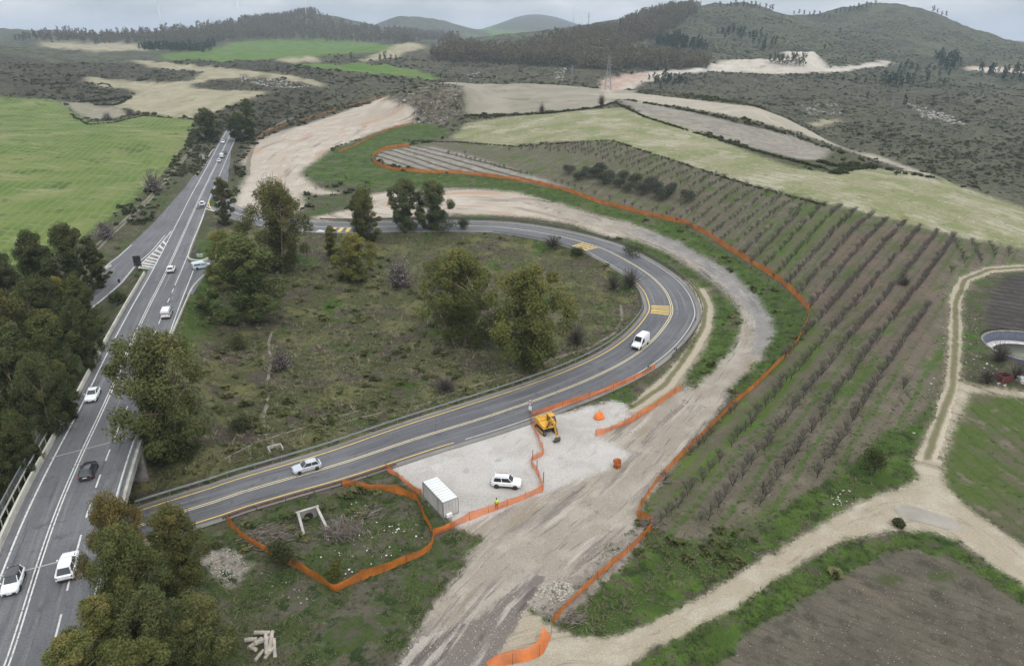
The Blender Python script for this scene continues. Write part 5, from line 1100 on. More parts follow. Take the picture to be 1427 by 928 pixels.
def car(name, label, cat, loc, ang, col, L=4.3, W=1.8, H=1.6, belt=.95, hood=.95, glass=(.9,.25,-1.5,-1.95), roofcol=None, clear=.24, hoodlen=None, cladding=False):
    """glass: x of windscreen base, roof front, roof rear, rear window base"""
    o = thing(name, label, cat, loc, ang); w = W/2; P = PAINTS[col]; f, r = L/2, -L/2; gx0, gx1, gx2, gx3 = glass
    tail = belt - .02
    st = [(f, .80, clear+.1, clear+.3, hood-.28), (f-.1, .9, clear, hood-.3, hood-.14), (f-.45, .97, clear, hood-.2, hood-.05), (gx0, 1., clear, belt-.12, belt), ((gx0+gx3)/2, 1., clear, belt-.1, belt+.02), (gx3+.15, .99, clear, belt-.1, belt), (r+.25, .96, clear, tail-.12, tail), (r, .88, clear+.12, tail-.25, tail-.1)]
    m = MB(); m.loft([[(x,-w*k*.9,zb),(x,-w*k,zb+.12),(x,-w*k,zs),(x,-w*k*.84,zt),(x,w*k*.84,zt),(x,w*k,zs),(x,w*k,zb+.12),(x,w*k*.9,zb)] for x,k,zb,zs,zt in st])
    body = m.build('body', P, o, True, 0)
    try: body.data.set_sharp_from_angle(angle=.6)
    except Exception: pass
    gw, rw = w*.86, w*.68
    ring = lambda z, xf, xr, ww: [(xf,-ww*.82,z),(xf+.04*(1 if z<H-.2 else 0),0,z),(xf,ww*.82,z),(xf-.35,ww,z),((xf+xr)/2,ww*1.02,z),(xr+.2,ww,z),(xr,ww*.8,z),(xr,-ww*.8,z),(xr+.2,-ww,z),((xf+xr)/2,-ww*1.02,z),(xf-.35,-ww,z)]
    MB().loft([ring(belt-.04, gx0, gx3, gw), ring(H-.06, gx1, gx2, rw)]).build('window', GLASS, o, False)
    RP = PAINTS[roofcol] if roofcol else P
    m = MB(); m.loft([ring(H-.075, gx1-.02, gx2-.04, rw+.03), ring(H-.02, gx1-.06, gx2+.02, rw*.97), ring(H, gx1-.35, gx2+.3, rw*.7)])
    m.build('roof', RP, o, True)
    for s in (-1, 1):
        A = Vector((gx0-.02, s*gw*.9, belt-.03)); B = Vector((gx1-.06, s*rw*.93, H-.06)); xm = (gx0+gx3)/2-.05
        for q0, q1, r_ in ((A, B, .045), ((xm, s*(gw*1.0), belt-.03), ((gx1+gx2)/2-.05, s*(rw*1.02), H-.06), .05), ((gx3+.1, s*gw*.93, belt-.03), (gx2+.06, s*rw*.93, H-.06), .08)): MB().tube(q0, q1, r_, n=5).build('pillar', RP if not roofcol else P, o)
    wr = .33 if H < 1.7 else .35; fa, ra = f-.82, r+.82
    for x in (fa, ra):
        for s in (-1, 1):
            t = MB().lathe([(wr*.62,-.1),(wr*.95,-.11),(wr,-.06),(wr,.06),(wr*.95,.11),(wr*.62,.1)], (0,0,0), 16, 'Y').build('wheel', TYRE, o, True); t.location = (x, s*(w-.09), wr)
            MB().lathe([(0.02,-.085*1),(wr*.6,-.095),(wr*.64,.095),(.02,.1)], (0,0,0), 12, 'Y').build('rim', RIM, t)
            MB().lathe([(wr*1.13,-.02),(wr*1.2,.02)], (x, s*(w-.004), wr), 14, 'Y').build('wheel_arch', BLACKP, o) if cladding else None
    for s in (-1, 1):
        MB().box((f-.12, s*w*.68, hood-.27), (.2,.34,.14), s*-.25).build('headlight', LAMP, o, False, .02)
        MB().box((r+.07, s*w*.74, tail-.2), (.16,.26,.2), s*.2).build('tail_light', REDL, o, False, .02)
        MB().box((gx0-.25, s*(w+.08), belt+.06), (.12,.2,.13)).build('mirror', P, o, False, .02)
    MB().box((f-.03, 0, clear+.17), (.1, W*.7, .2)).build('grille', BLACKP, o, False, .02)
    MB().box((r+.02, 0, clear+.16), (.12, W*.78, .2)).build('bumper', BLACKP, o, False, .02)
    MB().box((r-.005, 0, tail-.32), (.03,.5,.11)).build('number_plate', PLATE, o); MB().box((f+.025, 0, clear+.2), (.03,.5,.11)).build('number_plate', PLATE, o)
    if cladding:
        for s in (-1, 1): MB().box((0, s*(w-.01), clear+.1), (L-1.9,.06,.18)).build('sill', BLACKP, o); MB().tube((gx1-.2, s*rw*.86, H+.04), (gx2+.15, s*rw*.86, H+.04), .025, n=5).build('roof_rail', BLACKP, o)
    return o
def van(name, label, loc, ang, col, L=5.2, W=1.95, H=2.35, nose=.95, sides=False, scr=.75):
    o = thing(name, label, 'van', loc, ang); w = W/2; f, r = L/2, -L/2; P = PAINTS[col]
    st = [(f,.82,.35,.6,.8),(f-.1,.93,.28,.75,.95),(f-nose,.98,.28,1.0,1.18),(f-nose-scr,.96,.28,H-.35,H-.08),(f-nose-scr-.4,.97,.28,H-.25,H),(r+.3,.97,.28,H-.25,H),(r,.94,.4,H-.35,H-.06)]
    body = MB().loft([[(x,-w*k*.95,zb),(x,-w*k,zb+.15),(x,-w*k*(1 if zs<1.4 else .94),zs),(x,-w*k*.78,zt),(x,w*k*.78,zt),(x,w*k*(1 if zs<1.4 else .94),zs),(x,w*k,zb+.15),(x,w*k*.95,zb)] for x,k,zb,zs,zt in st]).build('body', P, o, True)
    try: body.data.set_sharp_from_angle(angle=.55)
    except Exception: pass
    a = f-nose; b = a-scr; n = .03
    MB().add([(a-.04,-w*.8,1.2+n),(a-.04,w*.8,1.2+n),(b+.04,w*.7,H-.12+n),(b+.04,-w*.7,H-.12+n)], [(0,1,2,3)]).build('windscreen', GLASS, o)
    for s in (-1, 1):
        y0, y1 = s*(w*.985+.02), s*(w*.93+.02)
        MB().add([(a-.25,y0,1.15),(b-.85,y0,1.15),(b-.85,y1,H-.5),(b-.15,y1,H-.5)], [(0,1,2,3)]).build('side_window', GLASS, o)
        if sides: MB().add([(b-1.0,y0,1.15),(r+.35,y0,1.15),(r+.4,y1,H-.42),(b-1.0,y1,H-.42)], [(0,1,2,3)]).build('side_window', GLASS, o)
        MB().box((f-.14, s*w*.7, .85), (.2,.34,.2), s*-.2).build('headlight', LAMP, o, False, .02)
        MB().box((r+.02, s*w*.84, 1.1), (.1,.16,.5)).build('tail_light', REDL, o, False, .02)
        MB().box((a-.3, s*(w+.1), 1.3), (.14,.22,.26)).build('mirror', BLACKP, o, False, .02)
        for x in (f-.95, r+1.0):
            t = MB().lathe([(.2,-.1),(.32,-.11),(.34,-.06),(.34,.06),(.32,.11),(.2,.1)], (0,0,0), 16, 'Y').build('wheel', TYRE, o, True); t.location = (x, s*(w-.1), .34)
            MB().lathe([(.02,-.09),(.2,-.1),(.21,.1),(.02,.1)], (0,0,0), 12, 'Y').build('rim', RIM, t)
    MB().add([(r-.025,-w*.74,1.2),(r-.025,w*.74,1.2),(r+.03,w*.66,H-.38),(r+.03,-w*.66,H-.38)], [(0,1,2,3)]).build('rear_window', GLASS, o)
    MB().box((f+.0, 0, .5), (.12, W*.8, .28)).build('bumper', BLACKP, o, False, .02); MB().box((r, 0, .42), (.12, W*.85, .22)).build('bumper', BLACKP, o, False, .02)
    MB().box((r-.02, 0, .75), (.03,.5,.11)).build('number_plate', PLATE, o)
    return o
def on_main(px, py):
    z = 6.0
    for _ in range(4):
        p = up(px, py, z); z = float(np.interp(p[1], MAIN[:,1], MAIN[:,2]))
    k = idx_y(MAIN, p[1]); t = MAIN[min(k+2, len(MAIN)-1)] - MAIN[max(k-2, 0)]
    return (p[0], p[1], z+.01), math.atan2(t[1], t[0])
def on_ramp(px, py, z):
    p = up(px, py, z); k = int(np.argmin(np.hypot(RAMP[:,0]-p[0], RAMP[:,1]-p[1]))); t = RAMP[k+2]-RAMP[k-2]; p = up(px, py, RAMP[k,2]); return (p[0], p[1], RAMP[k,2]+.01), math.atan2(t[1], t[0])
PI = math.pi
def mcar(px, py, away, name, label, col, **kw):
    p, a = on_main(px, py); return car(name, label, kw.pop('cat', 'car'), p, a + (0 if away else PI), col, **kw)
mcar(20, 815, False, 'compact_car', 'white compact car with a black roof coming towards the viewer at the lower left', 'white', L=3.95, W=1.74, H=1.46, hood=.9, belt=.9, glass=(.85,.35,-1.45,-1.75), roofcol='black')
mcar(96, 794, True, 'suv', 'white suv with dark rear window driving away beside the reddish tree', 'white', L=4.5, W=1.86, H=1.62, belt=1.0, hood=1.0, glass=(.95,.3,-1.6,-2.05))
mcar(124, 660, True, 'hatchback', 'black hatchback driving away over the bridge', 'black', L=4.1, W=1.78, H=1.48, hood=.92, glass=(.85,.2,-1.4,-1.85))
mcar(130, 554, False, 'saloon_car', 'white saloon coming towards the viewer above the black hatchback', 'white', L=4.4, W=1.8, H=1.45, hood=.9, belt=.92, glass=(.75,.1,-1.1,-1.7))
mcar(201, 464, True, 'hatchback', 'blue grey car half hidden by the round eucalyptus on the main road', 'blue', L=4.2, W=1.78, H=1.5, glass=(.85,.2,-1.4,-1.85))
p, a = on_main(233, 440); van('minivan', 'white minivan with a big dark rear window driving away', p, a, 'white', L=4.75, W=1.9, H=1.9, nose=.9, sides=True, scr=.6)
mcar(239, 378, True, 'hatchback', 'white car driving away next to the striped median', 'white', L=4.2, W=1.8, H=1.5, glass=(.85,.2,-1.5,-1.9))
p = up(281, 374, 6.02); van('small_van', 'pale blue white van waiting on the side road by the hatched area', p, math.radians(35), 'ice', L=4.4, W=1.8, H=1.85, nose=.9, sides=True, scr=.6)
mcar(282.5, 286.5, True, 'suv', 'white car driving away near the small yellow striped corner', 'white', L=4.3, W=1.82, H=1.6, glass=(.9,.25,-1.6,-2.0))
mcar(305.5, 226, True, 'hatchback', 'small white car, rearmost of the far queue on the main road', 'white', L=4.0, W=1.75, H=1.48, glass=(.8,.2,-1.4,-1.75))
p, a = on_main(309.5, 219.5); van('minivan', 'white van in the middle of the far queue', p, a, 'white', L=4.9, W=1.9, H=2.0, nose=.9, sides=True, scr=.6)
mcar(313, 215, True, 'hatchback', 'dark car at the front of the far queue', 'dark', glass=(.85,.2,-1.4,-1.85), H=1.5)
mcar(311, 199.5, False, 'hatchback', 'white oncoming car, farthest one before the roadside trees', 'white', H=1.5, glass=(.85,.2,-1.4,-1.85))
p, a = on_ramp(428, 654.5, 0); car('hatchback', 'silver hatchback on the slip road', 'car', p, a+PI, 'silver', L=4.25, W=1.8, H=1.5, hood=.93, glass=(.85,.2,-1.45,-1.9))
p, a = on_ramp(892, 482, 1); van('panel_van', 'white high roofed panel van rounding the bend of the loop', p, a+PI, 'white', L=5.3, W=1.98, H=2.5)
g = cast([(706,676.5)])[0]; car('suv', 'white suv with black trim parked on the gravel yard', 'car', tuple(g), math.radians(-8), 'white', L=4.34, W=1.82, H=1.68, belt=1.05, hood=1.05, glass=(.95,.4,-1.75,-2.0), cladding=True, clear=.3)
# ------------------------------------------------------------------ excavator
YP = paint('machine_yellow', (.62,.33,.03), .45, .2); DKM = plain('greasy_steel', (.06,.055,.05), .6, .4); STEELB = plain('worn_bucket_steel', (.10,.09,.085), .55, .5); TRK = plain('track_steel', (.085,.075,.065), .75, .3)
g = cast([(761,600)])[0]; ex_ = thing('excavator', 'yellow tracked excavator with lowered bucket on the gravel yard', 'excavator', tuple(g), math.radians(-64))
for s in (-1, 1):
    pr = [(-1.55,.12),(-1.3,.0),(1.3,.0),(1.55,.12),(1.72,.4),(1.5,.74),(1.2,.8),(-1.2,.8),(-1.5,.74),(-1.72,.4)]
    t = MB().prism(pr, s*.78, s*1.28).build('track', TRK, ex_, False, .04)
    m = MB()
    for k in range(16): m.box((-1.5+k*.2, s*1.03, .815), (.09,.52,.05)); m.box((-1.5+k*.2, s*1.03, -.0), (.09,.52,.05))
    m.build('track_plate', DKM, t)
    MB().box((0, s*1.3, .4), (2.3,.06,.34)).build('track_frame', YP, t)
MB().box((0,0,.62), (1.9,1.6,.42)).build('undercarriage', DKM, ex_, False, .05); MB().lathe([(.7,.8),(.7,1.0)], n=18).build('slewing_ring', DKM, ex_)
MB().prism([(-1.95,1.02),(-2.05,1.3),(-1.98,1.95),(-1.6,2.12),(-.35,2.12),(-.2,1.75),(1.15,1.6),(1.25,1.05)], -1.22, 1.22).build('house', YP, ex_, False, .07)
MB().box((-1.25,-.35,2.16), (.9,1.1,.1)).build('engine_cover', plain('dark_yellow', (.48,.26,.03), .5), ex_, False, .03)
MB().tube((-1.0,.75,2.1),(-1.0,.75,2.6),.07).build('exhaust_pipe', DKM, ex_)
cb = MB().prism([(-.42,1.6),(-.42,2.9),(.75,2.92),(1.2,2.3),(1.25,1.5)], .32, 1.2).build('cab', GLASS, ex_)
m = MB()
for y in (.3, 1.22):
    for a, b in (((-.42,1.6),(-.42,2.92)),((-.42,2.92),(.76,2.94)),((.76,2.94),(1.22,2.3)),((1.22,2.3),(1.26,1.5)),((.3,1.6),(.3,2.9))): m.tube((a[0],y,a[1]),(b[0],y,b[1]),.055,n=6)
m.build('cab_frame', YP, cb); MB().box((.15,.76,2.97), (1.3,1.0,.09)).build('cab_roof', YP, cb, False, .03)
MB().prism([(.85,1.35),(.75,1.75),(1.9,3.25),(2.35,3.55),(3.15,3.1),(3.3,2.8),(3.05,2.75),(2.4,3.05),(2.15,2.9),(1.25,1.45)], -.42, -.02).build('boom', YP, ex_, False, .04)
MB().prism([(2.85,3.25),(3.15,3.4),(3.45,2.95),(4.25,1.05),(4.1,.92),(3.9,.95),(3.05,2.75)], -.37, -.07).build('arm', YP, ex_, False, .03)
MB().tube((1.3,-.62,1.35),(2.1,-.55,2.85),.08).build('boom_cylinder', DKM, ex_); MB().tube((1.95,-.22,3.5),(2.95,-.22,3.45),.085).build('arm_cylinder', YP, ex_); MB().tube((3.35,-.22,3.15),(4.25,-.22,1.5),.06).build('bucket_cylinder', DKM, ex_)
bk = MB().prism([(4.12,1.05),(4.3,1.0),(4.42,.62),(4.3,.22),(3.95,.02),(3.55,.06),(3.52,.14),(3.85,.22),(4.05,.45)], -.72, .28).build('bucket', STEELB, ex_, False, .02)
m = MB()
for k in range(5): m.box((3.5, -.66+k*.22, .06), (.22,.07,.06), 0, 1, 0, .2)
m.build('bucket_teeth', DKM, bk)
# ------------------------------------------------------------------ site container
CT = plain('container_grey', (.50,.50,.475), .55, .1, .06, 2); CTR = plain('container_roof_white', (.66,.67,.66), .5, .1, .08, 1.5); CTD = plain('container_frame', (.22,.225,.22), .5, .2)
fl, bl_, fr_ = np.array(up(618.3,721,.05)), np.array(up(590.3,690.8,.05)), np.array(up(638.6,712.5,.05))
ax = (bl_-fl)/np.linalg.norm(bl_-fl); ct_ang = math.atan2(ax[1], ax[0]); cc = (fl + (fr_-fl)/2 + (bl_-fl)/2); gz = float(terrain(np.array([cc[0]]), np.array([cc[1]]))[0])
ct = thing('site_container', 'grey corrugated site container with white roof at the corner of the gravel yard', 'container', (cc[0], cc[1], gz-.02), ct_ang)
Lc, Wc, Hc = 6.05, 2.4, 2.62
def corr(n, axis, length, z0, z1, pos, sgn):
    m = MB(); xs = np.linspace(-length/2, length/2, n*4+1)
    off = np.tile([0,0,.018,.018], n+1)[:len(xs)]
    A = []
    for z in (z0, z1):
        for x, o_ in zip(xs, off): A.append((x, sgn*(pos+o_), z) if axis == 'x' else (sgn*(pos+o_), x, z))
    k = len(xs); return m.add(A, [(i, i+1, k+i+1, k+i) for i in range(k-1)])
MB().box((0,0,Hc/2+.06), (Lc-.12, Wc-.12, Hc-.1)).build('wall_core', CT, ct)
for s in (-1, 1): corr(20, 'x', Lc-.2, .2, Hc-.08, Wc/2-.055, s).build('side_wall', CT, ct)
corr(8, 'y', Wc-.2, .2, Hc-.08, Lc/2-.055, 1).build('end_wall', CT, ct)
m = MB()
for sx in (-1, 1):
    for sy in (-1, 1): m.box((sx*(Lc/2-.07), sy*(Wc/2-.07), Hc/2), (.16,.16,Hc))
    m.box((sx*(Lc/2-.06), 0, .1), (.14, Wc-.3, .2)); m.box((sx*(Lc/2-.06), 0, Hc-.08), (.14, Wc-.3, .14))
    for z in (.1, Hc-.08): m.box((0, sx*(Wc/2-.05), z), (Lc-.3, .12, .16))
m.build('frame', CTD, ct, False, .01)
rm = MB(); xs = np.linspace(-Lc/2+.1, Lc/2-.1, 41); A = [(x, y, Hc + (.03 if (i//2) % 2 else 0)) for y in (-Wc/2+.1, Wc/2-.1) for i, x in enumerate(xs)]; rm.add(A, [(i, i+1, 41+i+1, 41+i) for i in range(40)]); rm.build('roof', CTR, ct)
for s in (-1, 1):
    d = MB().box((-Lc/2-.0, s*.56, Hc/2+.03), (.05, 1.06, Hc-.34)).build('door', CT, ct, False, .01)
    for y in (.3, .75): MB().tube((-Lc/2-.05, s*y, .25), (-Lc/2-.05, s*y, Hc-.2), .022, n=6).build('lock_bar', GALV, d)
MB().box((-Lc/2-.26, .45, .5), (.42,.85,.55)).build('air_conditioner', PLATE, ct, False, .03)
MB().box((-Lc/4, Wc/2+.0, Hc/2), (.06,.05,Hc-.3)).build('panel_joint', CTD, ct)
# ------------------------------------------------------------------ worker
def skin_body(name, J, E, mat, parent):
    me = bpy.data.meshes.new(name); me.from_pydata([j[0] for j in J], E, []); me.update()
    o = link(name, me, parent); md = o.modifiers.new('skin', 'SKIN'); md.use_smooth_shade = True
    for v, j in zip(me.skin_vertices[0].data, J): v.radius = (j[1], j[1] if len(j) < 3 else j[2])
    me.skin_vertices[0].data[0].use_root = True; o.modifiers.new('sub', 'SUBSURF').levels = 1; o.modifiers['sub'].render_levels = 1
    dg = bpy.context.evaluated_depsgraph_get(); nm = bpy.data.meshes.new_from_object(o.evaluated_get(dg)); o.modifiers.clear(); o.data = nm; nm.materials.clear(); nm.materials.append(mat)
    nm.polygons.foreach_set('use_smooth', [True]*len(nm.polygons)); return o
g = cast([(692,709)])[0]; g[2] = float(terrain(g[:1], g[1:2])[0])
pe = thing('person', 'worker in a yellow high visibility jacket standing behind the orange netting', 'person', tuple(g), math.radians(100))
SKIN = plain('skin', (.45,.28,.2), .6); NAVY = plain('dark_trousers', (.05,.045,.05), .9); HIVIS = plain('hi_vis_yellow', (.50,.62,.08), .7); HAIR = plain('dark_hair', (.02,.016,.014), .8)
J = [((0,0,.95),.15,.12),((0,0,1.15),.14,.11),((0,0,1.38),.17,.11),((0,0,1.5),.06),((.02,0,1.66),.095,.1),((.02,0,1.74),.07)]
E_ = [(0,1),(1,2),(2,3),(3,4),(4,5)]
def chain(start, pts):
    k = start
    for q in pts: J.append(q); E_.append((k, len(J)-1)); k = len(J)-1
    return k
for s in (-1, 1):
    hnd = chain(2, [((0,s*.2,1.4),.07),((-.03,s*.25,1.15),.05),((.08,s*.24,.93),.04),((.1,s*.24,.85),.035)])
    for q in range(4): chain(hnd, [((.12+.01*q, s*(.22+.014*q), .775+.005*q),.011)])
    chain(hnd, [((.14, s*.2, .82),.012)])
    chain(0, [((0,s*.1,.86),.1),((.02,s*.11,.5),.065),((-.01,s*.12,.1),.045),((.13,s*.13,.045),.045)])
skin_body('body', J, E_, SKIN, pe)
MB().lathe([(.2,.98),(.21,1.1),(.2,1.25),(.225,1.38),(.17,1.47),(.07,1.52)], (0,0,0), 16).build('jacket', HIVIS, pe, True)
m = MB()
for s in (-1, 1): m.tube((0,s*.19,1.42), (-.03,s*.26,1.14), .095, .075, 10); m.tube((-.03,s*.26,1.16), (.08,s*.245,.95), .075, .06, 10)
m.build('sleeve', HIVIS, pe, True)
m = MB(); m.lathe([(.19,1.0),(.185,.85)], (0,0,0), 14)
for s in (-1, 1): m.tube((0,s*.1,.9), (.02,s*.115,.5), .125, .095, 10); m.tube((.02,s*.115,.52), (-.01,s*.12,.1), .095, .075, 10)
m.build('trousers', NAVY, pe, True); MB().lathe([(.02,1.82),(.085,1.8),(.115,1.73),(.112,1.68)], (0,0,0), 14).build('hair', HAIR, pe, True)
for s in (-1, 1): MB().box((.06, s*.125, .045), (.28,.1,.1)).build('shoe', DARKM, pe, False, .03)
MB().box((.125,0,1.65), (.03,.03,.05)).build('nose', SKIN, pe, False, .01)
for s in (-1, 1): MB().lathe([(.004,-.012),(.012,0),(.004,.012)], (.11,s*.035,1.68), 8).build('eye', HAIR, pe)
# ------------------------------------------------------------------ orange safety netting
def net_mat(name, c, open_):
    N = Nodes(name); uv = N.new('ShaderNodeUVMap'); sep = N.new('ShaderNodeSeparateXYZ'); N.link(uv.outputs[0], sep.inputs[0])
    def bars(x, per, frac): return N.math('LESS_THAN', N.math('FRACT', N.math('MULTIPLY', x, 1/per)), frac)
    a = N.math('MAXIMUM', bars(sep.outputs[0], .075, 1-open_), bars(sep.outputs[1], .055, 1-open_))
    f = N.noise(2.2, 5, .65); N.color(N.mix(N.range(f, .32, .66), tuple(x*.55 for x in c), c)); N.b.inputs['Roughness'].default_value = .6
    tb = N.new('ShaderNodeBsdfTransparent'); tl = N.new('ShaderNodeBsdfTranslucent'); tl.inputs[0].default_value = c + (1,)
    m1 = N.new('ShaderNodeMixShader'); m1.inputs[0].default_value = .3; N.link(N.b.outputs[0], m1.inputs[1]); N.link(tl.outputs[0], m1.inputs[2])
    m2 = N.new('ShaderNodeMixShader'); N.link(a, m2.inputs[0]); N.link(tb.outputs[0], m2.inputs[1]); N.link(m1.outputs[0], m2.inputs[2]); N.link(m2.outputs[0], N.out.inputs['Surface']); return N.m
NET = net_mat('orange_net', (.80,.21,.035), .54); NETD = net_mat('dusty_orange_net', (.62,.19,.03), .46)
NETF = net_mat('faded_orange_net', (.45,.19,.065), .5)
POST = plain('rebar_post', (.09,.06,.045), .8, .3)
def netting(px, label, h=1.1, mat=NETD, post=3.0, lean=0., sag=.12, drape=.0, posts=True, step=.35):
    L = line_on(px, step); N = normals(L); L[:,2] = terrain(L[:,0], L[:,1]); c = L[0].copy(); S_ = arclen(L); n = len(L); rows = 6
    wob = (fbm(S_/2.3, S_*0, 91, 3)-.5); hh = h*(1 + .55*(fbm(S_/3., S_*0+7, 95, 3)-.5)) - sag*np.abs(np.sin(S_/post*math.pi))
    V = np.zeros((n, rows, 3))
    for r in range(rows):
        t = r/(rows-1); off = lean*t*h + wob*.8*math.sin(t*math.pi*.9) + (fbm(S_/.9, S_*0+r, 97, 2)-.5)*.12
        V[:,r,0] = L[:,0]+N[:,0]*off-c[0]; V[:,r,1] = L[:,1]+N[:,1]*off-c[1]; V[:,r,2] = L[:,2]-c[2] + .02 + hh*t*(1-abs(lean)*.45)
    i = np.arange(n-1)[:,None]*rows + np.arange(rows-1)[None]; Q = np.stack([i, i+rows, i+rows+1, i+1], -1).reshape(-1,4)
    o = thing('safety_netting', label, 'netting fence', tuple(c)); me = mesh_np('net', V.reshape(-1,3), Q, mat); uvl = me.uv_layers.new(name='UVMap')
    U = np.stack([np.repeat(S_, rows), np.tile(np.linspace(0, h, rows), n)], 1); uvl.data.foreach_set('uv', U[Q.ravel()].astype(np.float32).ravel()); link('net', me, o)
    if posts:
        for k, s in enumerate(np.arange(.1, S_[-1], post)):
            if k > 98: break
            p = at_len(L, s); MB().tube((p[0]-c[0], p[1]-c[1], p[2]-c[2]-.2), (p[0]-c[0]+random.gauss(0,.05), p[1]-c[1]+random.gauss(0,.05), p[2]-c[2]+h+.1+.15*random.random()), .022, n=5).build('post', POST, o)
    return o
netting([(771,869),(790,846),(815,822),(850,791),(880,766),(902,745),(908,736),(901,726),(887,719),(895,703),(915,673),(945,642),(985,602),(1020,567),(1060,532),(1095,497),(1115,471),(1125,446),(1128,436)], 'long orange netting fence along the outer edge of the dirt road below the orchard', 1.15)
netting([(1128,434),(1115,420),(1090,396),(1060,376),(1020,352),(985,328),(955,313),(900,300),(860,290),(830,282),(790,267),(740,255),(690,248),(640,242),(590,241),(545,237),(526,230),(519,223),(525,214),(545,207),(570,204)], 'orange netting fence climbing beside the orchard to the vineyard strip', 1.5, post=5.5)
netting([(541,134),(500,145),(450,159),(405,173),(368,186),(357,197)], 'thin orange netting along the far left edge of the pale cutting', 1.1, mat=NETF, post=8)
netting([(576,173),(550,179),(520,191),(495,204),(472,213)], 'faded orange netting along the right edge of the pale cutting', 1.2, mat=NETF, post=6)
netting([(912,514),(900,521),(870,536),(840,548),(810,559),(780,569),(750,578),(742,581)], 'orange netting between the slip road and the gravel yard', 1.15, mat=NET)
netting([(738,575),(742,592),(750,613),(757,629),(755,636),(740,643),(742,651),(748,661),(754,673),(757,682)], 'zigzag orange netting dividing the gravel yard beside the excavator', 1.1, mat=NET)
netting([(757,685),(730,696),(700,708),(670,719),(640,731),(625,738),(604,747)], 'orange netting along the front of the gravel yard where the worker stands', 1.2, mat=NET)
netting([(603,748),(601,763),(586,775),(542,794),(508,807),(475,821),(466,824),(449,813),(424,798),(405,788),(384,779),(367,767),(344,754),(329,741),(317,729)], 'orange netting curving round the grassy enclosure below the slip road', 1.25)
netting([(603,746),(598,733),(589,719),(583,702),(577,696),(560,690),(542,685),(509,681),(478,678)], 'orange netting along the top of the grassy enclosure by the container', 1.2)
netting([(537,654),(545,660),(559,669),(572,681),(588,692)], 'short orange netting between the yard corner and the container', 1.1, mat=NET)
netting([(830,608),(850,601),(880,588),(905,573),(925,559),(948,544)], 'orange netting on the far right edge of the gravel yard by the stones', 1.15, mat=NET)
netting([(768,886),(762,902),(752,914),(730,922),(704,928),(685,940)], 'collapsed bright orange netting on the pale track at the bottom', 1.35, mat=NET, lean=.75)
# ------------------------------------------------------------------ masts, pylons, wind turbines
PYL = plain('pylon_steel', (.26,.27,.28), .6, .3); TURB = plain('turbine_white', (.66,.67,.68), .5); 
def height_px(p, top_px, px):
    """height so that the thing reaches a photo row"""
    v = (top_px-CY)/F; d = p[1]/(PC - v*PS); return CAMH - d*(PS + v*PC) - p[2]
def pylon(px, py, top, label, w=.16, arms=3, far=None):
    p = cast([(px, py)], far)[0]; H = height_px(p, top, px); o = thing('power_pylon', label, 'pylon', tuple(p)); b = H*w/2; r = max(.07, H*.006)
    lv = [0,.18,.34,.48,.6,.7,.79,.87,.94,1.]; half = lambda t: b*(1-t)**1.25 + .04*H*.5
    m = MB(); C4 = [(-1,-1),(1,-1),(1,1),(-1,1)]
    for k in range(len(lv)-1):
        z0, z1 = lv[k]*H, lv[k+1]*H; a, c = half(lv[k]), half(lv[k+1])
        for i in range(4):
            x, y = C4[i]; X, Y = C4[(i+1) % 4]
            m.tube((x*a,y*a,z0),(x*c,y*c,z1), r, n=4, cap=False); m.tube((x*a,y*a,z0),(X*c,Y*c,z1), r*.7, n=4, cap=False); m.tube((X*a,Y*a,z0),(x*c,y*c,z1), r*.7, n=4, cap=False)
    m.build('lattice', PYL, o)
    for k in range(arms):
        z = H*(.74+.1*k); l = H*(.13-.02*k); m = MB()
        for s in (-1, 1): m.tube((0,0,z+.02*H),(s*l,0,z), r*.8, n=4); m.tube((0,0,z-.02*H),(s*l,0,z), r*.8, n=4); m.tube((s*l,0,z),(s*l,0,z-.035*H), r*.6, n=4)
        m.build('cross_arm', PYL, o)
    return o
pylon(847,126,78,'tall lattice power pylon in front of the wood by the red earth',.16)
pylon(797,115,91,'smaller lattice pylon on the gullied slope left of the tall one',.12)
pylon(637,131,110,'slim pole mast on the plateau field behind the rocky cut',.05,1)
pylon(948,131,115,'small pylon on the dark slope below the quarry road',.1,1)
pylon(722,60,45,'tiny pylon on the wooded slope near the far green valley',.12,2,2500)
pylon(1243,150,130,'faint pole mast on the hillside with pines at the right',.06,1)
def turbine(px, py, top, blade, rot, label, far):
    p = cast([(px, py)], far)[0]; H = height_px(p, top, px); B = blade*dist_at(p)/F; o = thing('wind_turbine', label, 'wind turbine', tuple(p), math.atan2(-p[0], p[1])*.6)
    MB().lathe([(H*.026,-3),(H*.015,H)], n=10).build('tower', TURB, o, True); MB().box((0,-H*.01,H+H*.012), (H*.035,H*.09,H*.035)).build('nacelle', TURB, o)
    for k in range(3):
        a = rot + k*2.094; d = Vector((math.cos(a),0,math.sin(a))); e = Vector((-math.sin(a),0,math.cos(a))); c = Vector((0,-H*.06,H+H*.012)); r = B*.045
        MB().loft([[c+e*r*.5+Vector((0,r*.3,0)), c-e*r*.5+Vector((0,r*.3,0)), c-e*r*.5-Vector((0,r*.3,0)), c+e*r*.5-Vector((0,r*.3,0))], [c+d*B*.25+e*r, c+d*B*.25-e*r*.6, c+d*B*.25-e*r*.6-Vector((0,r*.2,0)), c+d*B*.25+e*r-Vector((0,r*.2,0))], [c+d*B+e*r*.15, c+d*B-e*r*.1, c+d*B-e*r*.1-Vector((0,r*.05,0)), c+d*B+e*r*.15-Vector((0,r*.05,0))]]).build('blade', TURB, o)
turbine(225.5,40,4,11,.55,'wind turbine with visible blades on the far left ridge',3200)
turbine(334,30,-6,12,1.4,'wind turbine tower rising out of the frame above the wooded ridge',2600)
turbine(427,24,-2,11,-1.0,'wind turbine behind the pointed wooded hill',2400)
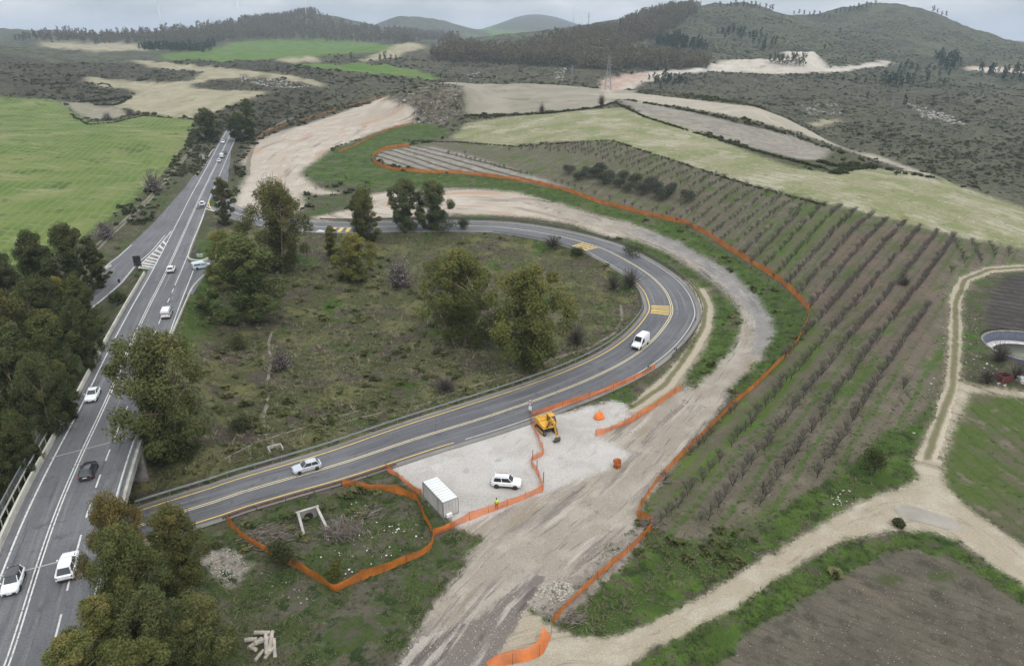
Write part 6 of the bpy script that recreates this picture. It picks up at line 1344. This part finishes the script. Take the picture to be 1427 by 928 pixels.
turbine(799,35,10,9,.15,'wind turbine right of the rounded far hill',4700)
turbine(811,38,25,6,.9,'smallest wind turbine beside the far mast',4700)
pylon(820,38,18,'thin far mast on the skyline between the hills',.05,1,4700)
# ------------------------------------------------------------------ signs and markers by the road
SIGNB = plain('sign_back', (.03,.032,.036), .6); SIGNW = plain('sign_white', (.72,.72,.70), .4); SIGNBL = plain('sign_blue', (.03,.07,.33), .4); SIGNR = plain('sign_red', (.5,.025,.02), .4)
p = np.array(up(193,374,6.1)); sg = thing('chevron_sign', 'big dark exit chevron board seen from the back at the striped median', 'road sign', tuple(p), math.radians(20))
for s in (-1, 1): MB().tube((s*.55,0,-.2),(s*.55,0,1.6),.05).build('post', GALV, sg)
b = MB().box((0,0,1.95), (1.75,.06,2.7)).build('board', SIGNB, sg)
m = MB()
for k in range(5): m.box((0,-.06,.85+k*.55), (1.6,.07,.08))
m.build('stiffener', DARKM, sg)
def chevron(px, py, z, ang, label, s=.62):
    p = np.array(up(px, py, z)); o = thing('curve_marker', label, 'road sign', tuple(p), ang)
    MB().tube((0,0,-.5),(0,0,1.1),.03).build('post', GALV, o); b = MB().box((0,-.04,1.25), (s,.03,s)).build('board', SIGNB, o)
    m = MB(); h = s*.42
    m.add([(-h*.5,-.062,1.25+h),(h*.0,-.062,1.25+h),(h*.55,-.062,1.25),(0,-.062,1.25-h),(-h*.5,-.062,1.25-h),(h*.05,-.062,1.25)], [(0,5,2,1),(5,4,3,2)]); m.build('arrow', SIGNW, b); return o
chevron(941,494,1.1,math.radians(-50),'black and white curve marker outside the bend beside the dusty path')
chevron(904,520,.8,math.radians(-38),'black and white curve marker where the orange netting begins')
chevron(969,452,1.8,math.radians(-80),'curve marker on the outside of the sharpest part of the bend')
chevron(932,366,3.0,math.radians(-130),'curve marker by the dark guard rail at the top of the bend')
chevron(780,337,4.9,math.radians(160),'small dark marker standing on the road edge at the top of the loop')
chevron(284.5,348,6.1,math.radians(-60),'small white arrow marker at the corner of the side road')
p = np.array(up(166,393,5.8)); MB().lathe([(.22,0),(.26,.1),(.24,.6),(.3,.7),(.12,.75)], tuple(p), 12).build('bollard', SIGNB, None, True); tag(bpy.data.objects['bollard'], 'small dark bollard on the inner edge of the exit lane', 'bollard')
g = cast([(739,578)])[0]; o = thing('road_sign', 'no overtaking and blue disc signs on one post at the corner of the gravel yard', 'road sign', tuple(g), math.radians(-35))
MB().tube((0,0,-.2),(0,0,3.1),.04).build('post', GALV, o)
def disc(z, mat, ring, nm):
    d = MB().lathe([(.3,-.06),(.3,-.03)], (0,0,0), 20, 'Y').build(nm, mat, o); d.location = (0,0,z); MB().lathe([(.19,-.075),(.19,-.058)], (0,0,0), 18, 'Y').build('face', ring, d)
disc(2.85, SIGNR, SIGNW, 'prohibition_disc'); disc(2.2, SIGNBL, SIGNW, 'blue_disc'); MB().box((0,-.05,1.35), (.6,.03,.85)).build('info_plate', SIGNW, o)
# utility cabinet and sign at the side road
p = np.array(up(271,361,6.1)); o = thing('utility_cabinet', 'dark roadside cabinet at the green corner of the side road', 'cabinet', tuple(p), .3); MB().box((0,0,.75),(.8,.5,1.5)).build('housing', plain('cabinet_grey', (.10,.105,.10), .6), o, False, .03); MB().box((0,0,1.53),(.9,.6,.07)).build('lid', DARKM, o)
p = np.array(up(279,359,6.1)); o = thing('plastic_tank', 'pale green plastic tank beside the dark cabinet', 'tank', tuple(p), .3); MB().box((0,0,.5),(1.5,.9,.9)).build('tank_body', plain('pale_green_plastic', (.30,.37,.31), .5), o, False, .1); MB().lathe([(.2,.95),(.2,1.05),(.05,1.08)], n=12).build('cap', DARKM, o)
# low pale water box left of the road, as seen by the field corner
p = cast([(282,222)])[0]; o = thing('water_hut', 'small pale hut with a darker door by the field corner left of the main road', 'hut', tuple(p), -.3); MB().box((0,0,1.),(1.6,1.6,2.2)).build('wall', CONC, o); MB().box((0,0,2.15),(1.9,1.9,.14)).build('roof', CONCD, o); MB().box((.2,-.81,.8),(.7,.05,1.6)).build('door', DARKM, o)
# ------------------------------------------------------------------ culvert, drain, stone things
q0, q1, q2 = cast([(429,746),(451,733),(416,724)]); q0, q1 = np.array(up(416.6,722,-.3)), np.array(up(442.5,714,-.3)); ax = q1-q0; wd = np.linalg.norm(ax[:2]); ang = math.atan2(ax[1], ax[0]); g = float(terrain(np.array([q0[0]]), np.array([q0[1]]))[0])
o = thing('culvert_headwall', 'concrete culvert mouth with two sloping wing walls in the grassy enclosure', 'culvert', (q0[0], q0[1], g-.2), ang)
MB().box((wd/2,.1,.85), (wd+.5,.28,1.9)).build('headwall', CONCD, o, False, .02); MB().box((wd/2,.1,1.86), (wd+.6,.36,.12)).build('coping', CONC, o, False, .02)
for x, s in ((0,-1),(wd,1)):
    w = MB(); dx = s*.25; w.loft([[(x-.12,0,-.3),(x+.12,0,-.3),(x+.12,0,1.75),(x-.12,0,1.75)], [(x+dx-.12,-3.2,-.3),(x+dx+.12,-3.2,-.3),(x+dx+.12,-3.2,.55),(x+dx-.12,-3.2,.55)]]).build('wing_wall', CONCD, o)
    MB().loft([[(x-.17,.02,1.755),(x+.17,.02,1.755),(x+.17,.02,1.86),(x-.17,.02,1.86)], [(x+dx-.17,-3.3,.555),(x+dx+.17,-3.3,.555),(x+dx+.17,-3.3,.66),(x+dx-.17,-3.3,.66)]]).build('coping', CONC, o)
MB().lathe([(.62,-.05),(.62,.0)], (0,0,0), 20, 'Y').build('pipe_mouth', DARKM, o).location = (wd/2,-.06,.75)
g = cast([(384,627)])[0]; o = thing('concrete_drain', 'small open concrete drain box at the foot of the loop path', 'drain', tuple(g), math.radians(30))
for x, y, sx, sy in ((0,.8,2.2,.2),(-1.0,0,.2,1.6),(1.0,0,.2,1.6)): MB().box((x,y,.2),(sx,sy,.7)).build('wall', CONC, o, False, .02)
STONE = plain('pale_stone', (.33,.30,.25), .95, 0, .25, .3); STONEG = plain('grey_rock', (.33,.31,.275), .95, 0, .25, 1.0)
def rock_mesh(seed, mat=None):
    rng = np.random.default_rng(seed); bm = bmesh.new(); bmesh.ops.create_icosphere(bm, subdivisions=1, radius=.5)
    for v in bm.verts: v.co *= .75+.5*rng.random(); v.co.z *= .7
    me = bpy.data.meshes.new('stone'); bm.to_mesh(me); bm.free(); me.materials.append(mat or STONE); return me
ROCK = [rock_mesh(s) for s in range(5)]
def rocks(name, P, s, mat=STONE, meshes=ROCK):
    V = []; Fc = []; n = 0
    for i, p in enumerate(P):
        me = meshes[i % len(meshes)]; a = RNG.random()*6.28; c, sn = math.cos(a), math.sin(a)
        v = np.array([w.co[:] for w in me.vertices]) * s[i] * np.array([1, .75+.4*RNG.random(), .8]); V.append(np.stack([v[:,0]*c-v[:,1]*sn, v[:,0]*sn+v[:,1]*c, v[:,2]+s[i]*.12], 1) + p); Fc.append(np.array([f.vertices[:] for f in me.polygons])+n); n += len(v)
    return link(name, mesh_np(name, np.vstack(V), None, mat, False, np.vstack(Fc)), None, kind='stuff')
def on(P2): return np.c_[P2, terrain(P2[:,0], P2[:,1])]
def area(px, n, dm=None):
    o_ = outline(px, dm); x0, y0 = o_.min(0); x1, y1 = o_.max(0); P_ = np.stack([x0+(x1-x0)*RNG.random(n), y0+(y1-y0)*RNG.random(n)], 1); return on(P_[inside(P_[:,0], P_[:,1], o_)])
P = area([(748,822),(768,808),(795,812),(800,824),(785,838),(762,838),(745,830)], 420); rocks('rubble', P, .15+.35*RNG.random(len(P))**2)
P = area([(905,590),(935,572),(965,545),(960,560),(930,585),(870,610),(850,612)], 900); rocks('rubble', P, .15+.35*RNG.random(len(P))**2)
P = area([(288,775),(300,760),(330,768),(345,790),(320,812),(295,800)], 420); rocks('rubble', P, .1+.22*RNG.random(len(P))**2)
P = area([(345,790),(370,790),(440,830),(500,850),(480,860),(400,835)], 260); P = P[RNG.random(len(P)) < .5]; rocks('stones', P, .08+.2*RNG.random(len(P))**2)
P = area([(500,690),(560,700),(600,740),(580,775),(500,800),(470,815),(430,780),(470,720)], 90); rocks('stones', P, .12+.28*RNG.random(len(P))**2, plain('white_debris', (.6,.58,.53), .8))
P = area([(1290,560),(1318,500),(1325,440),(1318,400),(1310,430),(1310,500),(1290,545),(1265,600),(1268,640)], 1400); P = P[RNG.random(len(P)) < .6]; rocks('stones', P, .15+.45*RNG.random(len(P))**2, STONEG)
P = area([(1335,540),(1343,440),(1352,420),(1365,470),(1375,520),(1350,535)], 500); rocks('stones', P, .15+.35*RNG.random(len(P))**2, STONEG)
P = area([(1155,690),(1180,680),(1195,692),(1185,705),(1160,705)], 40); rocks('rubble', P, .12+.3*RNG.random(len(P))**2, plain('white_rubble', (.55,.53,.49), .9))
P = area([(770,800),(830,760),(885,735),(890,730),(860,780),(800,835),(775,860),(740,850)], 900); rocks('stones', P, .08+.2*RNG.random(len(P))**2)
P = area([(550,928),(600,855),(690,840),(735,850),(690,928)], 900); rocks('stones', P, .06+.14*RNG.random(len(P))**2)
P = area([(1000,928),(1110,850),(1260,775),(1330,790),(1427,870),(1427,928)], 1500); rocks('stones', P, .03+.12*RNG.random(len(P))**3, plain('field_stone', (.25,.23,.20), .95))
for px, n, lo, hi in (([(1262,145),(1290,150),(1330,165),(1345,175),(1310,172),(1285,168)], 320, .8, 4), ([(1340,120),(1380,135),(1427,185),(1380,180),(1350,150)], 60, .6, 2.5), ([(330,112),(350,105),(400,112),(430,118),(440,124),(400,124),(350,118)], 260, .8, 3.), ([(1110,150),(1150,140),(1180,150),(1160,165),(1120,160)], 110, .7, 3), ([(650,105),(670,100),(668,112),(655,112)], 60, 1, 4), ([(770,95),(790,96),(785,112),(772,110)], 90, 1, 4), ([(533,162),(548,136),(640,132),(640,158),(600,176)], 45, .6, 2.6)):
    P = area(px, n*3); P = P[RNG.permutation(len(P))[:n]]; rocks('rocks', P, lo+(hi-lo)*RNG.random(len(P))**2.5, STONEG)
# ruin among the rocks
p = cast([(341,110)])[0]; o = thing('stone_ruin', 'roofless pale stone ruin among the boulders left of the main road', 'ruin', tuple(p), .3)
RU = plain('ruin_stone', (.36,.32,.26), .95, 0, .2, 1.5)
w = MB().box((0,-2.5,1.8),(7,.6,4)).build('wall', RU, o); MB().box((-1,-2.82,1.2),(1.1,.08,1.8)).build('doorway', DARKM, w); MB().box((1.8,-2.82,2),(.8,.08,.9)).build('window_opening', DARKM, w)
MB().box((-3.2,0,1.4),(.6,4.4,3.2)).build('wall', RU, o); MB().box((3.2,0,1.),(.6,4.4,2.4)).build('wall', RU, o); MB().box((0,2.5,1.1),(7,.6,2.6)).build('wall', RU, o)
# cut logs
LOGM = plain('weathered_log', (.36,.32,.27), .9, 0, .2, .5); LOGE = plain('cut_log_end', (.45,.36,.25), .9)
lg = [(350,893,.2,1.3,.26,0,'short log at the left of the log pile'),(352,905,-.5,1.2,.24,0,'stubby log at the lower left of the log pile'),(362,914,1.3,1.5,.2,0,'log standing out at the front of the log pile'),(368,896,.7,2.0,.3,.2,'thick log across the middle of the log pile'),(372,902,1.9,2.6,.24,.35,'long pale log leaning over the log pile'),(378,898,1.75,2.9,.25,.2,'longest grey log on the right of the log pile'),(383,905,1.9,2.3,.22,.05,'log on the far right of the log pile'),(366,886,.1,1.7,.24,.3,'log on the back of the log pile'),(375,912,1.2,1.4,.2,.05,'thin log lying at the lower right of the log pile'),(357,900,.9,1.6,.25,.25,'log on top of the left half of the log pile')]
for px, py, a, l, r, z, lab in lg:
    g = cast([(px, py)])[0]; o = thing('log', lab, 'log', (g[0], g[1], g[2]+r*.8+z), 0, 'pile of cut logs', (0, random.gauss(0,.12), a))
    MB().tube((-l/2,0,0),(0,.03,.02),r,r*.95,10,False).tube((0,.03,.02),(l/2,0,0),r*.95,r*.9,10,False).build('bark', LOGM, o, True)
    for s in (-1, 1): MB().lathe([(r*.02,-.01),(r*.93,0),(r*.02,.01)], n=12).build('cut_end', LOGE, o); e = o.children[-1]; e.rotation_euler = (0,PI/2,0); e.location = (s*l/2,0,0)
# branch heaps
def heap(px, py, w, h, dirx, label, n, seed, ln=2.4):
    rng = np.random.default_rng(seed); g = cast([(px, py)])[0]; Q = []; T = []
    for k in range(n):
        c = np.array([rng.normal()*w*.3, rng.normal()*w*.22, 0]); c[2] = abs(rng.normal())*h*.5*math.exp(-(c[0]**2+c[1]**2)/(w*w*.2)) + .1
        a = dirx + rng.normal()*.5; d = np.array([math.cos(a), math.sin(a), rng.normal()*.2])*ln*(.3+.6*rng.random())
        s = np.cross(d, unit(1,rng)[0]); s = s/np.linalg.norm(s)*(.02+.03*rng.random()); Q.append([c-d/2-s, c-d/2+s, c+d/2+s*.4, c+d/2-s*.4]); T.append(.3+.7*rng.random())
    nm = 'brush_heap' if label else 'dead_branches'; o = link(nm, leaf_mesh(nm, np.array(Q), np.array(T), TWIG), None); o.location = g; o.color = (1.35,1.3,1.3,1)
    if label: return tag(o, label, 'brush heap')
    o['kind'] = 'stuff'; return o
heap(478,740,4.4,1.5,-1.0,'heap of cut grey branches beside the concrete culvert mouth',900,3)
heap(380,745,7,1.0,.3,'',800,4,1.8)
heap(520,715,5,.8,.7,'',200,5,1.8)
heap(905,730,2.5,.7,.7,'small dark heap of roots at the bend of the long orange netting',220,6,1.2)
heap(930,672,1.6,.4,.2,'',40,7,1.6)
heap(800,862,2.2,.5,.4,'',300,8,1.)
# orange things on the yard
g = cast([(835,583)])[0]; o = thing('barrier_bundle', 'bundle of bright orange netting and stakes heaped on the gravel yard', 'bundle', tuple(g), .3); rng = np.random.default_rng(4); ORB = plain('bright_orange_plastic', (.75,.20,.04), .6)
rg_ = []
for z, r in ((0,.85),(.3,.95),(.7,.8),(1.05,.5)): rg_.append([(math.cos(t)*r*(.8+.4*rng.random()), math.sin(t)*r*(.8+.4*rng.random())*.8, z*(.85+.3*rng.random())) for t in np.linspace(0, 6.28, 14, endpoint=False)])
MB().loft(rg_).build('net_roll', ORB, o)
for k in range(5): MB().tube((rng.normal()*.4, rng.normal()*.3, .2), (rng.normal()*.5, rng.normal()*.4, 1.5+.3*rng.random()), .05, .03, 6).build('stake', ORB, o)
g = cast([(860,651)])[0]; o = thing('waste_drum', 'open rusty orange drum at the right corner of the gravel yard', 'drum', tuple(g)); OR2 = plain('rusty_orange_drum', (.42,.13,.03), .7, .1, .3)
MB().lathe([(.55,0),(.58,.1),(.58,.6),(.61,.62),(.61,.68),(.57,.7),(.57,1.25),(.6,1.28),(.54,1.28),(.52,.3)], n=18).build('drum_wall', OR2, o, True); MB().lathe([(.01,.28),(.53,.3)], n=16).build('drum_bottom', DARKM, o)
for a_ in (.6, 2.7): MB().box((math.cos(a_)*.62, math.sin(a_)*.62, 1.0), (.12,.25,.2), a_).build('handle', DARKM, o)
for px, py, lab in ((742,640,'dark wooden stake at the corner of the zigzag netting'),(757,672,'dark stake at the front end of the zigzag netting'),(748,655,'short dark stake in the middle of the zigzag netting')):
    g = cast([(px, py)])[0]; o = MB().tube((0,0,-.2),(.04,0,1.75),.07,.06,7).build('stake', RUST); o.location = g; tag(o, lab, 'stake')
# pond with lined wall at the right edge, tank clutter
o = thing('water_tank', 'round lined water basin with dark blue inner wall at the right edge', 'water tank', (tank_c[0], tank_c[1], TANK_Z-1.8)); R = 8.4
MB().lathe([(R+.42,0),(R+.4,2.2),(R,2.25),(R-.5,.35)], n=56, cap=False).build('tank_wall', plain('blue_grey_liner', (.075,.085,.115), .7), o, True)
MB().lathe([(R+.44,2.22),(R+.44,2.36),(R-.06,2.36),(R-.06,2.22)], n=56, cap=False).build('rim', CONCD, o, True)
MB().lathe([(R-.4,.3),(R-.5,.42),(R-2.0,.36),(R-2.2,.3)], n=56, cap=False).build('sediment_ring', plain('dry_sediment', (.50,.48,.45), .9), o, True)
MB().lathe([(R-1.9,.34),(.1,.345)], n=56).build('water', plain('green_water', (.12,.125,.08), .35), o, True)
p = cast([(1397,530)])[0]; o = thing('crate', 'dark red crate under the bare trees by the water tank', 'crate', tuple(p), .2); rd = plain('dark_red_paint', (.10,.028,.022), .6)
for s in (-1, 1): MB().box((0,s*.9,.6),(2.4,.1,1.2)).build('side_panel', rd, o); MB().box((s*1.15,0,.6),(.1,1.7,1.2)).build('end_panel', rd, o)
MB().box((0,0,.08),(2.2,1.7,.1)).build('bottom_panel', DARKM, o)
p = cast([(1421,532)])[0]; o = thing('water_container', 'white plastic water container right of the red crate', 'container', tuple(p), .4); MB().box((0,0,.65),(1.1,1.,.95)).build('bottle', plain('white_plastic', (.7,.71,.7), .4), o, False, .08); MB().box((0,0,.08),(1.2,1.1,.14)).build('pallet', LOGM, o)
m = MB()
for s in (-1, 1):
    for z in (.3,.65,1.): m.tube((-.6,s*.55,z),(.6,s*.55,z),.02,n=4); m.tube((s*.6,-.55,z),(s*.6,.55,z),.02,n=4)
m.build('cage', GALV, o)
P = area([(1372,500),(1390,515),(1410,528),(1427,535),(1400,540),(1370,532)], 60); rocks('debris', P, .2+.4*RNG.random(len(P))**2, plain('pale_debris', (.5,.48,.45), .8))
# puddle at the fork of the track
pw = outline([(1244,707),(1262,703),(1290,710),(1325,722),(1345,737),(1318,737),(1285,728),(1255,722)]); pc = pw.mean(0); pz = float(terrain(pw[:,0], pw[:,1]).mean())
m = MB(); a = np.arctan2(pw[:,1]-pc[1], pw[:,0]-pc[0]); m.add([(x, y, float(terrain(np.array([x]), np.array([y]))[0])+.035) for x, y in pw], [tuple(range(len(pw)))]); m.build('puddle', plain('muddy_water', (.24,.215,.175), .3, 0, .1, 3, .5), None, kind='structure')
# loop footpaths
def path_strip(px, w, name, mat, dz=.03):
    L = line_on(px, 1.2); L[:,2] = terrain(L[:,0], L[:,1]); N = normals(L); k = len(L); ww = w*(.7+.6*fbm(arclen(L)/3, arclen(L)*0, 33, 2)); ofs = np.linspace(-1, 1, 5)
    V = np.zeros((k,5,3))
    for j, t in enumerate(ofs): V[:,j,0] = L[:,0]+N[:,0]*t*ww; V[:,j,1] = L[:,1]+N[:,1]*t*ww; V[:,j,2] = terrain(V[:,j,0], V[:,j,1]) + dz - .06*(abs(t) == 1)
    i = np.arange(k-1)[:,None]*5 + np.arange(4)[None]; Q = np.stack([i, i+1, i+6, i+5], -1).reshape(-1,4); 
    link(name, mesh_np(name, V.reshape(-1,3), Q, mat), None, kind='structure')
PATHM = ground_mat('trodden_earth', (.18,.16,.13), [((.13,.115,.085), 1.5, .45, .6), ((.24,.215,.18), .8, .55, .68)], (.5,.1,.3), blend=False)
path_strip([(379,462),(374,480),(377,500),(375,520),(371,540),(373,560),(367,580),(369,600),(376,612),(381,622)], .4, 'footpath', PATHM)
path_strip([(865,425),(866,445),(855,465),(820,485),(770,500),(740,512)], .5, 'footpath', PATHM)
path_strip([(470,590),(530,575),(590,563),(650,540),(720,520)], .3, 'footpath', PATHM)
path_strip([(310,640),(360,615),(440,590),(500,572)], .25, 'footpath', PATHM)
for off_ in (-.9,.9):
    px = [(118,362),(150,330),(180,303),(205,280),(225,258),(240,240),(255,222),(268,208)]
    path_strip([(x+off_*3.2*(y/300)**2, y) for x, y in px], .5, 'farm_track', PATHM)
path_strip([(357,197),(350,212),(346,228),(345,245)], 1.3, 'farm_track', PATHM); path_strip([(352,206),(360,193),(375,180),(395,170),(420,160)], 1.2, 'farm_track', PATHM)
# ------------------------------------------------------------------ thin air haze over the whole valley
bpy.context.view_layer.update()
z1 = max(max((o.matrix_world @ Vector(c)).z for c in o.bound_box) for o in COL.objects if o.type == 'MESH') + 3; z0 = float(GZ.min()) - 1.5
hz = MB().box((0, 0, (z0+z1)/2), (20200, 20200, z1-z0)).build('haze', None, None, kind='stuff')
hm = bpy.data.materials.new('valley_haze'); hm.use_nodes = True; t = hm.node_tree; t.nodes.clear(); ou = t.nodes.new('ShaderNodeOutputMaterial'); pv = t.nodes.new('ShaderNodeVolumePrincipled'); pv.inputs['Density'].default_value = .00014; pv.inputs['Color'].default_value = (.72,.83,.97,1); pv.inputs['Anisotropy'].default_value = .2; t.links.new(pv.outputs[0], ou.inputs['Volume'])
hz.data.materials.clear(); hz.data.materials.append(hm)
# ------------------------------------------------------------------ camera, sky, sun
cam = bpy.data.cameras.new('camera'); co = bpy.data.objects.new('camera', cam); COL.objects.link(co)
co.location = (0, 0, CAMH); co.rotation_euler = (math.pi/2 - PITCH, 0, 0)
cam.sensor_width = 36; cam.lens = F/1427*36; cam.clip_start = 1; cam.clip_end = 30000
SC.camera = co
W = bpy.data.worlds.new('World'); SC.world = W; W.use_nodes = True; nt = W.node_tree
bg = nt.nodes['Background']; bg.inputs['Strength'].default_value = .1
SUN_EL, SUN_AZ = math.radians(50), math.radians(150)   # high, behind and to the right of the camera
sky = nt.nodes.new('ShaderNodeTexSky'); sky.sky_type = 'NISHITA'; sky.sun_disc = False; sky.sun_elevation = SUN_EL; sky.sun_rotation = SUN_AZ; sky.altitude = 500; sky.dust_density = 3
tc = nt.nodes.new('ShaderNodeTexCoord')
mp = nt.nodes.new('ShaderNodeMapping'); mp.inputs['Scale'].default_value = (1, 1, 3.6); nt.links.new(tc.outputs['Generated'], mp.inputs[0])
n1 = nt.nodes.new('ShaderNodeTexNoise'); n1.inputs['Scale'].default_value = 5.2; n1.inputs['Detail'].default_value = 6; n1.inputs['Roughness'].default_value = .55; nt.links.new(mp.outputs[0], n1.inputs['Vector'])
rp = nt.nodes.new('ShaderNodeValToRGB'); cr = rp.color_ramp
cr.elements[0].position = .4; cr.elements[0].color = (5.0, 5.4, 5.8, 1); cr.elements[1].position = .64; cr.elements[1].color = (8.3, 8.5, 8.8, 1)
nt.links.new(n1.outputs['Fac'], rp.inputs[0])
sp = nt.nodes.new('ShaderNodeSeparateXYZ'); nt.links.new(tc.outputs['Generated'], sp.inputs[0])
mr = nt.nodes.new('ShaderNodeMapRange'); nt.links.new(sp.outputs[2], mr.inputs[0]); mr.inputs[1].default_value = .0; mr.inputs[2].default_value = .7; mr.inputs[3].default_value = 1.0; mr.inputs[4].default_value = 2.7
ml = nt.nodes.new('ShaderNodeVectorMath'); ml.operation = 'SCALE'; nt.links.new(rp.outputs[0], ml.inputs[0]); nt.links.new(mr.outputs[0], ml.inputs['Scale'])
mx = nt.nodes.new('ShaderNodeMix'); mx.data_type = 'RGBA'; mx.inputs[0].default_value = .88
nt.links.new(sky.outputs[0], mx.inputs[6]); nt.links.new(ml.outputs[0], mx.inputs[7]); nt.links.new(mx.outputs[2], bg.inputs['Color'])
sun = bpy.data.lights.new('sun', 'SUN'); sun.energy = 1.5; sun.angle = math.radians(12); sun.color = (1, .96, .9)
so = bpy.data.objects.new('sun', sun); COL.objects.link(so)
so.rotation_euler = (math.pi/2 - SUN_EL, 0, math.pi - SUN_AZ)
so.location = (0, 0, 200)
SC.view_settings.view_transform = 'Standard'; SC.view_settings.look = 'None'; SC.view_settings.gamma = 1; SC.view_settings.exposure = 0.02; SC.view_settings.use_curve_mapping = False
SC.render.engine = 'CYCLES'; SC.cycles.use_denoising = True; SC.cycles.max_bounces = 5; SC.cycles.diffuse_bounces = 2; SC.cycles.transparent_max_bounces = 12; SC.cycles.use_adaptive_sampling = True; SC.cycles.adaptive_threshold = .02
SC.cycles.volume_bounces = 0
